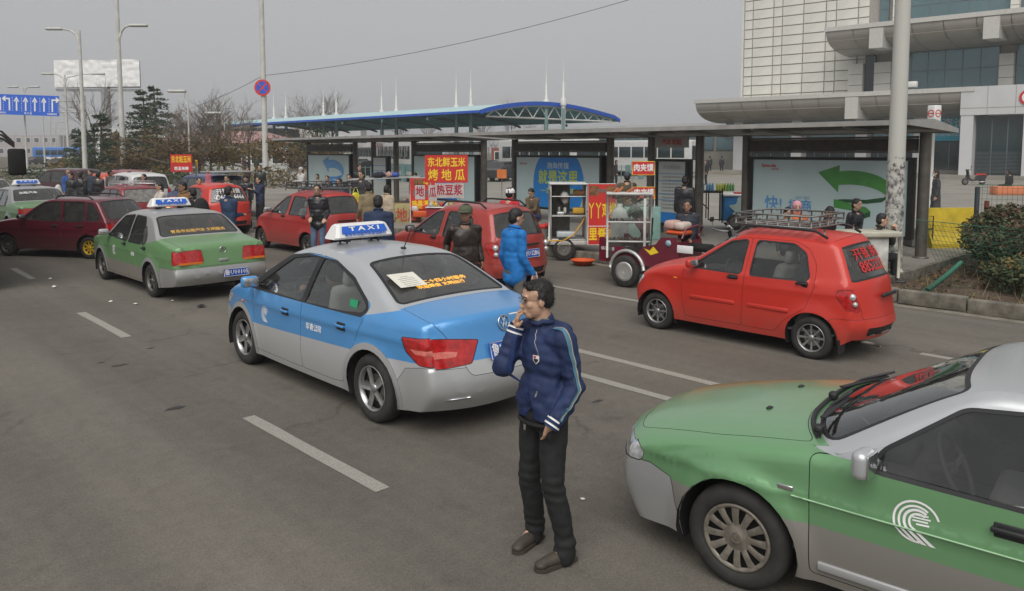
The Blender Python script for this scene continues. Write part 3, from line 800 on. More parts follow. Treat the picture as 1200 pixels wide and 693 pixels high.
def sp_jetta(P=GREEN_J, S=SILV_J):
  sp = dict(W=.835, zb=.87, zr=1.36, tumble=.20, ledge=.01, lowin=.035, tf=.10, tr=.06, tp=5, axles=(-1.27, 1.27), rw=.285, ra=.335, sill=.2, round=.045, pw=4.5, flare=.03, step=.09, saloon=1,
              crease=((.70, .007, .05),), seat_x=.0, dash_x=.7,
              keys=[(-2.17, .28, -2.22, .28), (-2.24, .42, -2.31, .43), (-2.20, .56, -2.27, .565), (-2.17, .90, -2.21, .93), (-1.42, .985, -1.43, 1.01), (-.88, 1.32, -.88, 1.35), (-.2, 1.355, -.2, 1.40),
          (.42, 1.31, .44, 1.35), (.98, .92, 1.06, .94), (1.5, .85, 1.55, .88), (1.94, .76, 2.0, .79), (1.98, .48, 2.08, .5), (1.92, .22, 2.0, .22)], sharp=(2, 3, 4, 8, 12))
  w = [[(.86, .91), (.38, 1.27), (-.08, 1.31), (-.12, .87)], [(-.2, .87), (-.16, 1.31), (-.62, 1.30), (-.74, 1.18), (-.82, .875)], [(-.86, .875), (-.79, 1.17), (-.98, 1.0), (-1.0, .89)]]
  fd = [(.90, .9), (.86, .55), (.86, .24), (-.15, .24), (-.16, .9), (-.12, 1.335), (.38, 1.30)]; rd = [(-.165, .9), (-.155, .24), (-.80, .24), (-.90, .46), (-1.0, .62), (-1.05, .9), (-.82, 1.19), (-.6, 1.335), (-.12, 1.335)]
  ring = lambda xc: [(xc + .395 * cos(a), .285 + .395 * sin(a)) for a in [-.2 + (pi + .4) * j / 20 for j in range(21)]]
  regs(sp, P, w, fd, rd, [(-2.4, .625), (-2.13, .625), (-2.10, .84), (-2.4, .85)], [(2.22, .33), (2.22, 1.1), (2.80, 1.1), (2.80, .36)], [(4.1, -.66), (4.1, .66), (4.93, .56), (4.93, -.56)], [(7.07, -.56), (7.07, .56), (7.93, .67), (7.93, -.67)],
         [(2.06, -.42), (2.06, .42), (2.95, .66), (3.95, .68), (3.95, -.68), (2.95, -.66)], [(8.1, -.7), (8.1, .7), (9.95, .66), (9.95, -.66)],
         extra_side=[('wheel_arch_trim|', ring(1.27), S, -.004, 0, 0), ('wheel_arch_trim|b', ring(-1.27), S, -.004, 0, 0), ('roof_panel', [(1.2, .915), (-1.05, .905), (-1.46, .98), (-1.6, 1.6), (1.4, 1.6)], S, .0001, 0, 0), ('rear_bumper', [(-2.5, .56), (-1.66, .55), (-1.66, .1), (-2.5, .1)], S, .0001, .004, 0), ('front_bumper', [(2.4, .56), (1.66, .55), (1.66, .1), (2.4, .1)], S, .0001, .004, 0)],
         extra_top=[('rear_bumper', [(-1, -1), (-1, 1), (2.0, 1), (2.0, -1)], S, .0001, .004, 0), ('front_bumper', [(10.8, -1), (10.8, 1), (14, 1), (14, -1)], S, .0001, .004, 0)], rearglass=CGMID)
  sp['side_regs'].append(('roof_panel', [(1.2, .915), (-1.05, .905), (-1.46, .98), (-1.6, 1.6), (1.4, 1.6)], S, .0001, 0, 0))
  sp['top_regs'].append(('roof_panel', [(4.0, -1), (4.0, 1), (8, 1), (8, -1)], S, .0001, 0, 0))
  return sp

def sp_vista():
  sp = dict(W=.85, zb=.875, zr=1.36, tumble=.16, ledge=.012, upin=.015, lowin=.04, tf=.115, tr=.09, tp=4, axles=(-1.33, 1.33), rw=.30, ra=.352, sill=.2, round=.085, pw=3.0, flare=.030, step=.045, per=.045, saloon=1,
              crease=((.655, .011, .035),), seat_x=.0, dash_x=.66,
              keys=[(-2.24, .3, -2.36, .3), (-2.30, .45, -2.44, .45), (-2.26, .62, -2.4, .62), (-2.2, .92, -2.3, .95), (-1.5, 1.0, -1.5, 1.03), (-.85, 1.31, -.85, 1.325), (-.1, 1.355, -.1, 1.365),
          (.24, 1.33, .31, 1.34), (.86, .94, 1.06, .955), (1.45, .83, 1.62, .872), (1.94, .715, 2.13, .745), (2.08, .645, 2.26, .67), (2.12, .55, 2.31, .56), (2.13, .39, 2.32, .40), (2.05, .175, 2.23, .185)], sharp=(3, 4, 8, 14))
  w = [[(.625, .90), (.59, .99), (.25, 1.255), (-.15, 1.295), (-.18, .885)], [(-.28, .885), (-.25, 1.295), (-.72, 1.275), (-.95, 1.06), (-1.0, .89)]]
  fd = [(.935, .90), (.925, .6), (.915, .25), (-.22, .25), (-.23, .9), (-.2, 1.325), (.25, 1.29), (.80, .92)]
  rd = [(-.235, .9), (-.225, .25), (-.85, .25), (-.95, .5), (-1.1, .7), (-1.12, .9), (-.75, 1.30), (-.2, 1.325)]
  ring = lambda xc, q: [(xc + q * cos(a), .30 + q * sin(a)) for a in [-.3 + (pi + .6) * j / 24 for j in range(25)]]
  regs(sp, GREEN_S, w, fd, rd, [(-2.5, .62), (-2.1, .62), (-2.1, .85), (-2.5, .85)], [(2.1, .35), (2.1, 1.1), (2.8, 1.1), (2.8, .38)], [(4.1, -.66), (4.1, .66), (4.93, .56), (4.93, -.56)], [(7.04, -.57), (7.04, .57), (7.95, .70), (7.95, -.70)],
         None, [(8.1, -.71), (8.1, .71), (9.0, .70), (10.3, .60), (10.3, -.60), (9.0, -.70)], trim=.02,
         hl_side=[(2.4, .665), (2.00, .675), (1.95, .64), (1.97, .575), (2.4, .552)], hl_top=[(10.9, .36), (10.75, .70), (10.75, 1.1), (12.1, 1.1), (12.1, .62), (12.05, .36)],
         extra_side=[('front_bumper', [(2.5, .56), (1.90, .58), (1.76, .535), (1.62, .1), (2.5, .1)], SILV_B, .0001, .005, 0), ('rear_bumper', [(-2.6, .58), (-1.7, .56), (-1.7, .1), (-2.6, .1)], SILV_B, .0001, .005, 0),
                     ('sail_panel|', [(.82, .92), (.55, 1.03), (.625, .91)], SILV_T, -.003, 0, .01), ('roof_panel', [(.95, .925), (.86, .915), (-1.1, .905), (-1.6, 1.0), (-1.7, 1.7), (1.2, 1.7)], SILV_T, .0001, 0, 0)],
         extra_top=[('grille', [(10.8, -.34), (10.8, .34), (12.0, .34), (12.0, -.34)], BLACK, .01, .005, 0), ('front_bumper', [(12.12, -1), (12.12, 1), (16, 1), (16, -1)], SILV_B, .0001, .005, 0)])
  sp['side_regs'].append(('roof_panel', [(.98, .935), (-1.1, .90), (-1.6, 1.0), (-1.7, 1.7), (1.2, 1.7)], SILV_T, .0001, 0, 0))
  sp['top_regs'].append(('roof_panel', [(4.0, -1), (4.0, 1), (8.0, 1), (8.0, -1)], SILV_T, .0001, 0, 0))
  return sp

def sp_hatch(P, kind='round', rearglass=CGDARK, glassm=CGLASS):
  if kind == 'round':
    sp = dict(W=.755, zb=.93, zr=1.44, tumble=.185, ledge=.02, lowin=.04, tf=.17, tr=.15, tp=3.2, axles=(-1.125, 1.125), rw=.262, ra=.315, sill=.2, round=.085, pw=2.6, flare=.022, step=.07,
                  crease=((.80, .006, .04),), seat_x=-.28, dash_x=.42,
                  keys=[(-1.56, .28, -1.72, .28), (-1.62, .42, -1.80, .42), (-1.60, .55, -1.77, .56), (-1.56, .92, -1.70, .96), (-1.36, 1.36, -1.44, 1.40), (-1.26, 1.43, -1.36, 1.49), (-.6, 1.45, -.6, 1.51),
            (-.02, 1.40, .04, 1.46), (.66, .985, .80, 1.0), (1.10, .89, 1.22, .93), (1.42, .76, 1.55, .79), (1.53, .60, 1.66, .62), (1.55, .44, 1.70, .45), (1.48, .2, 1.62, .2)], sharp=(3, 5, 8, 13))
    w = [[(.56, .965), (.02, 1.33), (-.20, 1.365), (-.17, .95)], [(-.31, .95), (-.34, 1.365), (-.82, 1.36), (-.98, 1.26), (-1.06, 1.0), (-1.04, .955)]]
    fd = [(.66, .94), (.70, .7), (.64, .28), (-.21, .28), (-.235, .9), (-.26, 1.40), (.0, 1.37)]; rd = [(-.24, .9), (-.215, .28), (-.66, .28), (-.80, .45), (-1.05, .62), (-1.15, .9), (-1.13, 1.15), (-1.02, 1.32), (-.84, 1.40), (-.26, 1.40)]
    regs(sp, P, w, fd, rd, [(-1.9, .66), (-1.53, .64), (-1.40, .80), (-1.42, .88), (-1.9, .90)], [(2.25, .52), (2.25, 1), (2.95, 1), (2.95, .60)], [(3.14, -.56), (3.14, .56), (3.93, .50), (3.93, -.50)], [(7.07, -.52), (7.07, .52), (7.93, .60), (7.93, -.60)],
             [(1.85, -.50), (1.85, .50), (2.3, .50), (2.9, .58), (3.1, .60), (4.9, .56), (4.9, -.56), (3.1, -.60), (2.9, -.58), (2.3, -.50)], [(8.1, -.60), (8.1, .60), (10.2, .50), (10.2, -.50)], glassm=glassm, rearglass=rearglass,
             hl_side=[(1.8, .58), (1.48, .60), (1.36, .74), (1.8, .78)], hl_top=[(10.15, .38), (10.15, 1), (11.3, 1), (11.3, .46)],
             extra_side=[('rear_bumper', [(-1.9, .53), (-1.38, .535), (-1.27, .46), (-1.27, .1), (-1.9, .1)], P, .0001, .004, 0), ('front_bumper', [(1.8, .52), (1.5, .54), (1.40, .46), (1.40, .1), (1.8, .1)], P, .0001, .004, 0)],
             extra_top=[('bumper_grille', [(.35, -.42), (.35, .42), (1.05, .44), (1.05, -.44)], BLACK, .012, .004, .02), ('rear_bumper', [(-1, -1), (-1, 1), (1.85, 1), (1.85, -1)], P, .0001, .004, 0), ('grille', [(11.5, -.4), (11.5, .4), (12.4, .4), (12.4, -.4)], BLACK, .01, .004, .02)])
  elif kind == 'boxy':
    sp = dict(W=.775, zb=.85, zr=1.33, tumble=.15, ledge=.01, lowin=.03, tf=.09, tr=.07, tp=4.5, axles=(-1.19, 1.08), rw=.26, ra=.31, sill=.19, round=.05, pw=4, flare=.015, step=.09, crease=((.66, .006, .05), (.50, .005, .03)), seat_x=-.25, dash_x=.35,
                  keys=[(-1.66, .26, -1.74, .26), (-1.72, .42, -1.84, .43), (-1.70, .58, -1.79, .59), (-1.66, .84, -1.74, .87), (-1.34, 1.29, -1.38, 1.32), (-1.2, 1.335, -1.22, 1.365), (-.5, 1.35, -.5, 1.385),
            (.10, 1.30, .14, 1.335), (.72, .90, .80, .92), (1.2, .83, 1.28, .86), (1.60, .72, 1.70, .76), (1.64, .48, 1.76, .5), (1.58, .22, 1.66, .22)], sharp=(2, 3, 5, 8, 12))
    w = [[(.60, .89), (.10, 1.26), (-.36, 1.29), (-.42, .86)], [(-.52, .86), (-.46, 1.29), (-1.02, 1.285), (-1.08, .86)], [(-1.16, .87), (-1.10, 1.28), (-1.22, 1.26), (-1.46, .98), (-1.44, .88)]]
    fd = [(.68, .88), (.66, .24), (-.46, .24), (-.47, .86), (-.41, 1.31), (.10, 1.285)]; rd = [(-.475, .86), (-.465, .24), (-.86, .24), (-.98, .42), (-1.1, .58), (-1.12, .86), (-1.05, 1.31), (-.41, 1.31)]
    regs(sp, P, w, fd, rd, [(-1.9, .62), (-1.64, .62), (-1.64, .82), (-1.9, .82)], [(2.15, .50), (2.15, 1), (2.9, 1), (2.9, .50)], [(3.12, -.58), (3.12, .58), (3.92, .52), (3.92, -.52)], [(7.07, -.54), (7.07, .54), (7.93, .62), (7.93, -.62)],
             [(2.0, -.47), (2.0, .47), (3.0, .64), (4.9, .58), (4.9, -.58), (3.0, -.64)], [(8.1, -.64), (8.1, .64), (9.95, .6), (9.95, -.6)], glassm=glassm, rearglass=rearglass, trim=.015,
             hl_side=[(1.9, .56), (1.58, .58), (1.56, .71), (1.9, .73)], hl_top=[(10.1, .42), (10.1, 1), (10.9, 1), (10.9, .42)],
             extra_side=[('rear_bumper', [(-1.9, .56), (-1.52, .55), (-1.52, .1), (-1.9, .1)], P, .0001, .004, 0)], extra_top=[('rear_bumper', [(-1, -1), (-1, 1), (1.95, 1), (1.95, -1)], P, .0001, .004, 0)])
  else:      # tall wagon / van
    sp = dict(W=.80, zb=.98, zr=1.58, tumble=.13, ledge=.01, lowin=.03, tf=.12, tr=.07, tp=4, axles=(-1.2, 1.2), rw=.30, ra=.35, sill=.22, round=.07, pw=3.2, flare=.02, step=.12, per=.09, crease=(), seat_x=.1, dash_x=.8,
                  keys=[(-1.86, .30, -1.94, .30), (-1.90, .5, -2.0, .5), (-1.86, .70, -1.95, .7), (-1.82, 1.0, -1.90, 1.02), (-1.66, 1.48, -1.74, 1.52), (-1.5, 1.57, -1.55, 1.62), (-.4, 1.60, -.4, 1.65), (.45, 1.53, .5, 1.58), (1.1, 1.02, 1.2, 1.04),
            (1.55, .95, 1.65, .97), (1.82, .82, 1.95, .84), (1.86, .5, 2.0, .5), (1.8, .25, 1.92, .25)], sharp=(3, 5, 8, 12))
    w = [[(.98, 1.04), (.45, 1.47), (.12, 1.50), (.08, 1.0)], [(0, 1.0), (.02, 1.5), (-.8, 1.5), (-.86, 1.0)], [(-.94, 1.0), (-.9, 1.5), (-1.35, 1.46), (-1.5, 1.04)]]
    fd = [(1.06, 1.0), (1.04, .28), (.05, .28), (.04, 1.53), (.45, 1.5)]; rd = [(.035, 1.53), (.045, .28), (-.76, .28), (-.86, .5), (-.9, 1.0), (-.87, 1.53)]
    regs(sp, P, w, fd, rd, [(-2, .78), (-1.78, .78), (-1.78, 1.04), (-2, 1.06)], [(2.4, .56), (2.4, 1), (3.2, 1), (3.2, .58)], [(3.1, -.60), (3.1, .60), (3.9, .56), (3.9, -.56)], [(7.07, -.6), (7.07, .6), (7.93, .66), (7.93, -.66)],
             [(1.9, -.54), (1.9, .54), (4.85, .62), (4.85, -.62)], [(8.1, -.66), (8.1, .66), (9.95, .6), (9.95, -.6)], glassm=glassm, rearglass=rearglass, trim=.02,
             extra_top=[('rear_bumper', [(-1, -1), (-1, 1), (1.85, 1), (1.85, -1)], P, .0001, .004, 0)])
  return sp

def build_car(name, label, cat, loc, head, sp, style, rim, group=None, wd=.165, seat=True, mir=None, hnd=None, hm=None, **kw):
  """loc: middle between the axles' feet; head: degrees clockwise from +Y"""
  root = thing(name, label, cat, (loc[0], loc[1], 0), R(90 - head), group)
  b = CarBody(sp); b.build(root); car_common(root, b, sp, style, rim, wd, **kw)
  if seat: seats(root, sp)
  if mir: mirror(root, b, mir[0], mir[1], mir[2], *(mir[3:]))
  if hnd: handle(root, b, hnd, hm or BLACK, .15)
  return root, b
def rear_text(root, b, s, t, y, size, m, d=.006, sx=1.0, bold=.002, tilt=None):
  A = b.at(t - .15, y); B = b.at(t + .15, y); up = (B - A).normalized(); n = Vector((0, -1, 0)).cross(up)
  o = text(s, size, m, root, frame(b.at(t, y) + n * d, (0, -1, 0), up), sx=sx, bold=bold); c0 = b.at(t, y)
  for v in o.data.vertices: q = b.at(t, v.co.y) - c0; v.co.x += q.x; v.co.z += q.z
  return o
def roof_bars(root, b, x0, x1, y, z=None, m=BLACK, name='roof_rail', r=.017):
  for sd in (1, -1):
    q = MB(); P = []
    for k in range(9):
      x = x0 + (x1 - x0) * k / 8; i = min(range(len(b.C)), key=lambda j: abs(b.C[j][0] - x) + (9 if b.C[j][1] < 1.1 else 0))
      P.append(Vector((x, y * sd, b.C[i][1] + (.045 if 0 < k < 8 else -.03))))
    q.tube(P, r, 8); q.obj(name, m, root)
def rack(root, x0, x1, yw, z, h, m, npost=5):
  q = MB(); r = .013
  for zz in (z, z + h):
    q.tube([(x0, -yw, zz), (x0, yw, zz), (x1, yw, zz), (x1, -yw, zz)], r, 6, closed=True)
  q.tube([(x0, -yw, z + h * .5), (x0, yw, z + h * .5), (x1, yw, z + h * .5), (x1, -yw, z + h * .5)], r * .7, 5, closed=True)
  for k in range(npost + 1):
    x = x0 + (x1 - x0) * k / npost
    for y in (-yw, yw): q.tube([(x, y, z), (x, y, z + h)], r * .9, 5)
    q.tube([(x, -yw, z), (x, yw, z)], r * .9, 5)
  for k in range(1, 4):
    y = -yw + 2 * yw * k / 4
    for x in (x0, x1): q.tube([(x, y, z), (x, y, z + h)], r * .9, 5)
    q.tube([(x0, y, z), (x1, y, z)], r * .9, 5)
  for x in (x0 + .15, x1 - .15):
    for y in (-yw * .9, yw * .9): q.tube([(x, y, z), (x, y, z - .07)], r, 5)
  return q.obj('luggage_rack', m, root)
def mudflap(root, b, sp):
  for sd in (1, -1):
    xw = sp['axles'][0]; q = MB(); q.box((xw - sp['ra'] - .02, sd * (b.Wb(xw, .3) - .12), .2), (.012, .2, .17)); q.obj('mudflap', BLACK, root)
    xw = sp['axles'][1]; q = MB(); q.box((xw - sp['ra'] - .0, sd * (b.Wb(xw, .3) - .10), .22), (.012, .18, .16)); q.obj('mudflap', BLACK, root)

def all_cars():
  blue_taxi()
  # ---- big green taxi, bottom right
  sp = sp_vista(); h = R(-6.5); fx, fy = 3.79, 2.12
  rx, ry = cos(h), -sin(h); hx, hy = sin(h), cos(h)
  cx, cy = fx + rx * .84 - hx * 1.33, fy + ry * .84 - hy * 1.33
  HUB = mat('hubcap_grey', (.20, .18, .15), .5, .35, var=.25, scale=30)
  root, b = build_car('taxi_car', 'green and silver taxi saloon cut off at the bottom right, nearest of all cars', 'taxi', (cx, cy), -6.5, sp, 'hero', HUB, 'taxis waiting in the road', .195, mir=None)
  for sd in (1, -1):
    x, z = .64, .955; y = b.W(x, z) * sd; q = MB(); Mx = Matrix.Rotation(-.10 * sd, 3, 'Z')
    q.rbox((x, y + .03 * sd, z - .02), (.07, .10, .05), .02, seg=3)
    q.rbox((x + .012, y + .115 * sd, z + .0), (.085, .15, .15), .04, seg=5, M=Mx)
    o = q.obj('side_mirror', SILV_T, root); q = MB(); q.rbox((x - .030, y + .117 * sd, z + .0), (.008, .125, .12), .004, M=Mx); q.obj('mirror_glass', CHROME, o)
  handle(root, b, ((.02, .765),), BLACK, .19)
  logo_swoosh(root, b, .42, .70, .105, LETW); logo_swoosh(root, b, .42, .70, .105, LETW, -1)
  q = MB(); q.rbox((1.055, b.W(1.055, .69) + .003, .69), (.085, .012, .03), .005, seg=2); q.obj('indicator', CHROME, root)
  q = MB()
  for (x, z) in ((.86, .305),):
    q.rbox((.33, b.W(.3, z) + .002, z), (1.10, .022, .05), .009)
    q.rbox((-.55, b.W(.3, z) + .002, z), (.58, .022, .05), .009)
  q.obj('rubbing_strip', SILV_B, root)
  q = MB(); q.tube([(x, b.W(x, .658) + .001, .658) for x in [1.78 - .1 * k for k in range(38)] if abs(x - 1.33) > .34 and abs(x + 1.33) > .34 and x < .99], .0055, 5); q.obj('crease_highlight', mat('highlight_pale_green', (.32, .52, .32), .35, coat=.5), root)  # pale tubes added to paint the highlight along the body crease
  q = MB(); q.tube([(x, b.W(x, .658) + .001, .658) for x in (1.02, .99, .96)], .0055, 5); q.obj('crease_highlight', mat('highlight_pale_green', (.32, .52, .32)), root)
  q = MB()      # wipers and cowl
  for (y0, y1) in ((.62, .05), (.0, -.58)):
    A = b.at(8.02, y0) + Vector((.0, 0, .03)); B = b.at(7.86, y1) + Vector((0, 0, .035)); Cc = b.at(7.92, (y0 + y1) / 2) + Vector((0, 0, .045))
    q.tube([A, Cc, B], .009, 6); q.box(tuple((A + B) / 2 + Vector((0, 0, .012))), (.03, abs(y0 - y1) * .8, .008), M=Matrix.Rotation(atan2(B.x - A.x, -(B.y - A.y)) * 1.0, 3, 'Z'))
    q.rbox(tuple(A), (.05, .06, .05), .015)
  q.obj('wiper', BLACK, root)
  q = MB(); pts = [b.at(8.05, -.68 + 1.36 * k / 16) + Vector((0, 0, .012)) for k in range(17)]; q.tube(pts, .014, 6)
  q.obj('cowl_grille', BLACK, root)
  for yy in (.28, -.28):
    q = MB(); P = b.at(8.55, yy); q.rbox(tuple(P + Vector((0, 0, .004))), (.03, .05, .012), .005); q.obj('washer_jet', BLACK, root)
  root.scale = (1.0, 1, .98)
  driver(root, -.05, -.36, (.02, .02, .025))

  # ---- red hatchback, right
  sp = sp_hatch(RED_Q)
  root, b = build_car('hatchback_car', 'red hatchback with red numbers on its rear window, parked by the green arrow billboard', 'car', (9.44, 5.09), -1, sp, 'alloy8', ALLOY, None, .16, mir=(.52, .99, RED_Q, .95), hnd=((-.08, .885), (-1.0, .905)))
  roof_bars(root, b, .0, -1.22, .52); RK = mat('rack_galvanised', (.22, .22, .21), .5, .6)
  rack(root, .02, -1.0, .50, 1.57, .14, RK, 7); root.scale = (.97, .97, .98)
  rear_text(root, b, '开锁 换锁', 3.66, -.0, .16, LETR, sx=1.1); rear_text(root, b, '88522271', 3.36, -.0, .20, LETR, sx=.9)
  q = MB(); q.rbox((-1.775, 0, .80), (.04, .42, .045), .015); q.obj('tailgate_handle', BLACK, root)
  rear_text(root, b, 'CHERY', 2.38, -.30, .05, CHROME, .012)
  for sd in (1, -1):
    for (z, rr) in ((.80, .05), (.72, .035)):
      q = MB(); x = -1.56 if z > .75 else -1.60; q.ball((x, (b.W(-1.56, z) - .035) * sd, z), rr * .9, 0, 8); q.obj('reversing_lamp', LAMP, root)
  mudflap(root, b, sp)
  q = MB(); q.tube([(-1.6, .35, .24), (-1.82, .36, .23)], .022, 8); q.obj('exhaust_pipe', STEELR, root)
  q = MB(); y = b.W(.82, .78) + .004; q.rbox((.80, y, .78), (.06, .012, .025), .005); q.obj('indicator', LAMPO, root)
  for (xa, xb) in ((.55, -.12), (-.30, -.85)):
    q = MB(); q.rbox(((xa + xb) / 2, b.W((xa + xb) / 2, .56) + .002, .56 - (xa - .5) * 0), (abs(xa - xb), .02, .05), .01); q.obj('rubbing_strip', RED_Q, root)

  # ---- green saloon taxi behind, left
  sp = sp_jetta()
  root, b = build_car('taxi_car', 'dusty green and silver taxi saloon with plate U10105 and blue TAXI roof sign', 'taxi', (5.34, 14.75), -.8, sp, 'far', STEELR, 'taxis waiting in the road', .175, mir=(.80, .93, SILV_J, .95), hnd=((-.02, .80), (-.98, .80)))
  roof_sign(root, .0, 1.39); plate(root, b.at(1.1, -.18) + Vector((-.03, 0, 0)), (0, -1, 0), (0, 0, 1), '鲁U10105', .44, .13)
  badge(root, b, b.at(2.72, 0) + Vector((-.004, 0, 0)), (0, -1, 0), (0, 0, 1), .055)
  q = MB(); q.rbox((-2.255, 0, .66), (.03, .16, .05), .012); q.obj('boot_handle', SILV_J, root)
  LO = mat('letter_orange', (.75, .36, .02), .6, emit=(1, .5, .02), es=.5)
  rear_text(root, b, '青岛市出租汽车 文明服务', 4.25, 0, .085, LO, -.02, 1.0)
  logo_swoosh(root, b, .50, .66, .085, LETW); text('出租', .08, LETW, root, frame(b.side(-.45, .66) + Vector((0, .004, 0)), (-1, 0, 0), (0, 0, 1)))
  for sd in (1, -1):
    q = MB(); q.box((-2.245, sd * .54, .645), (.03, .38, .035)); q.obj('reflector', LAMPO, root)
  # ---- bright red hatchback left of centre, rack on the roof
  sp = sp_hatch(RED_D)
  root, b = build_car('hatchback_car', 'red hatchback with a dark red roof rack, a man in a black jacket standing behind', 'car', (9.66, 17.35), -1, sp, 'far', STEELR, None, .16, mir=(.52, .99, SILVP, 1.0), hnd=((-.08, .885), (-1.0, .905)))
  rack(root, .05, -1.35, .55, 1.56, .14, DKRED, 6)
  plate(root, b.at(2.35, -.05) + Vector((-.02, 0, 0)), (0, -1, 0), (.1, 0, 1), '鲁B·4883E', .42, .15)
  q = MB(); q.rbox((-1.765, 0, .84), (.03, .52, .04), .012); q.obj('tailgate_handle', BLACK, root)
  for sd in (1, -1):
    q = MB(); q.ball(tuple(b.at(2.65, .61 * sd)), .05, 0, 8); q.obj('reversing_lamp', LAMP, root)
  # ---- orange red hatchback with the telephone number
  sp = sp_hatch(RED_Q)
  root, b = build_car('hatchback_car', 'orange red hatchback seen from behind with white writing 6666 6666 on the rear window', 'car', (9.6, 23.4), -1, sp, 'far', STEELR, None, .16, mir=(.52, .99, RED_Q, 1.0), hnd=((-.08, .885), (-1.0, .905)))
  rear_text(root, b, '开锁 换锁', 3.70, 0, .17, LETW, .008, 1.0, .002); rear_text(root, b, '✆6666 6666', 3.36, 0, .18, LETW, .008, .95, .003)
  q = MB(); q.rbox((-1.79, .12, .60), (.015, .40, .07), .005); q.obj('number_plate', LETW, root)
  # open right front door
  q = MB(); q.rbox((.45, -1.12, .62), (.06, .8, .62), .03, M=Matrix.Rotation(.25, 3, 'Z')); q.tube([(.52, -.78, .93), (.52, -.82, 1.36), (.38, -1.45, 1.36), (.36, -1.50, .93)], .03, 6); q.obj('open_door', RED_Q, root)
  badge(root, b, b.at(2.6, 0) + Vector((-.01, 0, 0)), (0, -1, 0), (0, 0, 1), .06)
  # ---- deep red car behind the blue taxi
  sp = sp_hatch(RED_C); sp['W'] = .79
  root, b = build_car('hatchback_car', 'deep red hatchback with black roof rails in the second row behind the blue taxi', 'car', (9.45, 11.15), -1, sp, 'far', STEELR, None, .16, mir=(.52, .99, BLACK, 1.0), hnd=((-.08, .885), (-1.0, .905)))
  roof_bars(root, b, .0, -1.20, .50)
  plate(root, b.at(2.35, -.05) + Vector((-.02, 0, 0)), (0, -1, 0), (.1, 0, 1), '鲁U·S2B6', .42, .15)
  q = MB(); q.rbox((-1.765, 0, .84), (.03, .5, .04), .012); q.obj('tailgate_handle', BLACK, root)
  for sd in (1, -1):
    for (z, rr, dx) in ((.79, .055, 0), (.70, .045, -.03)):
      q = MB(); q.ball(tuple(b.at(2.72 if z > .75 else 2.44, .63 * sd)), rr, 0, 8); q.obj('reversing_lamp', LAMP, root)
  driver(root, -.22, .34, (.35, .05, .05))
  # ---- maroon hatchback with the yellow rear wheel
  sp = sp_hatch(MAROON, 'boxy', CGDARK, glass('car_glass_side_tint', (.2, .22, .22)))
  YR = mat('yellow_rim', (.62, .40, .02), .45, .1)
  h = R(-32.8); fx, fy = 5.14, 19.25
  root, b = build_car('hatchback_car', 'maroon hatchback crossing behind the green taxi, with one yellow rear wheel', 'car', (fx + cos(h) * .76 + sin(h) * 1.19, fy - sin(h) * .76 + cos(h) * 1.19), -32.8, sp, 'steel', STEELR, None, .155, mir=(.58, .92, BLACK, .9), hnd=((-.30, .74), (-.98, .74)), rear_style='steel', rear_rim=YR)
  roof_bars(root, b, -.1, -1.15, .5)
  global MIRRORED
  # ---- dark red hatchback behind it, aluminium rack on the roof
  sp = sp_hatch(DKRED, 'boxy', glass('car_glass_dusty', (.3, .31, .31), dust=.6))
  root, b = build_car('hatchback_car', 'dark red hatchback with dusty rear glass and roof rack, behind the maroon one', 'car', (8.15, 26.2), -2, sp, 'far', STEELR, None, .155)
  rack(root, .0, -1.1, .5, 1.45, .07, mat('rack_aluminium', (.5, .5, .5), .4, .7), 5)
  for sd in (1, -1):
    q = MB(); q.rbox((-1.74, sd * .62, .70), (.03, .12, .07), .02); q.obj('reversing_lamp', mat('lamp_warm', (.8, .45, .2), .3, emit=(1, .6, .3), es=.8), root)
  # ---- white hatchback with its door open
  sp = sp_hatch(WHITEP, 'wagon', CGDARK, CGDARK)
  root, b = build_car('white_car', 'white estate car with dark windows and an open right door', 'car', (10.3, 32.0), 0, sp, 'far', STEELR, None, .17)
  plate(root, b.at(2.2, .1) + Vector((-.02, 0, 0)), (0, -1, 0), (.1, 0, 1), '鲁B·2076', .44, .15)
  for o in list(root.children):
    if o.name.startswith('rear_window'): pass
  q = MB(); q.rbox((.55, -1.25, .70), (.07, .9, .75), .03, M=Matrix.Rotation(.3, 3, 'Z')); q.tube([(.62, -.85, 1.05), (.6, -.9, 1.5), (.45, -1.65, 1.45), (.4, -1.7, 1.05)], .03, 6); q.obj('open_door', WHITEP, root)
  # ---- taxi on the far left
  sp = sp_jetta()
  root, b = build_car('taxi_car', 'green taxi saloon with white roof sign, between the bus and the maroon hatchback', 'taxi', (5.62, 27.2), -3, sp, 'far', STEELR, 'taxis waiting in the road', .175)
  roof_sign(root, .0, 1.39); rear_text(root, b, '出租汽车', 4.6, .25, .12, LETW, .01)
  q = MB(); q.rbox((-2.30, .0, .66), (.03, .5, .14), .01); q.obj('chrome_panel', SILV_J, root)
  sp = sp_jetta(SILVP, SILVP)
  root, b = build_car('taxi_car', 'silver taxi saloon ahead of the green taxi on the far left', 'taxi', (6.0, 36.5), -3, sp, 'far', STEELR, 'taxis waiting in the road', .175)
  roof_sign(root, .0, 1.39)
  sp = sp_jetta(SILVP, SILVP)
  root, b = build_car('saloon_car', 'light grey saloon with a tan roof edge, mostly hidden at the left edge', 'car', (3.9, 34.5), -2, sp, 'far', STEELR, None, .175)
  # ---- dark red four wheel drive crossing, orange red car in front of it
  sp = sp_hatch(paint('dark_wine_paint', (.05, .006, .012), .1, .35, .7, dirt=.1), 'wagon', CGDARK, CGDARK)
  root, b = build_car('off_road_car', 'dark wine off-road car beyond the taxis on the left', 'car', (10.2, 41.5), -25, sp, 'far', STEELR, None, .2)
  sp = sp_hatch(paint('orange_red_paint', (.55, .06, .02), .05, .4, .5, dirt=.1))
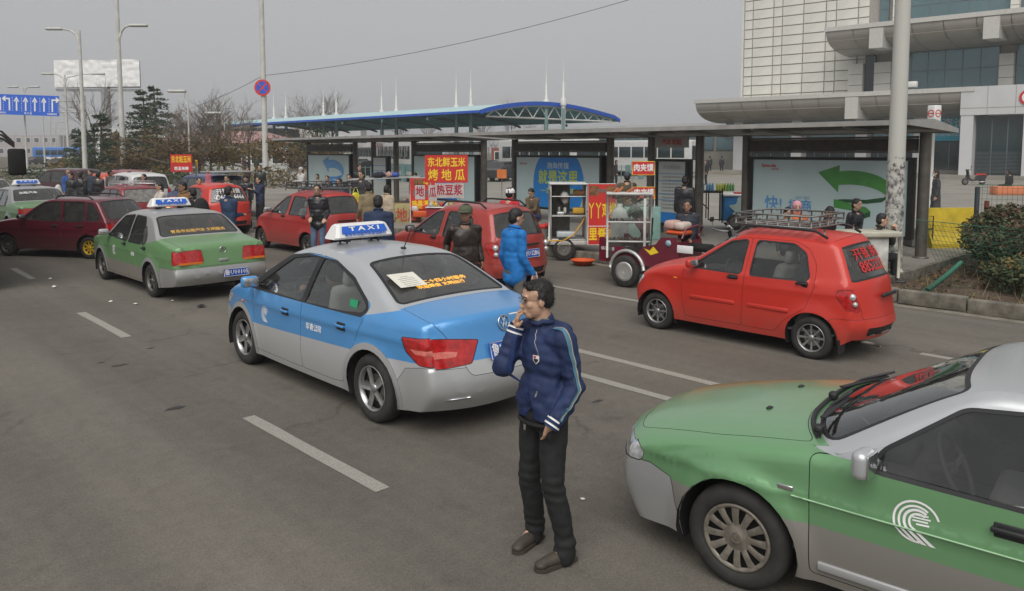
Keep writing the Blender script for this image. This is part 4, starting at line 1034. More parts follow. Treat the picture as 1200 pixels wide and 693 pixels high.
  root, b = build_car('hatchback_car', 'small orange red hatchback in front of the dark off-road car', 'car', (10.6, 37.3), -8, sp, 'far', STEELR, None, .16)
  rear_text(root, b, '开锁', 3.5, 0, .26, LETW, .012)
  # ---- silver car right of them, brown car
  sp = sp_hatch(SILVP, 'boxy')
  root, b = build_car('hatchback_car', 'silver hatchback half hidden behind two men in dark coats', 'car', (12.0, 42.5), -5, sp, 'far', STEELR, None, .16)
  sp = sp_hatch(DKRED, 'wagon', CGMID)
  root, b = build_car('estate_car', 'dark red estate car behind the man in a dark coat, left of the white car', 'car', (11.3, 36.5), -3, sp, 'far', STEELR, None, .16)
  # ---- blue estate with open tailgate carrying the food sign
  sp = sp_hatch(BLUEP, 'wagon', CGMID)
  root, b = build_car('estate_car', 'blue grey estate car with raised tailgate and goods on its roof', 'car', (11.4, 27.8), -3, sp, 'far', STEELR, None, .17)
  q = MB(); q.rbox((-1.6, 0, 1.74), (1.0, 1.5, .06), .02); q.obj('open_tailgate', SILVP, root)

# ------------------------------------------------------------------ where a sight line meets a level z, or a distance
_a, _p = R(YAW), R(PITCH)
_F = Vector((sin(_a) * cos(_p), cos(_a) * cos(_p), -sin(_p))); _Rt = Vector((cos(_a), -sin(_a), 0)); _U = _Rt.cross(_F)
def ray(x, y): return _F + _Rt * ((x - 600) / 900) - _U * ((y - 250) / 900)
def at(x, y, z=0.0):
  d = ray(x, y); t = (z - CAM_H) / d.z; return Vector((d.x * t, d.y * t, z))
def far(x, depth, z=0.0):
  d = ray(x, 177); t = depth / d.dot(_F); return Vector((d.x * t, d.y * t, z))
def onX(x, X, z=0.0):
  d = ray(x, 177); return Vector((X, X * d.y / d.x, z))

# ------------------------------------------------------------------ ground
def asphalt():
  m, nt, p = _m('asphalt'); N = nt.nodes.new; L = nt.links.new
  tc = N('ShaderNodeTexCoord')
  def noise_(sc, det=6, st=None, ro=.6):
    n = N('ShaderNodeTexNoise'); n.inputs['Scale'].default_value = sc; n.inputs['Detail'].default_value = det; n.inputs['Roughness'].default_value = ro
    if st:
      mp = N('ShaderNodeMapping'); mp.inputs['Scale'].default_value = st; L(tc.outputs['Object'], mp.inputs[0]); L(mp.outputs[0], n.inputs['Vector'])
    else: L(tc.outputs['Object'], n.inputs['Vector'])
    return n.outputs[0]
  def rng(s, a, b, c, d):
    r = N('ShaderNodeMapRange'); L(s, r.inputs[0]); r.inputs[1].default_value = a; r.inputs[2].default_value = b; r.inputs[3].default_value = c; r.inputs[4].default_value = d; return r.outputs[0]
  def mul(a, b):
    q = N('ShaderNodeMath'); q.operation = 'MULTIPLY'; L(a, q.inputs[0]); L(b, q.inputs[1]); return q.outputs[0]
  big = rng(noise_(.28, 5), .3, .7, .86, 1.12)
  lanes = rng(noise_(.9, 4, (1.0, .05, 1)), .35, .65, .93, 1.07)        # wear streaks along the lanes
  grit = mul(rng(noise_(150, 3), .3, .7, .62, 1.42), rng(noise_(46, 4), .3, .7, .84, 1.18))
  mid = rng(noise_(9, 6), .3, .7, .92, 1.08)
  stain = mul(rng(noise_(1.7, 7, None, .7), .58, .74, 1.0, .70), rng(noise_(.5, 5, (1.6, .045, 1)), .42, .62, .82, 1.06))
  v = mul(mul(mul(big, lanes), mul(grit, mid)), stain)
  # hair cracks
  vo = N('ShaderNodeTexVoronoi'); vo.feature = 'DISTANCE_TO_EDGE'; vo.inputs['Scale'].default_value = .42
  nn = N('ShaderNodeTexNoise'); nn.inputs['Scale'].default_value = 1.6; nn.inputs['Detail'].default_value = 8; L(tc.outputs['Object'], nn.inputs['Vector'])
  ad = N('ShaderNodeMix'); ad.data_type = 'RGBA'; ad.blend_type = 'ADD'; ad.inputs[0].default_value = .9; L(tc.outputs['Object'], ad.inputs[6]); L(nn.outputs['Color'], ad.inputs[7]); L(ad.outputs[2], vo.inputs['Vector'])
  gate = rng(noise_(.35, 3), .50, .60, 0, 1)
  cr = rng(vo.outputs['Distance'], .003, .014, 1, 0)
  ck = mul(cr, gate); ck2 = rng(ck, 0, 1, 1, .72); v = mul(v, ck2)
  sc = N('ShaderNodeVectorMath'); sc.operation = 'SCALE'; sc.inputs[0].default_value = (.148, .134, .114); L(v, sc.inputs['Scale'])
  L(sc.outputs[0], p.inputs['Base Color'])
  L(rng(noise_(3, 5), .3, .7, .78, .95), p.inputs['Roughness']); p.inputs['Specular IOR Level'].default_value = .35
  b = N('ShaderNodeBump'); b.inputs['Strength'].default_value = .5; b.inputs['Distance'].default_value = .006; L(noise_(140, 4), b.inputs['Height']); L(b.outputs[0], p.inputs['Normal'])
  return m
def paving(name, col, tile, gap=.02, dark=.75):
  m, nt, p = _m(name); N = nt.nodes.new; L = nt.links.new; tc = N('ShaderNodeTexCoord')
  br = N('ShaderNodeTexBrick'); br.offset = .5; br.inputs['Scale'].default_value = 1; br.inputs['Brick Width'].default_value = tile[0]; br.inputs['Row Height'].default_value = tile[1]
  br.inputs['Mortar Size'].default_value = gap; c = Vector(col)
  br.inputs['Color1'].default_value = _c(c); br.inputs['Color2'].default_value = _c(c * .94); br.inputs['Mortar'].default_value = _c(c * dark)
  L(tc.outputs['Object'], br.inputs['Vector'])
  n = N('ShaderNodeTexNoise'); n.inputs['Scale'].default_value = .5; n.inputs['Detail'].default_value = 8; L(tc.outputs['Object'], n.inputs['Vector'])
  n2 = N('ShaderNodeTexNoise'); n2.inputs['Scale'].default_value = 30; n2.inputs['Detail'].default_value = 4; L(tc.outputs['Object'], n2.inputs['Vector'])
  r = N('ShaderNodeMapRange'); r.inputs[1].default_value = .3; r.inputs[2].default_value = .7; r.inputs[3].default_value = .82; r.inputs[4].default_value = 1.12; L(n.outputs[0], r.inputs[0])
  r2 = N('ShaderNodeMapRange'); r2.inputs[1].default_value = .3; r2.inputs[2].default_value = .7; r2.inputs[3].default_value = .88; r2.inputs[4].default_value = 1.1; L(n2.outputs[0], r2.inputs[0])
  q = N('ShaderNodeMath'); q.operation = 'MULTIPLY'; L(r.outputs[0], q.inputs[0]); L(r2.outputs[0], q.inputs[1])
  s = N('ShaderNodeVectorMath'); s.operation = 'SCALE'; L(br.outputs['Color'], s.inputs[0]); L(q.outputs[0], s.inputs['Scale']); L(s.outputs[0], p.inputs['Base Color'])
  p.inputs['Roughness'].default_value = .85; return m
ASPH = asphalt(); PAVE = paving('plaza_paving', (.27, .255, .225), (1.2, .6), .012, .8); SIDE = paving('sidewalk_paving', (.255, .235, .205), (.5, .25), .008, .8)
CONC = mat('kerb_concrete', (.165, .15, .122), .9, var=.45, scale=6, bump=.8, bscale=28)
SOIL = mat('soil', (.085, .06, .04), .95, var=.4, scale=8, bump=.6, bscale=25)
MARK = mat('road_paint', (.30, .285, .25), .8, var=.22, scale=70)
def sheet(name, x0, y0, x1, y1, z, m, kind='structure'):
  q = MB(); nx = 1; q.poly([(x0, y0, z), (x1, y0, z), (x1, y1, z), (x0, y1, z)]); return q.obj(name, m, kind=kind)
GRS = mat('far_ground', (.10, .085, .055), .95, var=.3, scale=.2)
sheet('ground', -900, -60, 1800, 2200, -.02, GRS)
sheet('road', -30, -30, 13.0, 900, 0, ASPH)
sheet('pavement', 13.17, 5.2, 19.5, 70, .20, SIDE)
q = MB(); q.poly([(19.5, 5.2, .2), (19.5, -30, .2), (70.0, -30, .2), (70.0, 110, .2), (19.5, 110, .2)]); q.obj('plaza', PAVE, kind='structure')
# the planted bed behind the kerb, its soil and the low retaining edge of the pavement
q = MB(); rs = random.Random(3); n = 26; v = []
for i in range(n + 1):
  for j in range(n + 1):
    x = 13.17 + 6.33 * i / n; y = -12 + 17.1 * j / n
    v.append((x, y, .12 + .10 * noise.noise(Vector((x * 1.3, y * 1.3, 0))) - .06 * smoothstep(3.5, 5, y)))
q.add(v, [(a * (n + 1) + b, (a + 1) * (n + 1) + b, (a + 1) * (n + 1) + b + 1, a * (n + 1) + b + 1) for a in range(n) for b in range(n)], 0, True)
q.obj('planting_bed', SOIL, kind='structure')
q = MB(); q.box((16.4, 5.16, .07), (6.4, .1, .27)); q.obj('pavement_edge', CONC, kind='structure')
kerb = MB().box((13.09, 25, .0), (.14, 90, .05)).obj('kerb', CONC, kind='structure')
km = []
for k in range(3):
  q = MB(); q.rbox((0, 0, .115), (.17, .98, .23), .022, seg=3); q.v = [tuple(Vector(p) + Vector((noise.noise(Vector(p) * 9 + Vector((k, 0, 0))), 0, noise.noise(Vector(p) * 7 + Vector((0, k, 0))))) * .012) for p in q.v]; km.append(q.mesh('kerb_stone', CONC))
for i in range(75):
  o = bpy.data.objects.new('kerb_stone', km[i % 3]); COL.objects.link(o); o.parent = kerb
  o.location = (13.085 + rs.uniform(-.012, .012), -8 + i, rs.uniform(-.015, .012)); o.rotation_euler = (R(rs.uniform(-.5, .5)), 0, R(rs.uniform(-.9, .9)))
# painted lines
def line(x0, y0, x1, y1, w=.125, name='lane_marking'):
  q = MB(); n = max(2, int(abs(y1 - y0) / .4)); v = []
  for i in range(n + 1):
    t = i / n; x = x0 + (x1 - x0) * t; y = y0 + (y1 - y0) * t
    v += [(x - w / 2 + rs.uniform(-.006, .006), y, .004), (x + w / 2 + rs.uniform(-.006, .006), y, .004)]
  q.add(v, [(2 * i, 2 * i + 1, 2 * i + 3, 2 * i + 2) for i in range(n)]); q.obj(name, MARK, kind='structure')
line(6.31, -6, 6.33, 8.2); line(7.04, -6, 7.10, 8.2); line(7.2, 12.8, 7.6, 40); line(10.16, 6.2, 10.35, 24); line(9.99, 2.38, 9.99, 3.16)
line(3.09, 4.56, 3.08, 6.72); line(3.29, 10.78, 3.31, 12.93); line(3.54, 17.0, 3.58, 18.85); line(3.8, 23.2, 3.85, 25.2)
GUT = mat('gutter_dust', (.21, .19, .155), .95, var=.3, scale=5)
q = MB(); n = 60; v = []
for i in range(n + 1):
  y = -10 + 60 * i / n; wdt = .22 + .16 * noise.noise(Vector((y * .7, 0, 3))); v += [(13.0, y, .004), (13.0 - wdt, y, .004)]
q.add(v, [(2 * i, 2 * i + 2, 2 * i + 3, 2 * i + 1) for i in range(n)]); q.obj('gutter', GUT, kind='structure')

# ------------------------------------------------------------------ bus shelters
BRZ = mat('shelter_bronze', (.12, .11, .095), .45, .35, var=.2, scale=5); ROOFG = mat('shelter_roof_grey', (.40, .39, .37), .5, .3, var=.15, scale=3)
DARKM = mat('shelter_dark', (.022, .022, .022), .4, .3); POSTER = mat('poster_teal', (.46, .59, .60), .35, var=.06, scale=1.2, coat=.3)
BRN = mat('shelter_brown', (.06, .048, .038), .5, .2, var=.2)
PGREEN = mat('poster_green', (.07, .27, .06), .4, var=.12, scale=4); PGREEND = mat('poster_green_dark', (.02, .09, .035), .4); PBLUE = mat('poster_blue', (.02, .22, .62), .4, var=.06); PBLUEL = mat('poster_light_blue', (.10, .30, .60), .4)
SA, SB = 17.12, .06
def sline(Y, off=0.0): return SA + SB * Y + off
def board(root, y0, y1, z0, z1, m=POSTER, name='billboard', label=None, foot=True):
  """light box along the shelter line between y0 and y1; returns the frame of its face towards the road (x to the right as seen)"""
  A = Vector((sline(y1, -.12), y1, z0)); B = Vector((sline(y0, -.12), y0, z0)); dx = (B - A); Lh = dx.length; dx.normalize(); nrm = dx.cross(Vector((0, 0, 1)))
  C = (A + B) / 2; ang = atan2(dx.y, dx.x); H = z1 - z0
  Rm = Matrix.Rotation(ang, 3, 'Z')
  def bar(name, cx, cz, lx, lz, d, mm, par, off=0.0):
    q = MB(); q.box(tuple(C + dx * cx + Vector((0, 0, cz)) - nrm * off), (lx, d, lz), M=Rm); return q.obj(name, mm, par)
  bd = bar('display_case', 0, H / 2, Lh, H + .0, .16, DARKM, root, .09)
  ps = bar('poster', 0, H / 2, Lh - .20, H - .14, .012, m, bd, -.008)
  for (cz, lz) in ((H - .035, .07), (.035, .07)): bar('case_rail', 0, cz, Lh, lz, .05, DARKM, bd, -.02)
  for cx in (-Lh / 2 + .05, Lh / 2 - .05): bar('case_rail', cx, H / 2, .10, H - .145, .048, DARKM, bd, -.018)
  if foot:
    for cx in (-Lh * .36, Lh * .36): bar('case_foot', cx, (-(z0 - .2)) / 2, .08, z0 - .2, .08, BRZ, bd, .09)
  F = frame(C + Vector((0, 0, H / 2)) - nrm * (-.017), dx, (0, 0, 1))
  return bd, ps, F, Lh, H
def flat(name, F, pts, m, par, z=.0, t=.002, **kw):
  q = MB(); q.prism([F @ Vector((a, b, z)) for a, b in pts], F.to_3x3() @ Vector((0, 0, t))); return q.obj(name, m, par, **kw)
def shelter(label, Y0, Y1, posts, boards, beams):
  root = thing('bus_shelter', label, 'bus shelter', (0, 0, 0), 0, 'bus shelters along the kerb')
  root.location = (sline(Y0), Y0, .2); off = -Vector(root.location)
  pr = thing('tmp', '', '')          # parts are built in world space and then shifted into the shelter's own space
  parts = []
  A = Vector((sline(Y0 - .25), Y0 - .25, 0)); B = Vector((sline(Y1 + .3), Y1 + .3, 0)); d = (B - A).normalized(); nr = Vector((d.y, -d.x, 0))  # towards +X
  def at2(Y, ox, z): return Vector((sline(Y, ox), Y, z))
  # roof: a shallow wing, thin at the road side, on tapered ribs
  q = MB(); prof = [(-1.60, 3.0), (-1.60, 3.055), (-.4, 3.10), (.9, 2.93), (.9, 2.87), (-.3, 2.93), (-1.5, 2.985)]
  v = [A + nr * a + Vector((0, 0, z)) for a, z in prof] + [B + nr * a + Vector((0, 0, z)) for a, z in prof]; n = len(prof)
  q.add(v, [tuple(range(n)), tuple(2 * n - 1 - i for i in range(n))] + [((i + 1) % n, i, n + i, n + (i + 1) % n) for i in range(n)], 0)
  parts.append(q.obj('roof', BRN, pr))
  q = MB()
  for (ox, zc, h) in ((-1.63, 3.02, .10), (.93, 2.90, .09)):
    q.box(tuple((A + B) / 2 + nr * ox + Vector((0, 0, zc))), ((B - A).length + .06, .06, h), M=Matrix.Rotation(atan2(d.y, d.x), 3, 'Z')); parts.append(q.obj('roof_edge', ROOFG, pr)); q = MB()
  for P in (A, B):
    q = MB(); v = [P + nr * a + Vector((0, 0, z)) for a, z in ((-1.6, 2.97), (-1.6, 3.07), (-.4, 3.115), (.9, 2.945), (.9, 2.855), (-.3, 2.915))]
    q.prism(v, d * (.06 if P is B else -.06)); parts.append(q.obj('roof_edge', ROOFG, pr))
  q = MB(); q.add([A + nr * a + Vector((0, 0, z + .006)) for a, z in ((-1.6, 3.055), (-.4, 3.10), (.9, 2.93))] + [B + nr * a + Vector((0, 0, z + .006)) for a, z in ((-1.6, 3.055), (-.4, 3.10), (.9, 2.93))], [(0, 1, 4, 3), (1, 2, 5, 4)]); parts.append(q.obj('roof_sheet', ROOFG, pr))
  Y = Y0 + 1.0
  while Y < Y1:
    q = MB(); c = at2(Y, 0, 0); q.prism([c + nr * a + Vector((0, 0, z)) for a, z in ((-1.5, 2.93), (-1.5, 2.98), (.8, 2.88), (.8, 2.82), (-.2, 2.86))], d * .05); parts.append(q.obj('roof_rib', ROOFG, pr)); Y += 2.15
  for Y in posts:
    q = MB(); c = at2(Y, .05, 0); q.lathe([(.115, .2), (.115, 2.86)], 16, c=(c.x, c.y, 0)); q.lathe([(.16, .2), (.16, .225), (.09, .25)], 12, c=(c.x, c.y, 0)); parts.append(q.obj('post', BRZ, pr))
  for (a, b) in beams:
    q = MB(); P0, P1 = at2(a, -.02, 2.60), at2(b, -.02, 2.60); ang = atan2((P1 - P0).y, (P1 - P0).x)
    q.box(tuple((P0 + P1) / 2), ((P1 - P0).length, .12, .26), M=Matrix.Rotation(ang, 3, 'Z')); parts.append(q.obj('header_panel', BRN, pr))
    for zz in (2.76, 2.445):
      q = MB(); q.box(tuple((P0 + P1) / 2 + Vector((0, 0, zz - 2.60)) - nr * .02), ((P1 - P0).length, .16, .045), M=Matrix.Rotation(ang, 3, 'Z')); parts.append(q.obj('header_rail', BRZ, pr))
  for b in boards: b(pr)
  for ch in list(pr.children):
    ch.parent = root; ch.matrix_parent_inverse = Matrix.Identity(4); ch.location = off
  bpy.data.objects.remove(pr); return root
def ribbon(F, par, m, md, mir=1, s=1.0, cx=0.0, cy=0.0):
  def band(pa, pb, mm, z): 
    q = MB(); n = len(pa); v = [F @ Vector((cx + mir * a * s, cy + b * s, z)) for a, b in pa] + [F @ Vector((cx + mir * a * s, cy + b * s, z)) for a, b in pb]
    q.add(v, [(i, i + 1, n + i + 1, n + i) if mir < 0 else (n + i, n + i + 1, i + 1, i) for i in range(n - 1)]); q.obj('printed_arrow', mm, par)
  E = lambda cx_, cy_, rx, ry, a0, a1, n=16: [(cx_ + rx * cos(R(a0 + (a1 - a0) * i / n)), cy_ + ry * sin(R(a0 + (a1 - a0) * i / n))) for i in range(n + 1)]
  band(E(-.1, -.02, 1.05, .50, 118, 4), E(-.1, -.30, .98, .42, 118, 20), m, .004)
  q = MB(); pts = [(-1.02, .42), (-.42, .62), (-.45, -.10)]; q.add([F @ Vector((cx + mir * a * s, cy + b * s, .005)) for a, b in pts], [(0, 2, 1) if mir > 0 else (0, 1, 2)]); q.obj('printed_arrow', m, par)
  band([(.95, .02), (.75, -.18), (.3, -.26), (-.3, -.27), (-.55, -.30)], [(.92, -.12), (.7, -.30), (.3, -.36), (-.3, -.36), (-.55, -.48)], md, .0045)
  band([(-.56, -.28), (-.2, -.36), (.3, -.45), (.42, -.55)], [(-.55, -.50), (-.2, -.54), (.15, -.58), (.42, -.70)], m, .005)
  band([(.42, -.55), (.2, -.64), (-.02, -.70)], [(.42, -.68), (.22, -.76), (.0, -.80)], md, .0055)
def ad_green(pr):
  bd, ps, F, L, H = board(pr, 5.78, 9.66, .58, 2.33)
  ribbon(F, bd, PGREEN, PGREEND, 1, .86, .72, .16)
  text('Symedia', .12, LETR, bd, F @ Matrix.Translation((-1.42, .66, .004)), bold=.002); text('城市传媒', .05, LETR, bd, F @ Matrix.Translation((-1.25, .57, .004)))
  text('快! ', .38, PBLUEL, bd, F @ Matrix.Translation((-1.22, -.28, .004)), bold=.006); text('招商', .30, PBLUEL, bd, F @ Matrix.Translation((-.58, -.30, .004)), bold=.005); text('GO GO', .11, PBLUEL, bd, F @ Matrix.Translation((-.52, -.09, .004)))
def info_board(pr):
  bd, ps, F, L, H = board(pr, 11.5, 12.62, .42, 2.25, mat('timetable', (.50, .54, .52), .4, var=.05, scale=2))
  for z in (.50, .30, -.05, -.22): flat('print', F, [(-.46, z), (.46, z), (.46, z + .018), (-.46, z + .018)], PBLUEL, bd, .003)
  flat('print', F, [(-.46, -.84), (.46, -.84), (.46, -.55), (-.46, -.55)], PBLUE, bd, .003)
  text('汽车客运站', .12, mat('print_grey', (.3, .3, .3), .6), bd, F @ Matrix.Translation((0, .68, .004)))
  for k in range(10): text('公交站点线路 首末班车时间', .055, mat('print_grey', (.3, .3, .3), .6), bd, F @ Matrix.Translation((0, .42 - .095 * k, .004)), name='print')
  hp = flat('name_panel', F, [(-.56, 1.22), (.56, 1.22), (.56, 1.50), (-.56, 1.50)], ROOFG, bd, .01, .02)
  text('汽车东站', .17, LETR, bd, F @ Matrix.Translation((0, 1.36, .035)), bold=.004)
def ellipse(F, cx, cy, rx, ry, x0, x1, y0, y1):
  o = []
  for i in range(64):
    a = 2 * pi * i / 64; o.append((max(x0, min(x1, cx + rx * cos(a))), max(y0, min(y1, cy + ry * sin(a)))))
  return o
def ad_blue(pr):
  bd, ps, F, L, H = board(pr, 14.62, 18.62, .58, 2.33)
  flat('printed_disc', F, ellipse(F, .1, -.05, 1.15, 1.25, -1.9, 1.9, -.80, .80), PBLUE, bd, .003)
  text('渤海传媒', .22, mat('letter_pale', (.5, .62, .66), .5), bd, F @ Matrix.Translation((.1, .53, .007)), sx=1.15, bold=.003); text('就是这里', .48, mat('letter_lime', (.45, .55, .08), .5), bd, F @ Matrix.Translation((.1, .14, .007)), sx=.95, bold=.012)
  text('一站车身广告', .24, mat('letter_lime', (.45, .55, .08), .5), bd, F @ Matrix.Translation((.1, -.28, .007)), sx=1.1, bold=.003); text('Symedia', .11, LETR, bd, F @ Matrix.Translation((-1.55, .60, .005)))
def ad_plain(pr):
  bd, ps, F, L, H = board(pr, 20.7, 24.85, .58, 2.33)
  flat('printed_disc', F, ellipse(F, -.2, -.75, 1.1, 1.1, -1.9, 1.9, -.80, .80), PBLUE, bd, .003)
def info2(pr):
  bd, ps, F, L, H = board(pr, 26.75, 28.0, .42, 2.25, mat('timetable', (.50, .54, .52), .4))
  for z in (.50, .28, .1, -.1): flat('print', F, [(-.5, z), (.5, z), (.5, z + .03), (-.5, z + .03)], PBLUEL, bd, .003)
  text('汽车东站', .18, LETR, bd, F @ Matrix.Translation((0, 1.36, .035)), bold=.004)
def ad_ribbon(pr):
  bd, ps, F, L, H = board(pr, 29.9, 34.2, .58, 2.33)
  ribbon(F, bd, PBLUEL, PBLUE, 1, 1.05, .55, .1)
shelter('long grey bus shelter on the right, with the green arrow and blue disc billboards', 5.6, 18.85, (5.62, 9.86, 11.28, 12.9, 14.46, 18.8), (ad_green, info_board, ad_blue), ((5.75, 9.7), (14.55, 18.7)))
shelter('second grey bus shelter, further left, with the blue ribbon arrow billboard', 20.45, 34.5, (20.5, 25.0, 26.35, 28.15, 29.75, 34.4), (ad_plain, info2, ad_ribbon), ((20.6, 24.9), (29.85, 34.3)))

# ------------------------------------------------------------------ poles and lamps
POLEW = mat('pole_white', (.52, .52, .49), .55, var=.12, scale=3)
def peel():
  m, nt, p = _m('pole_peeling'); N = nt.nodes.new; L = nt.links.new; tc = N('ShaderNodeTexCoord'); sp = N('ShaderNodeSeparateXYZ'); L(tc.outputs['Object'], sp.inputs[0])
  n = N('ShaderNodeTexNoise'); n.inputs['Scale'].default_value = 9; n.inputs['Detail'].default_value = 9; n.inputs['Roughness'].default_value = .75; L(tc.outputs['Object'], n.inputs['Vector'])
  h = N('ShaderNodeMapRange'); h.inputs[1].default_value = 2.6; h.inputs[2].default_value = 1.9; h.inputs[3].default_value = .30; h.inputs[4].default_value = 0.02; L(sp.outputs[2], h.inputs[0])
  s = N('ShaderNodeMath'); s.operation = 'SUBTRACT'; L(n.outputs[0], s.inputs[0]); L(h.outputs[0], s.inputs[1])
  r = N('ShaderNodeMapRange'); r.inputs[1].default_value = .46; r.inputs[2].default_value = .50; L(s.outputs[0], r.inputs[0])
  n2 = N('ShaderNodeTexNoise'); n2.inputs['Scale'].default_value = 14; n2.inputs['Detail'].default_value = 4; L(tc.outputs['Object'], n2.inputs['Vector'])
  cr = N('ShaderNodeMix'); cr.data_type = 'RGBA'; cr.inputs[6].default_value = (.30, .29, .27, 1); cr.inputs[7].default_value = (.075, .07, .075, 1)
  r3 = N('ShaderNodeMapRange'); r3.inputs[1].default_value = .42; r3.inputs[2].default_value = .62; L(n2.outputs[0], r3.inputs[0]); L(r3.outputs[0], cr.inputs[0])
  mx = N('ShaderNodeMix'); mx.data_type = 'RGBA'; mx.inputs[6].default_value = (.50, .50, .46, 1); L(r.outputs[0], mx.inputs[0]); L(cr.outputs[2], mx.inputs[7]); L(mx.outputs[2], p.inputs['Base Color'])
  p.inputs['Roughness'].default_value = .7; b = N('ShaderNodeBump'); b.inputs['Strength'].default_value = .4; b.inputs['Distance'].default_value = .004; L(r.outputs[0], b.inputs['Height']); L(b.outputs[0], p.inputs['Normal']); return m
t = thing('lamp_post', 'big pale lamp post with peeling paint in front of the green arrow billboard', 'lamp post', (15.2, 5.37, .2))
q = MB(); q.lathe([(.172, 0), (.150, 2.3), (.135, 5), (.11, 9.5)], 28); q.lathe([(.21, 0), (.21, .03), (.175, .05)], 20); q.obj('pole', peel(), t)
q = MB(); q.tube([(0, 0, 9.4), (-.6, 0, 9.9), (-2.0, 0, 10.1)], .05, 8); q.obj('arm', POLEW, t); q = MB(); q.rbox((-2.3, 0, 10.1), (.8, .3, .12), .05); q.obj('lamp_head', POLEW, t)
def lamp(x, depth, h, arms, label, r=.10, z0=0.0, armx=None, group='street lamps along the road', heads=True, lean=0):
  P = far(x, depth, z0); t = thing('street_lamp', label, 'street lamp', tuple(P), 0, group)
  q = MB(); q.lathe([(r * 1.2, 0), (r, h * .4), (r * .6, h)], 10); q.obj('pole', POLEW, t)
  for (az, ln, zz) in arms:
    dx = _Rt * cos(az) + Vector((0, 1, 0)) * sin(az); z = zz if zz else h
    q = MB(); q.tube([Vector((0, 0, z - 1.0)), dx * .25 + Vector((0, 0, z - .3)), dx * (ln * .5) + Vector((0, 0, z)), dx * ln + Vector((0, 0, z + .12))], [r * .5, r * .5, r * .45, r * .4], 6); a = q.obj('arm', POLEW, t)
    q = MB(); c = dx * (ln + .45) + Vector((0, 0, z + .10)); q.rbox(tuple(c), (1.3, .42, .2), .09, M=Matrix.Rotation(atan2(dx.y, dx.x), 3, 'Z')); q.obj('lamp_head', POLEW, t)
  return t
lamp(99, 61, 11.9, ((pi, 1.5, 0),), 'street lamp arching left above the white hoarding, beside the blue lane sign', .17)
lamp(144, 55, 16.5, ((0, 1.0, 11.2),), 'tall pole with one lamp arm pointing right, right of the white hoarding', .17)
lamp(80, 83, 10.6, ((pi, 1.4, 0), (0, 3.2, 0)), 'street lamp with a lower lamp, behind the arching one', .13)
lamp(31, 95, 10.2, ((pi, .8, 0), (0, .9, 0)), 'double headed street lamp above the blue lane sign', .12)
for x, d, h in ((52, 120, 9.6), (60, 150, 9.4), (66, 185, 9.2), (71, 225, 9), (75, 270, 9)):
  lamp(x, d, h, ((pi, 1.0, 0), (0, 1.0, 0)), {52: 'nearest', 60: 'second', 66: 'third', 71: 'fourth', 75: 'farthest'}[x] + ' of the five distant double headed street lamps down the road', .12, group='far street lamps receding down the road')
lamp(222, 55, 6.6, ((pi, .3, 0),), 'thin lamp among the bare trees, left of the long blue canopy', .07)
lamp(264, 60, 5.3, ((pi, .4, 0),), 'short grey lamp before the pink roofed house', .06)
# pole with the no stopping sign
P = at(312, 222, 0); t = thing('sign_pole', 'tall white pole carrying a round blue and red no stopping sign', 'sign pole', tuple(P))
q = MB(); q.lathe([(.20, 0), (.17, 5), (.14, 13)], 16); q.obj('pole', POLEW, t)
F = frame(-_F * .22 + Vector((0, 0, 6.45)), _Rt, (0, 0, 1)); o = flat('round_sign', F, [(.52 * cos(2 * pi * i / 32), .52 * sin(2 * pi * i / 32)) for i in range(32)], mat('sign_red', (.62, .04, .03), .4), t, 0, .02)
flat('blue_field', F, [(.40 * cos(2 * pi * i / 32), .40 * sin(2 * pi * i / 32)) for i in range(32)], mat('sign_blue', (.03, .10, .52), .4), o, .022, .004)
for sg in (1, -1): flat('red_bar', F, [(-.32 * sg - .035, -.30), (-.32 * sg + .06, -.34), (.32 * sg + .035, .30), (.32 * sg - .06, .34)][::sg], mat('sign_red', (.62, .04, .03), .4), o, .028 if sg > 0 else .031, .003)
# lane arrow gantry
P = far(101, 94); t = thing('lane_sign', 'blue overhead lane sign with seven white arrows on a cantilever pole', 'road sign', tuple(P))
q = MB(); q.lathe([(.28, 0), (.22, 9.2)], 12); q.obj('pole', POLEW, t)
xr = -_Rt
for z in (8.5, 7.2):
  q = MB(); q.tube([Vector((0, 0, z)), xr * 5.5 + Vector((0, 0, z))], .09, 6); q.obj('arm', POLEW, t)
F = frame(xr * 6.9 - _F * .15 + Vector((0, 0, 8.0)), (_Rt - Vector((0, 0, .035))), (0, 0, 1)); SBL = mat('sign_bright_blue', (.015, .12, .62), .4, var=.04)
Wd, Hd = 7.9, 2.45; o = flat('sign_panel', F, [(-Wd / 2, -Hd / 2), (Wd / 2, -Hd / 2), (Wd / 2, Hd / 2), (-Wd / 2, Hd / 2)], SBL, t, 0, .08)
for i, k in enumerate('LLUUUUR'):
  x = -Wd / 2 + .55 + i * 1.11 + (.25 if k == 'L' else (-.1 if k == 'R' else 0)); z = .09
  flat('white_arrow', F, [(x - .09, -.72), (x + .09, -.72), (x + .09, .62 if k != 'U' else .5), (x - .09, .62 if k != 'U' else .5)], LETW, o, z, .01)
  if k == 'U': flat('arrow_head', F, [(x - .32, .42), (x - .22, .34), (x, .62), (x + .22, .34), (x + .32, .42), (x, .98)], LETW, o, z + .02, .01)
  else:
    s = -1 if k == 'L' else 1
    pts = [(x + s * .09, .62), (x + s * .5, .62), (x + s * .42, .42), (x + s * .50, .36), (x + s * .92, .71), (x + s * .50, 1.06), (x + s * .42, 1.0), (x + s * .5, .80), (x - s * .09, .80), (x - s * .09, .62)]
    flat('arrow_head', F, pts if s > 0 else pts[::-1], LETW, o, z + .02, .01)
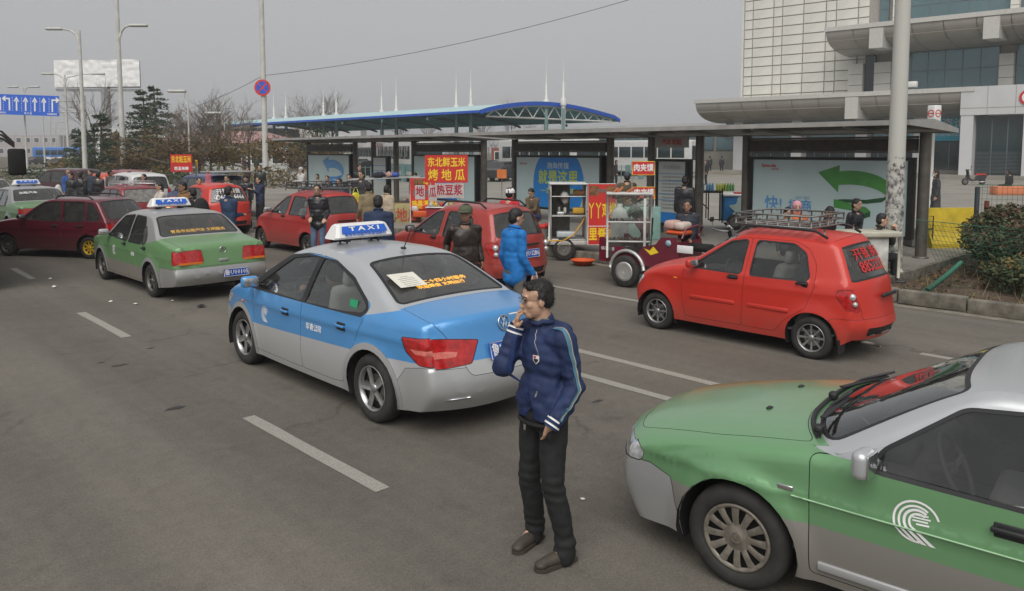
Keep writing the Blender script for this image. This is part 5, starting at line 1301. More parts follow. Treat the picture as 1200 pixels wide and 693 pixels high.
for i in range(8):
  x = -Wd / 2 + .06 + i * 1.11
  q = MB()
  for j in range(6): q.prism([F @ Vector((x + a, -.75 + j * .3 + b, .09)) for a, b in ((-.03, 0), (.03, 0), (.03, .14), (-.03, .14))], F.to_3x3() @ Vector((0, 0, .01)))
  q.obj('dashed_line', LETW, o, kind='stuff')
text('长途客运站', .24, LETW, o, F @ Matrix.Translation((-3.1, -1.0, .09)), bold=.004); text('直 行 道', .26, LETW, o, F @ Matrix.Translation((.2, -1.0, .09)), bold=.004); text('长途客运站', .24, LETW, o, F @ Matrix.Translation((3.1, -1.0, .09)), bold=.004)
# white hoarding on a mast
P = far(119, 165); t = thing('hoarding', 'large blank white billboard on a single mast above the pine trees', 'billboard', (P.x, P.y, 2.1))
s = 165 / 900; q = MB(); q.lathe([(.9, -2.1), (.9, 13.8)], 16, c=(_Rt.x * 1.4, _Rt.y * 1.4, 0)); q.obj('mast', mat('mast_grey', (.28, .29, .30), .6), t)
F = frame(Vector((0, 0, 0)), _Rt, (0, 0, 1)); WR = mat('hoarding_white', (.85, .85, .84), .7, var=.10, scale=1.0, bump=1.0, bscale=2.0)
def crumpled(x0, x1, name):
  q = MB(); n, m_ = 26, 14; v = []
  for i in range(n + 1):
    for j in range(m_ + 1):
      x = x0 + (x1 - x0) * i / n; y = 13.9 + 5.7 * j / m_; v.append(F @ Vector((x, y + .012 * x, .25 * noise.noise(Vector((x * .9 + y * .5, y * 1.6, 1))) + .8)))
  q.add(v, [(i * (m_ + 1) + j, (i + 1) * (m_ + 1) + j, (i + 1) * (m_ + 1) + j + 1, i * (m_ + 1) + j + 1) for i in range(n) for j in range(m_)], 0, True); q.obj(name, WR, t)
crumpled(-8.9, .6, 'sheet_panel'); crumpled(.62, 9.2, 'sheet_panel')
q = MB(); q.box((0, 0, 16.6), (17.8, .5, 5.6), M=Matrix.Rotation(-_a, 3, 'Z')); q.box((0, 0, 13.3), (17.8, .9, .5), M=Matrix.Rotation(-_a, 3, 'Z')); q.obj('backing_frame', mat('mast_grey', (.28, .29, .30), .6), t)
# overhead wire
P0 = far(880, 40); P0.z = 12.2; P1 = Vector(at(312, 222, 0)); P1.z = 7.25; P2 = far(205, 75); P2.z = 6.2
def wire(A, B, sag, n=24): return [A.lerp(B, i / n) - Vector((0, 0, sag * 4 * (i / n) * (1 - i / n))) for i in range(n + 1)]
q = MB(); q.tube(wire(P0, P1, .8), .014, 5, caps=False); q.obj('overhead_cable', GAP, label='thin black cable hanging across the sky to the no stopping sign pole', cat='cable')
q = MB(); q.tube(wire(P1, P2, .3), .014, 5, caps=False); q.obj('overhead_cable', GAP, label='thin black cable running left from the no stopping sign pole towards the trees', cat='cable')

# ------------------------------------------------------------------ railway station on the right
TILE = mat('facade_tile', (.66, .65, .60), .5, var=.10, scale=.4); JOINT = mat('facade_joint', (.33, .31, .28), .8); CANO = mat('canopy_panel', (.38, .365, .335), .45, .25, var=.1, scale=.3)
CANOE = mat('canopy_edge', (.55, .54, .51), .45, .2, var=.08); CURT = mat('curtain_glass', (.13, .21, .23), .12, .35, var=.12, scale=.15, coat=.5); MULL = mat('mullion', (.16, .19, .20), .5, .3)
DARKG = mat('shop_glass', (.02, .035, .038), .08, var=.3, scale=.4, coat=.4); PORT = mat('portal_panel', (.58, .585, .59), .45, .15, var=.06, scale=.5); STONE = mat('podium_stone', (.25, .235, .205), .8, var=.12, scale=1)
def fx(Y, off=0.0): return 75 - .087 * (Y - 20) + off
st = thing('station_building', 'large tiled railway station with curved canopies behind the right hand bus shelter', 'building', (fx(20), 20, .2)); OFF = -Vector(st.location)
def fbox(name, Y0, Y1, z0, z1, d0, d1, m, par=None, **kw):
  """block on the facade between Y0..Y1 and z0..z1, from d0 to d1 in front (-) of the facade line"""
  q = MB(); v = []
  for z in (z0, z1):
    for (Y, d) in ((Y0, d0), (Y1, d0), (Y1, d1), (Y0, d1)): v.append(Vector((fx(Y, d), Y, z)) + OFF)
  q.add(v, [(0, 1, 2, 3), (7, 6, 5, 4), (0, 4, 5, 1), (1, 5, 6, 2), (2, 6, 7, 3), (3, 7, 4, 0)])
  o = q.obj(name, m, par or st, **kw); return o
fbox('wall', -10, 41.3, .2, 26, .12, 14, JOINT)
fbox('wall', 41.3, 41.5, .2, 26, .0, 14, TILE)
# tiled blind wall: every cladding panel its own piece
cols = [41.25, 40.35, 38.2, 37.3, 35.2, 33.05, 32.1, 30.1, 29.1]; shared = {}
z = 6.3; row = 0
while z < 22:
  for i in range(len(cols) - 1):
    w_, h_ = round(cols[i] - cols[i + 1] - .10, 2), .86; k = (w_,)
    if k not in shared: q = MB(); q.box((0, 0, 0), (.14, w_, h_)); shared[k] = q.mesh('cladding_panel', TILE)
    Y = (cols[i] + cols[i + 1]) / 2; o = bpy.data.objects.new('cladding_panel', shared[k]); COL.objects.link(o); o.parent = st
    o.location = Vector((fx(Y, .07), Y, z + .45)) + OFF; o.rotation_euler = (0, 0, R(5))
  z += .955; row += 1
def canopy(Y0, Y1, ztop, zbot, depth, seam, name='canopy'):
  n = 10; prof = [(-depth, ztop)] + [(-depth + depth * (1 - cos(pi / 2 * k / n)) ** 1.15, ztop - (ztop - zbot) * sin(pi / 2 * k / n)) for k in range(1, n + 1)]
  nY = max(2, int((Y1 - Y0) / seam + .5)); o = None
  for i in range(nY):
    ya, yb = Y0 + (Y1 - Y0) * i / nY + .035, Y0 + (Y1 - Y0) * (i + 1) / nY - .035; q = MB(); v = []
    for (d, zz) in prof: v += [Vector((fx(ya, d), ya, zz)) + OFF, Vector((fx(yb, d), yb, zz)) + OFF]
    q.add(v, [(2 * k, 2 * k + 2, 2 * k + 3, 2 * k + 1) for k in range(n)], 0, True); q.obj('canopy_panel', CANO, st)
  q = MB(); v = [Vector((fx(Y, d * .985 - .0), Y, zz + (.06 if d > -depth + .1 else -.02))) + OFF for Y in (Y0 + .02, Y1 - .02) for (d, zz) in prof]; k = len(prof)
  q.add(v, [(j, j + 1, k + j + 1, k + j) for j in range(k - 1)] + [tuple([0] + list(range(1, k)) ), tuple(k + j for j in range(k))], 0); q.obj(name, JOINT, st)
  fbox('canopy_edge', Y0 - .1, Y1 + .1, ztop, ztop + .38, -depth - .12, 0, CANOE)
  for j in range(1, 3):
    pj = prof[int(n * j / 3)]; fbox('canopy_seam', Y0, Y1, pj[1] - .03, pj[1] + .03, pj[0] - .03, pj[0] + .1, JOINT)
canopy(19.1, 43.6, 7.25, 5.35, 5.0, 2.4); canopy(5, 30.8, 13.1, 11.3, 5.2, 2.4)
for (Y, zt, zb_, dp) in ((30.2 - 1.8, 7.2, 5.2, 5.2), (26.5, 13.0, 11.2, 5.4), (18.0, 13.0, 11.2, 5.4)):
  fbox('canopy_bracket', Y - .55, Y + .55, zb_ + .1, zt, -dp * .985, -dp * .55, CANOE)
def glazing(Y0, Y1, z0, z1, nv, nh, d=-.05, m=CURT, name='window'):
  par = fbox(name, Y0, Y1, z0, z1, d, .11, MULL)
  for i in range(nv):
    for j in range(nh):
      a, b_ = Y0 + (Y1 - Y0) * i / nv + .04, Y0 + (Y1 - Y0) * (i + 1) / nv - .04; c, e = z0 + (z1 - z0) * j / nh + .04, z0 + (z1 - z0) * (j + 1) / nh - .04
      fbox('pane', a, b_, c, e, d - .03, d + .01, m, par)
glazing(18.6, 26.7, 7.6, 11.5, 6, 2); glazing(8, 17.4, 7.6, 11.5, 6, 2); glazing(18.0, 25.6, 13.5, 19, 5, 3); glazing(27.4, 28.2, 13.5, 19, 1, 3); glazing(8, 17.2, 13.5, 19, 6, 3)
for (a, b_, z0, z1) in ((26.9, 28.3, 7.6, 11.3), (17.45, 18.5, 7.6, 11.3), (29.3, 30.6, 7.6, 11.3), (25.7, 26.9, 13.5, 22), (17.3, 17.9, 13.5, 22)):
  for k in range(int((z1 - z0) / 1.0)): fbox('pilaster', a, b_, z0 + k * 1.0, z0 + k * 1.0 + .96, -.6, .1, TILE)
fbox('recess', 28.35, 29.25, 7.6, 11.4, -.2, .1, DARKG)
# ground floor: dark shop front, sign, portal
glazing(20.6, 41, .9, 3.3, 14, 1, -.05, DARKG, 'shop_window'); glazing(26, 43, 3.6, 5.4, 10, 1, -.05, CURT)
for Y in (24.1, 29.0, 35.0, 41.0): fbox('pillar', Y - .5, Y + .5, .2, 5.6, -1.2, .1, PORT)
SGN = mat('sign_cyan', (.03, .42, .60), .4, var=.05)
sg = fbox('sign_board', 20.35, 25.2, 3.35, 5.5, -.5, -.2, SGN)
F = frame(Vector((fx(21.9, -.53), 21.9, 4.75)) + OFF, (sin(R(5)), -cos(R(5)), 0), (0, 0, 1))
text('旅游信息咨询中心', .98, LETW, sg, F @ Matrix.Translation((-.75, .05, 0)), bold=.004, sx=1.0); text('TOURISM INFORMATION CENTER', .36, LETW, sg, F @ Matrix.Translation((-.35, -.9, 0)), sx=1.05)
fbox('portal', 19.0, 19.9, .2, 7.6, -5.0, -3.9, PORT); fbox('portal', 2, 19.95, 5.35, 7.62, -5.05, -3.8, PORT); fbox('portal', 15.2, 15.6, .2, 5.35, -5.0, -3.9, PORT)
for k in range(9): fbox('portal_seam', 2, 19.96, 5.9 + k * .0, 5.93, -5.07, -5.04, JOINT) if k == 0 else fbox('portal_seam', 19.95 - k * 1.9, 19.98 - k * 1.9, 5.36, 7.6, -5.07, -5.04, JOINT)
glazing(15.7, 18.95, .5, 5.3, 3, 1, -4.2, DARKG, 'door'); glazing(4, 15.1, .5, 5.3, 8, 1, -4.2, DARKG, 'door')
for k in range(16): fbox('blind_slat', 15.8, 18.9, .7 + k * .11, .73 + k * .11, -4.27, -4.24, MULL)
F = frame(Vector((fx(15.35, -5.1), 15.35, 6.6)) + OFF, (sin(R(5)), -cos(R(5)), 0), (0, 0, 1)); o = flat('station_logo', F, [(.6 * cos(2 * pi * i / 28), .6 * sin(2 * pi * i / 28)) for i in range(28)], LETR, st, 0, .04)
flat('logo_ring', F, [(.42 * cos(2 * pi * i / 28), .42 * sin(2 * pi * i / 28)) for i in range(28)], LETW, o, .045, .01)
fbox('step', 2, 43, .2, .42, -6.6, -5.2, STONE); fbox('step', 2, 43, .42, .5, -6.0, .0, STONE)
q = MB(); v = [Vector((fx(Y, d), Y, .215)) + OFF for Y, d in ((26, -7.2), (43, -7.2), (43, -6.7), (26, -6.7))]; q.poly(v); q.obj('painted_edge', mat('paint_yellow_worn', (.35, .26, .06), .8, var=.4, scale=5), st)
q = MB(); q.rbox(tuple(Vector((fx(23.6, -4.9), 23.6, 8.05)) + OFF), (.5, .7, .5), .06); q.rbox(tuple(Vector((fx(24.6, -4.9), 24.6, 7.85)) + OFF), (.9, .9, .1), .02); q.obj('roof_unit', WHITE, st)
# low wing left of the station
wg = thing('wing_building', 'low glazed building with beige base left of the station, seen through the bus shelter', 'building', (83, 52, .2))
m_ = MB(); m_.box((0, 9, 2.6), (10, 38, 5.2)); m_.obj('wall', STONE, wg)
for k in range(12):
  q = MB(); q.box((-5.03, -8.6 + k * 2.6, 3.3), (.08, 2.3, 2.0)); wn = q.obj('window', MULL, wg); q = MB(); q.box((-5.08, -8.6 + k * 2.6, 3.3), (.06, 2.15, 1.85)); q.obj('pane', CURT, wn)
q = MB(); q.box((-5.2, 9, 5.3), (.8, 38.4, .3)); q.obj('roof_edge', PORT, wg)

# ------------------------------------------------------------------ blue steel canopy of the bus station
TEAL = mat('roof_teal', (.42, .60, .62), .5, var=.1, scale=.3); BLU = mat('roof_edge_blue', (.02, .10, .50), .4); TRUS = mat('truss_white', (.60, .60, .58), .5); TEALP = mat('pole_teal', (.16, .27, .27), .5); UND = mat('roof_under', (.10, .48, .60), .6, var=.2, scale=.5)
cn = thing('platform_canopy', 'long blue edged arched canopy with white masts behind the bus shelters', 'canopy', (58.5, 54, .2)); O2 = -Vector(cn.location)
def cprof(k): x = 48 + 21 * k / 20; return x, 6.2 + 1.15 * sin(pi * (k / 20) ** .85) - (.25 if k == 20 else 0)
v = []; nY = 12
for j in range(nY + 1):
  for k in range(21): x, z = cprof(k); v.append(Vector((x, 54 + 66 * j / nY, z)) + O2)
q = MB(); q.add(v, [(j * 21 + k, j * 21 + k + 1, (j + 1) * 21 + k + 1, (j + 1) * 21 + k) for j in range(nY) for k in range(20)], 0, True); q.obj('roof', TEAL, cn)
q = MB(); q.add([p - Vector((0, 0, .22)) for p in v], [(j * 21 + k, (j + 1) * 21 + k, (j + 1) * 21 + k + 1, j * 21 + k + 1) for j in range(nY) for k in range(20)], 0, True); q.obj('soffit', UND, cn)
q = MB(); vv = []
for k in range(21): x, z = cprof(k); vv += [Vector((x, 53.95, z + .08)) + O2, Vector((x, 53.95, z - .32)) + O2]
q.add(vv, [(2 * k, 2 * k + 1, 2 * k + 3, 2 * k + 2) for k in range(20)]); q.add([p + Vector((0, .1, 0)) for p in vv], [(2 * k, 2 * k + 2, 2 * k + 3, 2 * k + 1) for k in range(20)]); q.obj('edge_band', BLU, cn)
q = MB(); x, z = cprof(0); q.box((x - .03 - 58.5, 33, z - .06 - .2), (.12, 66, .24)); q.obj('edge_band', BLU, cn)
q = MB(); up = [Vector((cprof(k)[0], 54.3, cprof(k)[1] - .35)) + O2 for k in range(1, 20)]; lo = [Vector((cprof(k)[0], 54.3, 5.72)) + O2 for k in range(1, 20)]
q.tube(up, .09, 6); q.tube([lo[0], lo[-1]], .10, 6)
for k in range(1, 18, 2): q.tube([lo[k - 1], up[k]], .06, 5); q.tube([up[k], lo[k + 1]], .06, 5)
q.obj('truss', TRUS, cn)
for j in range(1, 9):
  q = MB(); y = j * 8.0; q.tube([Vector((cprof(k)[0], 54 + y, cprof(k)[1] - .5)) + O2 for k in range(0, 21, 2)], .16, 5); q.obj('rafter', TEALP, cn)
for (xa, xb, first) in ((640, 660, 1), (535, 552, 0), (448, 465, 0), (380, 395, 0), (322, 336, 0)):
  for xx in (xa, xb):
    Pm = onX(xx, 58.9 if first else 58.5, .2) + O2; q = MB(); q.lathe([(.24, 0), (.22, 7)], 10, c=(Pm.x, Pm.y, 0)); q.obj('pillar', TRUS if first else TEALP, cn)
    q = MB(); q.lathe([(.32, 6.9), (.30, 7.6), (.14, 7.7), (.12, 9.3), (.06, 9.4), (.03, 11.6)], 10, c=(Pm.x, Pm.y, 0)); q.obj('mast', TRUS, cn)
    q = MB(); Pn = onX(xx, 50.5, .2) + O2; q.lathe([(.14, 0), (.12, 6.0)], 8, c=(Pn.x, Pn.y, 0)); q.obj('pillar', TEALP, cn)

# ------------------------------------------------------------------ far buildings, buses and cars behind the shelters
def building(name, label, P, w_, d_, h_, wall, roof=None, rz=0, nwin=5, rows=1, hip=0):
  t = thing(name, label, 'building', tuple(P), rz); q = MB(); q.box((0, 0, h_ / 2), (w_, d_, h_)); q.obj('wall', wall, t)
  for j in range(rows):
    for i in range(nwin):
      x = -w_ / 2 + w_ * (i + .5) / nwin; z = h_ * (j + .55) / rows
      q = MB(); q.box((x, -d_ / 2, z), (w_ / nwin * .6, .2, h_ / rows * .5)); wn = q.obj('window', WHITE, t); q = MB(); q.box((x, -d_ / 2 - .06, z), (w_ / nwin * .5, .14, h_ / rows * .42)); q.obj('pane', DARKG, wn)
  if roof:
    q = MB(); a, b_ = w_ / 2 + .5, d_ / 2 + .5; r = hip or 1.4
    q.add([(-a, -b_, h_), (a, -b_, h_), (a, b_, h_), (-a, b_, h_), (-a + b_, 0, h_ + r), (a - b_, 0, h_ + r)], [(0, 1, 5, 4), (1, 2, 5), (2, 3, 4, 5), (3, 0, 4), (3, 2, 1, 0)]); q.obj('roof', roof, t)
  return t
PINK = mat('roof_pink', (.34, .20, .20), .8, var=.15, scale=.5); WPALE = mat('wall_pale', (.42, .43, .42), .8, var=.1, scale=.3); WWH = mat('wall_white', (.55, .55, .54), .8, var=.08, scale=.2)
building('house', 'white house with pink roof and dark windows behind the bare trees', far(268, 88), 16, 8, 3.3, WPALE, PINK, -_a, 7)
building('house', 'long pale low building with a white band behind the pink roofed house', far(235, 125), 30, 8, 6.0, WWH, None, -_a, 9)
for k, (x, lab) in enumerate(((340, 'white block with dark gaps, leftmost under the blue canopy'), (378, 'white block under the blue canopy, second from the left'), (410, 'white block at the right end of the row under the blue canopy'))):
  building('depot_building', lab, far(x, 150), 5.5 if k else 7, 6, 6.6, WWH, None, -_a, 2)
building('brick_house', 'small red brick building seen between the two bus shelters', far(592, 130), 4.5, 4, 3.0, mat('brick_red', (.25, .08, .05), .8, var=.2, scale=3), None, -_a, 2, 1)
building('factory', 'faint pinkish industrial building far down the road on the left', far(40, 330), 30, 14, 9, mat('wall_faint_pink', (.40, .36, .355), .8), None, -_a, 8, 2)
def bus(label, P, rz, col, band, L_=10.5, H_=3.1, nw=7, group=None, name='bus'):
  t = thing(name, label, 'bus', tuple(P), rz, group); q = MB(); q.rbox((0, 0, H_ / 2 + .25), (L_, 2.45, H_ - .3), .16, seg=3); q.obj('body', col, t)
  for sd in (-1, 1):
    q = MB(); q.box((0, sd * 1.235, 1.05), (L_ * .97, .02, .5)); q.obj('stripe', band, t)
    for i in range(nw):
      x = -L_ / 2 + .7 + (L_ - 1.2) * (i + .4) / nw; q = MB(); q.rbox((x, sd * 1.23, 2.15), ((L_ - 1.2) / nw * .9, .03, .95), .01); q.obj('window', DARKG, t)
    for x in (-L_ * .3, L_ * .3):
      q = MB(); q.lathe([(.02, -.15), (.46, -.15), (.48, 0), (.46, .15), (.02, .15)], 16, axis='Y', c=(x, sd * 1.12, .48)); q.obj('wheel', TYRE, t)
  for sx in (-1, 1): q = MB(); q.rbox((sx * L_ / 2, 0, 2.1), (.04, 2.1, 1.2), .01); q.obj('windscreen', DARKG, t)
  return t
BUSW = mat('bus_white', (.52, .52, .51), .4, coat=.4, var=.08)
bus('white coach parked behind the timetable board, right of the grilled meat stand', far(800, 66, .2) + Vector((0, 4, 0)), R(95), BUSW, BUSW)
bus('white coach behind the red and white meat stand sign', far(722, 75, .2), R(95), BUSW, mat('stripe_red', (.4, .05, .05), .5))
bus('white coach beyond the teal fence, right of the two bus shelters gap', far(640, 62, .2), R(80), BUSW, BUSW); bus('teal and white coach between the two bus shelters, by the pillars', far(478, 60, .2), R(70), BUSW, TEALP); bus('white coach seen above the small timetable of the second shelter', far(436, 82, .2), R(70), BUSW, BLU)
bus('blue and white coach crossing far down the road', far(75, 150, 0), R(-_a * 57.3 + 8), mat('bus_blue', (.03, .16, .50), .4, coat=.5), WHITE)
def small_car(label, P, rz, col, group='cars parked behind the shelters'):
  t = thing('parked_car', label, 'car', tuple(P), rz, group); q = MB()
  pr = [(-2.1, .3), (-2.15, .85), (-1.7, 1.0), (-1.1, 1.45), (.3, 1.48), (1.0, .98), (1.9, .85), (2.15, .6), (2.1, .3)]
  q.add([(x, -.85 * (1 if z < 1.1 else .75), z) for x, z in pr] + [(x, .85 * (1 if z < 1.1 else .75), z) for x, z in pr], [tuple(range(9)), tuple(17 - i for i in range(9))] + [(i + 9, i, (i + 1) % 9, (i + 1) % 9 + 9)[::-1] for i in range(9)][:8]); q.obj('body', col, t)
  for sd in (-1, 1):
    q = MB(); q.add([(-1.45, sd * .80, 1.03), (-1.0, sd * .70, 1.38), (.25, sd * .69, 1.40), (.8, sd * .80, 1.03)], [(0, 1, 2, 3)]); q.obj('window', DARKG, t)
    for x in (-1.3, 1.3): q = MB(); q.lathe([(.02, -.1), (.31, -.1), (.31, .1), (.02, .1)], 14, axis='Y', c=(x, sd * .78, .31)); q.obj('wheel', TYRE, t)
  return t
small_car('white parked car between the two bus shelters, beyond the teal fence', far(588, 58, .2), R(20), WHITEP); small_car('pale parked car left of the white one, beyond the teal fence', far(572, 66, .2), R(20), SILVP)
small_car('dark parked car seen above the small timetable board', far(430, 62, .2), R(10), BLUEP); small_car('silver parked car left of the dark one beyond the second shelter', far(422, 75, .2), R(10), SILVP)
small_car('silver car far down the road beside the blue coach', far(73, 105, 0), R(30), SILVP, 'cars far down the road')
small_car('pale van far down the road on the left', far(45, 140, 0), R(30), WHITEP, 'cars far down the road')
# teal fence of the bus yard
def fence_run(label, A, B, h, n, group=None):
  t = thing('fence', label, 'fence', tuple(A), 0, group); d = (B - A); D = Vector((d.x, d.y, 0)).normalized()
  for z in (.25, h - .08): q = MB(); q.tube([(0, 0, z), tuple(Vector((d.x, d.y, z)))], .025, 5); q.obj('rail', TEALP, t)
  for k in range(n + 1): q = MB(); p = d * (k / n); q.box((p.x, p.y, h / 2), (.3 if k % 2 == 0 else .05, .3 if k % 2 == 0 else .05, h)); q.obj('post', TEALP, t)
  return t
fence_run('long teal fence of the bus yard beyond the shelters', far(400, 55, .2), far(900, 46, .2) + Vector((8, 14, 0)), 1.15, 44)

# ------------------------------------------------------------------ planting
LEAFD = mat('leaf_dark', (.034, .062, .024), .7, var=.5, scale=1.5); LEAFR = mat('leaf_russet', (.115, .075, .03), .8, var=.45, scale=1.2); LEAFO = mat('leaf_ochre', (.15, .105, .03), .8, var=.4, scale=1.5)
BARK = mat('bark', (.10, .08, .062), .9, var=.3, scale=5, bump=.5); BARKG = mat('bark_grey', (.17, .145, .12), .9, var=.25, scale=4); LEAFG = mat('leaf_green', (.062, .078, .034), .65, var=.5, scale=3); LEAFB = mat('leaf_red_brown', (.105, .058, .03), .7, var=.4, scale=3); TWIG = mat('twig', (.16, .12, .08), .9, var=.2)
rt = random.Random(11)
def leafcloud(q, c, r, n, s, m=0, flat_=1.0, asp=.5):
  for _ in range(n):
    while True:
      d = Vector((rt.uniform(-1, 1), rt.uniform(-1, 1), rt.uniform(-1, 1)))
      if .25 < d.length < 1: break
    p = Vector(c) + Vector((d.x * r, d.y * r, d.z * r * flat_)); a = Vector((rt.gauss(0, 1), rt.gauss(0, 1), rt.gauss(0, .6))).normalized(); b_ = a.cross(Vector((rt.gauss(0, 1), rt.gauss(0, 1), rt.gauss(0, 1)))).normalized()
    k = s * rt.uniform(.45, 1.5); q.add([p - a * k, p + b_ * k * asp, p + a * k, p - b_ * k * asp], [(0, 1, 2, 3)], m)
def conifer(x, depth, h, w_, ms, lab, seed, base=.12):
  rt.seed(seed); P = far(x, depth, 0); t = thing('pine_tree', lab, 'tree', tuple(P), 0, 'pines beyond the hedge'); q = MB(); q.tube([(0, 0, 0), (.1, 0, h * .5), (0, .05, h)], [.16, .11, .03], 7); q.obj('trunk', BARK, t)
  q = MB(); nl = int(h * 2.3)
  for i in range(nl):
    f = i / nl; z = h * (base + (1 - base) * f); r = w_ * (1 - f) ** .8 * rt.uniform(.75, 1.15) + .15
    for j in range(max(4, int(9 * (1 - f)) + 3)):
      a = rt.uniform(0, 2 * pi); rr = r * rt.uniform(.75, 1.1); e = Vector((cos(a) * rr, sin(a) * rr, z + rt.uniform(-.15, .25) - rr * .12))
      q.tube([(0, 0, z - .1), tuple(e)], [.025, .008], 3, 1, caps=False)
      for s_ in (.4, .6, .8, 1.0): leafcloud(q, Vector((0, 0, z)).lerp(e, s_), .22 + .16 * r * s_ * .6, 10, .15, 0, .5, .3)
  q.obj('crown', [ms, BARK], t)
def spread_pine(x, depth, h, w_, ms, lab, seed):
  rt.seed(seed); P = far(x, depth, 0); t = thing('pine_tree', lab, 'tree', tuple(P), 0, 'low spreading pines'); q = MB()
  q.tube([(0, 0, 0), (.15, .1, h * .35), (.1, 0, h * .8)], [.14, .11, .05], 7); tips = []
  for j in range(11):
    a = rt.uniform(0, 2 * pi); rr = w_ * rt.uniform(.45, 1); z0 = h * rt.uniform(.25, .7); e = Vector((cos(a) * rr, sin(a) * rr, min(h, z0 + rt.uniform(.3, 1.0)))); q.tube([(.1, 0, z0), tuple(e * .55 + Vector((0, 0, z0 * .5))), tuple(e)], [.06, .045, .02], 5); tips.append(e)
  q.obj('trunk', BARK, t); q = MB()
  for e in tips:
    for s_ in (.55, .8, 1.0):
      leafcloud(q, e * s_ + Vector((0, 0, h * .35 * (1 - s_))), .75 * rt.uniform(.7, 1.2), 80, .12, 0, .55, .3)
  leafcloud(q, (0, 0, h * .85), w_ * .45, 130, .11, 0, .4, .3); q.obj('crown', ms, t)
def bare(x, depth, h, lab, seed, m=BARKG, w_=.5, name='bare_tree', grp='bare winter trees', dens=1.0, z0=0):
  rt.seed(seed); P = far(x, depth, z0); t = thing(name, lab, 'tree', tuple(P), 0, grp); q = MB(); r0 = .011 * h + .03
  q.tube([(0, 0, 0), (rt.uniform(-.1, .1), 0, h * .3), (rt.uniform(-.2, .2), 0, h * .55)], [r0, r0 * .8, r0 * .6], 6); q.obj('trunk', m, t); q = MB()
  def br(p, d, l, r, lv):
    e = p + d * l; mid = p + d * l * .5 + Vector((rt.uniform(-.06, .06), rt.uniform(-.06, .06), .03)) * l; q.tube([p, mid, e], [r, r * .75, r * .45], 3 if lv else 4, caps=False)
    if lv < 3:
      for _ in range(int((4 if lv < 2 else 3) * dens)):
        s_ = rt.uniform(.35, 1); nd = (d + Vector((rt.gauss(0, w_), rt.gauss(0, w_), rt.gauss(.12, .28)))).normalized(); br(p + d * l * s_, nd, l * rt.uniform(.5, .75), max(.008, r * .55), lv + 1)
  for k in range(7):
    z = h * (.25 + .3 * k / 7); a = rt.uniform(0, 2 * pi); br(Vector((0, 0, z)), Vector((cos(a) * w_, sin(a) * w_, 1)).normalized(), h * .34, r0 * .5, 0)
  q.obj('crown', m, t)
for a in ((183, 70, 8.4, 3.6, LEAFD, 'tall dark pine with a pointed top, right of the tall lamp pole', 1), (170, 66, 7.7, 3.2, LEAFD, 'dark pine leaning against the tallest pine, on its left', 2), (119, 64, 5.8, 2.2, LEAFD, 'small dark pine right of the arching street lamp', 3), (93, 70, 4.6, 1.8, LEAFD, 'short dark pine left of the arching street lamp', 4), (138, 62, 4.2, 1.6, LEAFD, 'low dark pine behind the tall lamp pole', 5)): conifer(*a)
for a in ((196, 54, 4.2, 4.2, LEAFR, 'russet spreading pine in front of the tall dark pine', 6), (165, 56, 2.9, 2.6, LEAFR, 'russet pine at the foot of the tall lamp pole', 7), (352, 50, 4.0, 3.4, LEAFR, 'russet spreading pine left of the blue ribbon billboard', 8), (290, 58, 4.2, 3.8, LEAFO, 'olive spreading pine behind the no stopping sign pole', 9), (232, 56, 4.0, 3.2, LEAFR, 'low russet pine between the thin lamps', 10), (375, 60, 4.4, 2.6, LEAFD, 'dark pine at the left end of the second shelter', 12)): spread_pine(*a)
for k, (x, d, h) in enumerate(((110, 85, 9.5), (197, 78, 6), (218, 56, 5.2), (232, 62, 6.6), (246, 58, 6.0), (256, 66, 7.2), (272, 70, 6.6), (208, 60, 4.6), (238, 54, 4.4), (262, 58, 5.0), (284, 66, 5.5))):
  bare(x, d, h, ['tall bare tree in front of the hoarding mast', 'bare tree just right of the tallest pine', 'bare tree at the thin lamp', 'bare spreading tree right of the thin lamp', 'pale stemmed bare tree before the pink roof', 'tallest bare tree before the pink roof', 'bare tree left of the blue canopy tip', 'small bare tree right of the tall pine', 'small bare tree in the hedge gap', 'bare tree beside the short grey lamp', 'bare tree under the canopy tip'][k], 20 + k, BARKG if k % 3 else TWIG)
for k, (x, d, h) in enumerate(((372, 130, 12.5), (390, 128, 11.5), (352, 135, 10), (565, 190, 12), (600, 190, 14), (500, 200, 12), (470, 200, 11), (630, 200, 10), (290, 150, 10), (310, 160, 10))):
  bare(x, d, h, 'bare tree rising behind the blue canopy, ' + ['near its second mast pair', 'between its second and third mast pairs', 'left of the bushiest one', 'under the canopy arch on the left', 'the broadest under the arch', 'above the roof of the second shelter', 'left of the third mast pair', 'right of the broad one', 'at the far tip of the canopy', 'behind the no stopping sign pole'][k], 40 + k, BARKG, .55, grp='far bare trees behind the canopy')
def hedge(name, lab, pts, h, wd, ms, n, s, seed, cat='hedge'):
  rt.seed(seed); t = thing(name, lab, cat, (pts[0].x, pts[0].y, 0)); q = MB(); o = Vector((pts[0].x, pts[0].y, 0))
  for i in range(len(pts) - 1):
    A, B = pts[i] - o, pts[i + 1] - o; k = max(1, int((B - A).length / 1.1))
    for j in range(k):
      c = A.lerp(B, (j + .5) / k); leafcloud(q, c + Vector((rt.uniform(-.3, .3), rt.uniform(-.3, .3), h * rt.uniform(.42, .6))), max(wd, .75) * rt.uniform(.8, 1.15), n, s, rt.randrange(len(ms)), h / 2 / wd, .45)
  q.obj('foliage', ms, t); return t
hedge('hedge', 'long clipped dark green hedge along the road behind the parked cars', [far(-20, 64), far(60, 60), far(150, 54), far(262, 46)], 1.25, .9, [LEAFD, LEAFG], 130, .10, 60)
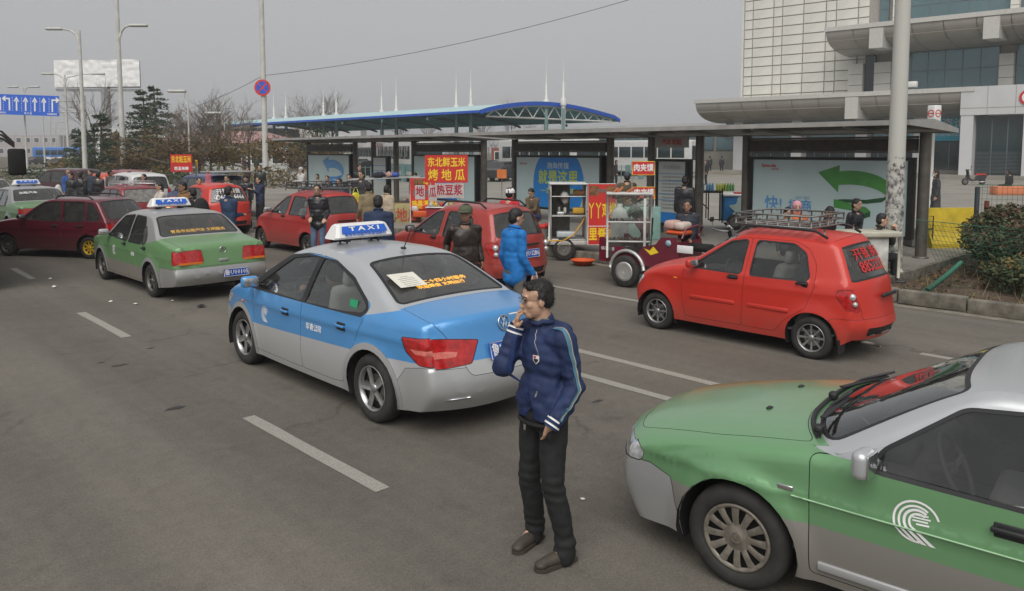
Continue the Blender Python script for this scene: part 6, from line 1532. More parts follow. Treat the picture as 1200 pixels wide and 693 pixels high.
hedge('shrubbery', 'ochre and olive shrubs behind the people by the sign pole', [far(150, 57), far(225, 52), far(300, 50), far(345, 47), far(385, 48)], 1.5, 1.5, [LEAFO, LEAFG, LEAFR], 190, .11, 61, 'shrubs')
hedge('shrubbery', 'russet undergrowth beneath the pines on the left', [far(60, 68), far(130, 64), far(210, 60)], 2.0, 1.6, [LEAFR, LEAFO, LEAFD], 190, .12, 62, 'shrubs')
# far wood on the horizon
rt.seed(70); q = MB()
for k in range(520):
  x = rt.uniform(-80, 1300); P = far(x, rt.uniform(330, 420), 0); h = rt.uniform(6, 11) * (1 if x < 760 else .9)
  q.tube([P, P + Vector((0, 0, h * .6))], [.22, .1], 3, caps=False)
  for j in range(11): a = rt.uniform(0, 2 * pi); b0 = P + Vector((0, 0, h * rt.uniform(.2, .65))); q.tube([b0, b0 + Vector((cos(a) * h * .2, sin(a) * h * .2, h * rt.uniform(.2, .38)))], [.11, .03], 3, caps=False)
q.obj('far_wood', mat('far_wood_brown', (.17, .13, .10), .95, var=.2, scale=.05), kind='stuff')

# the bush, its green wire fence, and dry stalks in the planting bed
def bush(lab, c, r, h, n, seed, ms=(LEAFG, LEAFD, LEAFB)):
  rt.seed(seed); t = thing('bush', lab, 'bush', tuple(c), 0); q = MB()
  for k in range(int(10 + r * 14)):
    a = rt.uniform(0, 2 * pi); rr = r * sqrt(rt.uniform(0, 1)); e = Vector((cos(a) * rr, sin(a) * rr, h * rt.uniform(.55, 1) * (1 - .35 * (rr / r) ** 2))); q.tube([(e.x * .3, e.y * .3, 0), tuple(e * .6), tuple(e)], [.012, .009, .004], 4, caps=False)
  q.obj('stems', TWIG, t, kind='stuff'); q = MB()
  for k in range(int(n)):
    a = rt.uniform(0, 2 * pi); rr = r * sqrt(rt.uniform(0, 1)); top = h * (1 - .4 * (rr / r) ** 2); z = top * (1 - abs(rt.gauss(0, .32))); z = max(.05, z); mi = 2 if (z > top * .8 and rt.random() < .28) else (0 if rt.random() < .6 else 1)
    leafcloud(q, (cos(a) * rr, sin(a) * rr, z), .09, 7, .034, mi if mi < len(ms) else 0, 1, .55)
  q.obj('leaves', list(ms), t, kind='stuff'); return t
bush('dense green bush with reddish tips behind the wire fence, nearest the shelter', (16.9, 3.25, .2), 1.3, .98, 2700, 80); bush('green bush at the right edge, taller than its neighbour', (17.2, 1.1, .2), 1.5, 1.4, 3000, 81); bush('bush beyond the picture edge side of the planting bed', (18.0, 4.0, .2), 1.0, 1.2, 1200, 82)
bush('low leafy patch at the foot of the bush by the kerb', (15.2, 2.4, .15), 1.4, .62, 2300, 83, (LEAFG, LEAFD, LEAFO))
rt.seed(84); q = MB()
for k in range(900):
  x, y = rt.uniform(13.3, 17), rt.uniform(-1, 4.6); 
  if rt.random() > .35 + .5 * (4.2 - y) / 4: continue
  h = rt.uniform(.06, .32); a = rt.uniform(0, 2 * pi); l = rt.uniform(0, .18); q.tube([(x, y, .1), (x + cos(a) * l, y + sin(a) * l, .1 + h)], [.005, .002], 3, caps=False)
q.obj('dry_stalks', mat('straw', (.33, .26, .14), .9), kind='stuff')
rt.seed(85); q = MB()
for k in range(1400): x, y = rt.uniform(13.2, 17.5), rt.uniform(-1, 4.9); leafcloud(q, (x, y, .13), .05, 2, .028, rt.randrange(3), .4, .6)
q.obj('fallen_leaves', [LEAFB, LEAFO, LEAFG], kind='stuff')
GRN = mat('fence_green', (.03, .14, .09), .5, var=.15)
t = thing('wire_fence', 'green wire mesh fence around the bushes, its near panel slumped to the ground', 'fence', (15.9, 4.9, .2)); o_ = -Vector(t.location)
def mesh_panel(A, B, h, lean, name='mesh_panel'):
  q = MB(); d = B - A; L_ = d.length; D = d.normalized(); n = int(L_ / .09); Un = (Vector((0, 0, 1)) + lean).normalized()
  for k in range(n + 1): p = A + D * (L_ * k / n); q.tube([p + o_, p + Un * h + o_], .0035, 3, caps=False)
  for k in range(int(h / .12) + 1): q.tube([A + Un * (k * .12) + o_, B + Un * (k * .12) + o_], .0035, 3, caps=False)
  q.obj(name, GRN, t, kind='stuff'); q = MB(); q.tube([A + Un * h + o_, B + Un * h + o_], .007, 5); q.obj('rail', GRN, t)
mesh_panel(Vector((16.4, 4.95, .25)), Vector((15.2, 2.2, .25)), 1.05, Vector((-.55, .3, 0))); mesh_panel(Vector((15.2, 2.2, .25)), Vector((15.0, -1.0, .25)), 1.3, Vector((-.05, 0, 0))); mesh_panel(Vector((18.6, 4.9, .25)), Vector((19.0, 1.0, .25)), 1.5, Vector((0, 0, 0)))
q = MB(); q.tube([at(1126, 308, .42) + o_, at(1108, 324, .34) + o_, at(1086, 341, .24) + o_], .042, 8); q.obj('fallen_post', GRN, t)
for (x, y, m__) in ((18.6, 4.9, mat('post_dark', (.05, .06, .07), .6)), (18.75, 4.75, mat('post_rust', (.22, .05, .03), .7))): q = MB(); q.lathe([(.05, 0), (.05, 1.5 if y > 4.8 else 1.2)], 8, c=(x + o_.x, y + o_.y, 0)); q.obj('post', m__, t)
# yellow barrier on the pavement
YEL = mat('barrier_yellow', (.52, .38, .02), .6, var=.25, scale=4, bump=.15)
P = at(1112, 289, .2); t = thing('traffic_barrier', 'worn yellow plastic traffic barrier behind the end post of the shelter', 'barrier', tuple(P), -_a + R(6)); q = MB()
pr = [(-.32, 0), (.32, 0), (.32, .10), (.17, .38), (.10, .92), (-.10, .92), (-.17, .38), (-.32, .10)]; n = len(pr); L_ = 1.3
q.add([(-L_ / 2, a, b_) for a, b_ in pr] + [(L_ / 2, a, b_) for a, b_ in pr], [tuple(range(n)), tuple(2 * n - 1 - i for i in range(n))] + [((i + 1) % n, i, n + i, n + (i + 1) % n) for i in range(n)]); q.obj('shell', YEL, t)
q = MB(); q.box((-.75, .1, .22), (.5, .4, .4)); q.obj('end_block', mat('grey_block', (.16, .16, .16), .8), t); q = MB(); q.tube([(-.95, -.25, .1), (-.95, -.25, .75), (-.6, -.25, .75), (-.6, -.25, .1)], .015, 5); q.tube([(-.95, -.25, .45), (-.6, -.25, .45)], .015, 5); q.obj('wire_frame', GAP, t)
# litter
rl = random.Random(5); LIT = mat('litter_white', (.62, .62, .60), .8)
for (x, y, s_, lab) in ((1095, 357, .09, 'crumpled white paper in the gutter by the kerb'), (59, 327, .035, 'small white scrap on the road left of the green taxi'), (63, 337, .06, 'pale crumpled tissue on the road, below another scrap'), (130, 354, .04, 'white scrap on the road below the green taxi door'), (159, 357, .04, 'white scrap below the rear wheel of the green taxi'), (202, 353, .03, 'tiny white scrap in front of the rear bumper of the green taxi'), (683, 585, .018, 'scrap of paper right of the smoking man'), (236, 360, .07, 'dark flattened rag on the road behind the green taxi')):
  P = at(x, y, .006); q = MB(); v = [(P.x + s_ * rl.uniform(.6, 1.2) * cos(a), P.y + s_ * rl.uniform(.6, 1.2) * sin(a), P.z + s_ * rl.uniform(0, .5)) for a in [0, 1.1, 2.1, 3.2, 4.2, 5.2]] + [(P.x, P.y, P.z + s_ * .7)]
  q.add(v, [(i, (i + 1) % 6, 6) for i in range(6)]); q.obj('litter', LIT if 'dark' not in lab else GAP, label=lab, cat='litter')

# ------------------------------------------------------------------ people
SKIN = mat('skin', (.48, .30, .21), .55, var=.08, scale=10); SKIND = mat('skin_tan', (.33, .19, .125), .55, var=.08, scale=10)
HAIR = mat('hair_black', (.012, .010, .010), .55, var=.4, scale=60, bump=.5, bscale=120); EYE = mat('eye_dark', (.02, .015, .012), .3); LIP = mat('lips', (.30, .12, .09), .5); SHOE = mat('shoe_dark', (.03, .026, .022), .5, var=.3)
def cloth(name, col, rough=.85, bump=.25, bs=90, var=.14): return mat(name, col, rough, var=var, scale=9, bump=bump, bscale=bs)
def blob(shapes, voxel, name, mats, parent, sm=4, fn=None, **kw):
  """union of tapered capsules and ellipsoids, remeshed into one continuous smooth surface"""
  q = MB()
  for s in shapes:
    if s[0] == 'c':
      _, a, b_, ra, rb = s; a = Vector(a); b_ = Vector(b_); d = b_ - a; L_ = d.length
      if L_ < 1e-5: continue
      d.normalize(); u = d.cross(Vector((0, 0, 1)) if abs(d.z) < .9 else Vector((1, 0, 0))).normalized(); w_ = d.cross(u); n = 10; prof = []
      for k in range(5): t = -pi / 2 + pi / 2 * k / 4; prof.append((ra * cos(t), ra * sin(t)))
      for k in range(5): t = pi / 2 * k / 4; prof.append((rb * cos(t), L_ + rb * sin(t)))
      v = [a + d * h + (u * cos(2 * pi * j / n) + w_ * sin(2 * pi * j / n)) * r for r, h in prof for j in range(n)]
      f = [(i * n + j, i * n + (j + 1) % n, (i + 1) * n + (j + 1) % n, (i + 1) * n + j) for i in range(9) for j in range(n)]; q.add(v, [x[::-1] for x in f])
    else:
      _, c, r, M = s; n = 10; k = 14; v = []
      for i in range(n + 1):
        for j in range(k): p = Vector((sin(pi * i / n) * cos(2 * pi * j / k) * r[0], sin(pi * i / n) * sin(2 * pi * j / k) * r[1], -cos(pi * i / n) * r[2])); v.append(Vector(c) + (M @ p if M is not None else p))
      q.add(v, [(i * k + j, i * k + (j + 1) % k, (i + 1) * k + (j + 1) % k, (i + 1) * k + j) for i in range(n) for j in range(k)])
  me = q.mesh('t', mats); o = bpy.data.objects.new('t', me)
  r = o.modifiers.new('r', 'REMESH'); r.mode = 'VOXEL'; r.voxel_size = voxel; r.use_smooth_shade = True
  s_ = o.modifiers.new('s', 'SMOOTH'); s_.iterations = sm; s_.factor = .5
  me2 = evaluate(o); bpy.data.meshes.remove(me)
  me2.materials.clear()
  for m in (mats if isinstance(mats, (list, tuple)) else [mats]): me2.materials.append(m)
  me2.polygons.foreach_set('use_smooth', [True] * len(me2.polygons))
  if fn:
    vs = [(v.co.copy(), v.normal.copy()) for v in me2.vertices]; fl = []
    for c_, n_ in vs: fl.extend(c_ + n_ * fn(c_))
    me2.vertices.foreach_set('co', fl); me2.update()
  me2.name = name; o = bpy.data.objects.new(name, me2); COL.objects.link(o); o.parent = parent; return props(o, **kw)
def ik(a, b_, l1, l2, hint):
  a, b_ = Vector(a), Vector(b_); d = b_ - a; L_ = min(d.length, (l1 + l2) * .995); d.normalize(); x = (l1 * l1 - l2 * l2 + L_ * L_) / (2 * L_); h = sqrt(max(0, l1 * l1 - x * x))
  hv = Vector(hint); hv = (hv - d * hv.dot(d)).normalized(); return a + d * x + hv * h, a + d * L_
def folds(amp, sc=9, seed=0, puff=0, z0=0):
  def f(p):
    v = noise.noise(Vector((p.x * sc + seed, p.y * sc, p.z * sc * .8))) * amp + noise.noise(Vector((p.x * sc * 2.3, p.y * sc * 2.3 + seed, p.z * sc * 2.8))) * amp * .5
    if puff: v += puff * (abs(sin(p.z * pi / .085)) ** .5 - .6)
    return v
  return f
def hand(q, w_, d, up, curl=.5, side=1, s=1.0, spread=.0):
  """palm and five fingers from the wrist w_ along d; 'up' is the back of the hand; fingers curl away from 'up'"""
  d = Vector(d).normalized(); up = Vector(up); up = (up - d * up.dot(d)).normalized(); sd = d.cross(up) * side
  P = Vector(w_); out = [('c', P, P + d * .03 * s, .026 * s, .03 * s)]
  for k, (off, ln) in enumerate(((-.032, .066), (-.011, .076), (.011, .072), (.031, .058))):
    base = P + d * .085 * s + sd * off * s; out.append(('c', P + d * .02 * s + sd * off * .6 * s, base, .017 * s, .013 * s))
    a1 = curl * .8 + spread * k * .05; d1 = (d * cos(a1) - up * sin(a1)); a2 = a1 + curl * .9; d2 = (d * cos(a2) - up * sin(a2)); a3 = a2 + curl * .7; d3 = d * cos(a3) - up * sin(a3)
    p1 = base + d1 * ln * .45 * s; p2 = p1 + d2 * ln * .33 * s; p3 = p2 + d3 * ln * .26 * s
    out += [('c', base, p1, .0095 * s, .0088 * s), ('c', p1, p2, .0088 * s, .008 * s), ('c', p2, p3, .008 * s, .007 * s)]
  tb = P + d * .03 * s - sd * .03 * s; t1 = tb + (d * .6 - sd * .6 - up * .35).normalized() * .04 * s; t2 = t1 + (d * .9 - sd * .1 - up * .35).normalized() * .032 * s
  out += [('c', P + d * .015 * s, tb, .018 * s, .015 * s), ('c', tb, t1, .013 * s, .011 * s), ('c', t1, t2, .0105 * s, .0085 * s)]
  return out
COATS = {}
def person(label, px=None, top=None, h=1.72, z0=0.0, pos=None, face=0.0, jacket=(.03, .03, .035), trousers=(.02, .02, .025), hair='short', hat=None, skin=SKIN, arms=None, sit=0, stride=0.0, lean=0.0, puff=0,
           head=(0, 0), group=None, vox=.02, coat=0, scarf=None, glasses=0, shoes=SHOE, width=1.0, feet=None, hatcol=(.6, .6, .6), shiny=.8, lo=1):
  """face: degrees, 0 looks away from the camera, 90 looks to the right of the picture, 180 at the camera"""
  if pos is None:
    hh = h - (sit and h * .26); d = ray(px, top); t_ = (z0 + hh - CAM_H) / d.z; pos = (d.x * t_, d.y * t_)
  rz = pi / 2 - _a - R(face); root = thing('person', label, 'person', (pos[0], pos[1], z0), rz, group)
  S = h / 1.73; sc_ = lambda p: Vector(p) * S; key = tuple(round(c, 3) for c in jacket); seed = (px or 7) * .37
  jm = cloth('jacket_%s_%s_%s' % key, jacket, shiny) if len(key) == 3 else jacket; tm = cloth('trousers_%s_%s_%s' % tuple(trousers), trousers)
  hz = .905 if not sit else .46
  hip = Vector((0, 0, hz)); lv = Vector((sin(lean), 0, cos(lean)))
  sh = hip + lv * .50; nk = hip + lv * .56 + Vector((.01, 0, 0)); hd = nk + Vector((sin(lean) * .04 + .02, 0, .135))
  legs = []
  for i, sd in enumerate((1, -1)):
    hj = hip + Vector((0, .09 * sd, -.02))
    if sit: kn = Vector((.42, .11 * sd, .47)); an = Vector((.40, .12 * sd, .08))
    else:
      ft = feet[i] if feet else (stride * sd * .5, .10 * sd); an = Vector((ft[0], ft[1], .08)); kn, an = ik(hj, an, .405, .402, (1, 0, 0))
    legs.append((hj, kn, an))
  w1 = width; tv = []
  for hj, kn, an in legs: tv += [('c', hj * S, kn * S, .093 * S, .068 * S), ('c', kn * S, (an + Vector((0, 0, .0))) * S, .066 * S, .056 * S)]
  tv += [('e', (hip + Vector((-.01, 0, .02))) * S, (.115 * S, .16 * S * w1, .13 * S), None)]
  blob(tv, vox, 'trousers', tm, root, 3, folds(.006, 8, seed))
  for i, (hj, kn, an) in enumerate(legs):
    q = MB(); a = an * S; q.rbox(tuple(a + Vector((.055, 0, -.045))), (.27 * S, .095 * S, .075), .034, seg=3); q.rbox(tuple(a + Vector((.0, 0, -.0))), (.12 * S, .085 * S, .08), .03, seg=2); q.rbox(tuple(a + Vector((.055, 0, -.07 * 1))), (.275 * S, .10 * S, .022), .008); q.obj('shoe', shoes, root)
  arms = arms or {}; AR = []
  for sd, nm in ((1, 'L'), (-1, 'R')):
    sj = sh + Vector((0, .165 * sd * w1, -.01)); tg = arms.get(nm, (.05, .205 * sd * w1, -.535)); wr = sh + Vector(tg)
    el, wr = ik(sj, wr, .29, .25, arms.get(nm + 'h', (-.9, .12 * sd, -.3))); AR.append((sd, nm, sj, el, wr))
  pf = 1.06 if puff else 1.0; bz = hip.z - (.42 if coat else .06)
  mid = lambda f: hip + lv * f
  jv = [('e', mid(.36) * S, (.125 * S * pf, .185 * S * w1, .21 * S), Matrix.Rotation(lean, 3, 'Y')), ('e', mid(.16) * S, (.13 * S * pf, .18 * S * w1, .24 * S), Matrix.Rotation(lean, 3, 'Y')),
          ('c', (sh + Vector((0, -.13 * w1, -.01))) * S, (sh + Vector((0, .13 * w1, -.01))) * S, .07 * S * pf, .07 * S * pf), ('c', mid(.44) * S, (nk + Vector((-.01, 0, .01))) * S, .10 * S, .068 * S)]
  if coat and not sit: jv += [('c', (mid(.1) + Vector((0, s_ * .05, 0))) * S, (Vector((0, s_ * .06, bz))) * S, .13 * S, .145 * S) for s_ in (-1, 1)]
  else: jv += [('c', (mid(.10) + Vector((0, s_ * .06, 0))) * S, (mid(-.06) + Vector((0, s_ * .065, 0))) * S, .112 * S * pf, .108 * S * pf) for s_ in (-1, 1)] + [('e', mid(-.07) * S, (.13 * S * pf, .185 * S * w1, .115 * S), None)]
  for sd, nm, sj, el, wr in AR: jv += [('c', sj * S, el * S, .068 * S * pf, .055 * S * pf), ('c', el * S, wr * S, .055 * S * pf, .043 * S * pf)]
  if hat == 'hood': jv += [('e', (hd + Vector((-.02, 0, .02))) * S, (.125 * S, .115 * S, .15 * S), None)]
  jo = blob(jv, vox, 'jacket' if not coat else 'coat', jm, root, 3, folds(.014, 6, seed, .006 if puff else 0))
  q = MB(); q.tube([((nk.x - .002 + .068 * cos(a)) * S, .072 * sin(a) * S, (nk.z + .022 - .018 * cos(a)) * S) for a in [2 * pi * j / 14 for j in range(14)]], .017 * S, 6, closed=True); q.obj('collar', jm, root)
  # body: one continuous surface of head, neck, trunk, arms and legs under the clothes
  bv = [('c', mid(.02) * S, sh * S, .09 * S, .09 * S), ('c', sh * S, (nk + Vector((0, 0, .05))) * S, .055 * S, .05 * S)]
  HM = Matrix.Rotation(R(head[0]), 3, 'Z') @ Matrix.Rotation(R(head[1]), 3, 'Y'); HC = hd * S; hp = lambda x, y, z: HC + HM @ (Vector((x, y, z)) * S)
  bv += [('e', hp(0, 0, .035), (.095 * S, .075 * S, .088 * S), HM), ('e', hp(.012, 0, -.03), (.072 * S, .060 * S, .082 * S), HM), ('e', hp(.045, 0, -.075), (.036 * S, .034 * S, .034 * S), HM), ('e', hp(.092, 0, -.02), (.017 * S, .014 * S, .026 * S), HM), ('c', hp(-.02, 0, -.05), (nk - Vector((0, 0, .02))) * S, .05 * S, .055 * S)]
  for s_ in (-1, 1): bv += [('e', hp(-.005, s_ * .076, -.01), (.02 * S, .010 * S, .031 * S), HM)]
  for sd, nm, sj, el, wr in AR:
    bv += [('c', sh * S, sj * S, .05 * S, .045 * S), ('c', sj * S, el * S, .04 * S, .035 * S), ('c', el * S, wr * S, .035 * S, .026 * S)]
    if nm + 'p' not in arms:
      dd = (wr - el).normalized(); dd = Vector(arms.get(nm + 'd', dd)); bv += hand(None, wr * S, dd, arms.get(nm + 'u', Vector((0, sd, 0)) * 1.0 if abs(dd.z) > .6 else (0, 0, 1)), arms.get(nm + 'c', .45), sd, S)
  for hj, kn, an in legs: bv += [('c', mid(.02) * S, hj * S, .07 * S, .06 * S), ('c', hj * S, kn * S, .06 * S, .045 * S), ('c', kn * S, an * S, .045 * S, .035 * S)]
  bo = blob(bv, min(vox, .015), 'body', skin, root, 2)
  q = MB()
  for s_ in (-1, 1): q.ball(hp(.083, s_ * .030, .012), .0095 * S, 0, 6, (.7, 1.3, .7)); q.tube([hp(.088, s_ * .015, .036), hp(.084, s_ * .046, .036)], .0045 * S, 4, 0)
  q.tube([hp(.083, -.022, -.064), hp(.087, 0, -.064), hp(.083, .022, -.064)], .0055 * S, 4, 1); q.obj('face_features', [EYE, LIP], root)
  if glasses:
    q = MB()
    for s_ in (-1, 1): q.tube([hp(.098, s_ * .034 + .024 * cos(a), .010 + .017 * sin(a)) for a in [2 * pi * j / 14 for j in range(14)]], .0018 * S, 4, closed=True); q.tube([hp(.096, s_ * .058, .014), hp(.0, s_ * .082, .014)], .002 * S, 4)
    q.obj('glasses', STEELR, root)
  if hair and hat != 'hood':
    hv = [('e', hp(-.012, 0, .052), (.098 * S, .084 * S, .084 * S), HM), ('e', hp(-.045, 0, .0), (.068 * S, .080 * S, .085 * S), HM)]
    if hair == 'long': hv += [('c', hp(-.05, s_ * .035, 0), hp(-.06, s_ * .05, -.26), .055 * S, .04 * S) for s_ in (-1, 1)]
    if hair == 'bob': hv += [('e', hp(-.03, 0, -.03), (.075 * S, .092 * S, .11 * S), HM)]
    if hair == 'bald': hv = [('e', hp(-.035, 0, .0), (.07 * S, .080 * S, .07 * S), HM)]
    blob(hv, min(vox, .014), 'hair', HAIR, root, 1, folds(.006, 26, seed))
  if hat == 'cap':
    hm_ = cloth('cap_%.2f_%.2f_%.2f' % hatcol, hatcol); q = MB(); n = 14; prof = [(.104, .02), (.106, .05), (.098, .085), (.07, .112), (.03, .124), (0, .126)]
    v = [hp(r * cos(2 * pi * j / n) - .005, r * .9 * sin(2 * pi * j / n), z) for r, z in prof for j in range(n)]; q.add(v, [(i * n + j, i * n + (j + 1) % n, (i + 1) * n + (j + 1) % n, (i + 1) * n + j) for i in range(5) for j in range(n)], 0, True)
    v = [hp(.09 * cos(a), .085 * sin(a), .035) for a in [-1.1 + 2.2 * j / 8 for j in range(9)]] + [hp(.09 * cos(a) + .075 * cos(a * .8), .085 * sin(a), .022) for a in [-1.1 + 2.2 * j / 8 for j in range(9)]]; q.add(v + [p + Vector((0, 0, .008)) for p in v], [(j, j + 1, 10 + j, 9 + j) for j in range(8)] + [(18 + j, 27 + j, 28 + j, 19 + j) for j in range(8)], 0, True); q.obj('cap', hm_, root)
  if hat == 'knit': blob([('e', hp(-.012, 0, .055), (.108 * S, .095 * S, .092 * S), HM)], .016, 'knit_hat', cloth('knit_%.2f_%.2f_%.2f' % hatcol, hatcol), root, 1)
  if hat == 'scarf': blob([('e', hp(-.02, 0, .03), (.112 * S, .1 * S, .115 * S), HM), ('c', hp(-.02, 0, -.06), hp(-.04, 0, -.12), .085 * S, .09 * S)], .016, 'headscarf', cloth('scarf_%.2f_%.2f_%.2f' % hatcol, hatcol), root, 1)
  if hat == 'mask': q = MB(); q.rbox(tuple(hp(.078, 0, -.055)), (.05 * S, .10 * S, .075 * S), .02, seg=3, M=HM); q.obj('face_mask', mat('mask_blue', (.35, .55, .62), .8), root)
  if scarf: blob([('c', (nk + Vector((0, -.04, -.02))) * S, (nk + Vector((.02, .04, -.02))) * S, .075 * S, .075 * S)], .018, 'scarf', cloth('scarf_%.2f_%.2f_%.2f' % scarf, scarf), root, 1)
  root['_s'] = S; return root, dict(S=S, sh=sh, hip=hip, AR=AR, hp=hp, nk=nk, legs=legs, lv=lv)
def held(label, name, cat, P, build): t = thing(name, label, cat, tuple(P)); build(t); return t
def bag(label, P, s, col, name='bag', handles=True, rz=0.0, sag=1.0):
  t = thing(name, label, 'bag', tuple(P), rz); m = cloth('bag_%.2f_%.2f_%.2f' % col, col, .45)
  blob([('e', (0, 0, -s[2] * .5), (s[0] / 2, s[1] / 2, s[2] / 2), None), ('e', (0, 0, -s[2] * .75), (s[0] / 2 * 1.05, s[1] / 2 * 1.1, s[2] * .3), None)], .02, 'pouch', m, t, 1, folds(.012, 14, s[0] * 90))
  if handles: q = MB(); q.tube([(s[0] * .3, 0, -s[2] * .15), (s[0] * .1, 0, s[2] * .35), (-s[0] * .1, 0, s[2] * .35), (-s[0] * .3, 0, -s[2] * .15)], .008, 5); q.obj('handle', m, t)
  return t
POCKET = lambda sd: (.12, .20 * sd, -.50)
def crowd():
  K = dict(vox=.022)
  BK = (.018, .018, .022); NV = (.015, .03, .075); BKS = (.022, .018, .016)
  person('man in camouflage cap and dark brown leather jacket behind the blue taxi', 545, 239, 1.76, face=165, jacket=(.03, .022, .018), hat='cap', hatcol=(.09, .10, .06), skin=SKIND, arms=dict(L=(-.12, .24, -.44), R=(-.12, -.24, -.44)), head=(-30, 0), vox=.014, shiny=.4)
  p, i = person('man in a bright blue puffer jacket carrying a bag, behind the smoking man', 603, 244, 1.74, face=55, jacket=(.012, .17, .50), trousers=(.14, .13, .11), puff=1, width=.94, arms=dict(L=(.06, .22, -.52), R=(.14, -.20, -.50)), vox=.014, head=(-14, 4))
  bag('thin plastic bag with pink fruit in the hand of the bright blue puffer man', p.matrix_basis @ (Vector((.16, -.22, .83))), (.22, .18, .28), (.55, .38, .36), 'plastic_bag')
  person('man with glasses in a black quilted jacket and blue jeans beside a red car', 372, 216, 1.74, face=185, jacket=BK, trousers=(.10, .15, .24), puff=1, glasses=1, arms=dict(L=(.16, .20, -.42), R=(.18, -.10, -.40)), vox=.014, shiny=.35, head=(8, 0))
  person('stocky man in navy seen from behind at the long food stall', 443, 229, 1.73, face=-5, jacket=NV, trousers=BK, width=1.12, vox=.016)
  person('man with beige back panel on his black jacket, left of the navy jacket man', 432, 214, 1.74, face=-20, jacket=(.22, .17, .10), trousers=BK, arms=dict(L=(.1, .25, -.5)), **K)
  person('woman in a cream jacket between the navy jacket man and the stall', 453, 217, 1.62, face=25, jacket=(.45, .38, .28), trousers=BK, hair='bob', **K)
  p, i = person('person in dark grey carrying a yellow bag at the left end of the stall', 424, 200, 1.72, face=205, z0=.2, jacket=(.035, .035, .04), trousers=(.05, .05, .055), hair='short', arms=dict(R=(.24, -.18, -.40), Rh=(-.5, -.6, -.5)), **K)
  bag('bright yellow bag hanging from the hand of the dark grey person', far(416, 20.6, 1.36), (.30, .12, .36), (.62, .58, .02), 'hand_bag')
  person('man in black behind the dark grey person with the yellow bag', 421, 193, 1.74, face=150, z0=.2, jacket=BK, trousers=BK, **K)
  person('man in a navy hooded jacket seen from behind by the orange red hatchback', 267, 218, 1.73, face=25, jacket=(.02, .045, .10), trousers=(.03, .02, .02), arms=dict(L=(.28, .12, -.30), R=(.28, -.1, -.30)), puff=0, **K)
  p, i = person('man in a tan corduroy coat beside the blue estate car', 215, 213, 1.75, face=215, jacket=(.23, .12, .035), trousers=BK, skin=SKIND, **K)
  p, i = person('person with a big black rucksack, right of the man in tan', 226, 220, 1.66, face=-60, jacket=BK, trousers=BK, **K)
  blob([('e', (-.25, 0, 1.15), (.17, .19, .30), None)], .022, 'rucksack', cloth('jacket_b', (.012, .012, .013)), p, 1, folds(.01, 9))
  p, i = person('woman in a white jacket with folded arms behind the green taxi sign', 188, 214, 1.62, face=225, jacket=(.55, .50, .45), trousers=BK, hair='long', arms=dict(L=(.26, -.05, -.25), R=(.28, .05, -.28), Rh=(-.2, -1, -.3), Lh=(-.2, 1, -.3)), **K)
  bag('black shoulder bag of the woman in the white jacket', p.matrix_basis @ Vector((.12, .32, 1.02)), (.32, .16, .34), (.015, .015, .018), 'shoulder_bag')
  p, i = person('bald man in a blue jacket on the left, mostly behind a man in black', 79, 199, 1.72, face=120, jacket=(.03, .10, .32), trousers=BK, hair='bald', skin=SKIND, **K)
  bag('long white sack hanging at the side of the bald man in blue', p.matrix_basis @ Vector((-.1, -.35, 1.15)), (.34, .28, .95), (.55, .54, .50), 'sack', False)
  person('man in a long black coat facing the camera, second from the left', 83.5, 202, 1.72, face=190, jacket=BK, trousers=BK, coat=1, **K)
  person('man in a long black coat seen from behind, right of the other black coat', 94, 201, 1.75, face=10, jacket=BK, trousers=BK, coat=1, width=1.1, **K)
  person('man in a black jacket seen from behind beyond the dark red hatchback', 114.6, 201, 1.72, face=0, jacket=BK, trousers=BK, **K)
  person('man in dark blue walking beyond the white estate car', 137, 197, 1.72, face=60, jacket=NV, trousers=BK, **K)
  person('person in a mustard jacket beyond the open door of the white car', 175, 198.5, 1.70, face=100, jacket=(.22, .15, .03), trousers=BK, **K)
  person('person in dark red by the open door of the white car', 169, 204, 1.66, face=200, jacket=(.18, .02, .025), trousers=BK, hair='bob', **K)
  person('woman with reddish hair and pink top beside the white estate car', 142.5, 207, 1.60, face=20, jacket=(.40, .05, .14), trousers=BK, hair='bob', **K)
  person('person in teal with a child on the shoulders, right of the food sign car', 245.5, 206.5, 1.66, face=190, jacket=(.02, .25, .28), trousers=BK, hair='short', **K)
  person('small child in a pink knit hat raised behind the person in teal', 243.7, 200, .75, z0=1.1, face=185, jacket=(.50, .14, .20), trousers=(.3, .06, .1), hat='knit', hatcol=(.6, .32, .34), **K)
  person('person in a cream jacket standing beyond the orange red hatchback', 266, 205.5, 1.68, face=180, jacket=(.48, .40, .30), trousers=BK, hair='short', **K)
  person('person in a black hat and coat beyond the orange red hatchback', 288, 205, 1.68, face=170, jacket=BK, trousers=BK, hat='knit', hatcol=(.02, .02, .02), **K)
  person('woman in a purple flowered coat holding a red toy, by the ochre shrubs', 286.5, 184, 1.64, z0=.2, face=120, jacket=(.24, .05, .12), trousers=BK, hair='bob', scarf=(.45, .38, .05), **K)
  person('child in a dark coat with an orange hood below the woman in purple', 290, 196, 1.3, z0=.2, face=150, jacket=(.05, .02, .02), trousers=BK, scarf=(.65, .10, .03), **K)
  person('man in an olive jacket left of the no stopping pole', 300.5, 184, 1.74, z0=.2, face=150, jacket=(.055, .06, .03), trousers=BK, **K)
  person('man in black standing close by the no stopping pole', 304.5, 193.5, 1.72, z0=.2, face=175, jacket=(.025, .03, .025), trousers=BK, shiny=.4, **K)
  person('person in navy leaning by the open door of the orange red hatchback', 304, 207, 1.66, face=220, jacket=(.02, .03, .07), trousers=BK, hair='bob', arms=dict(R=(.3, .0, -.1), L=(.3, .05, -.12)), **K)
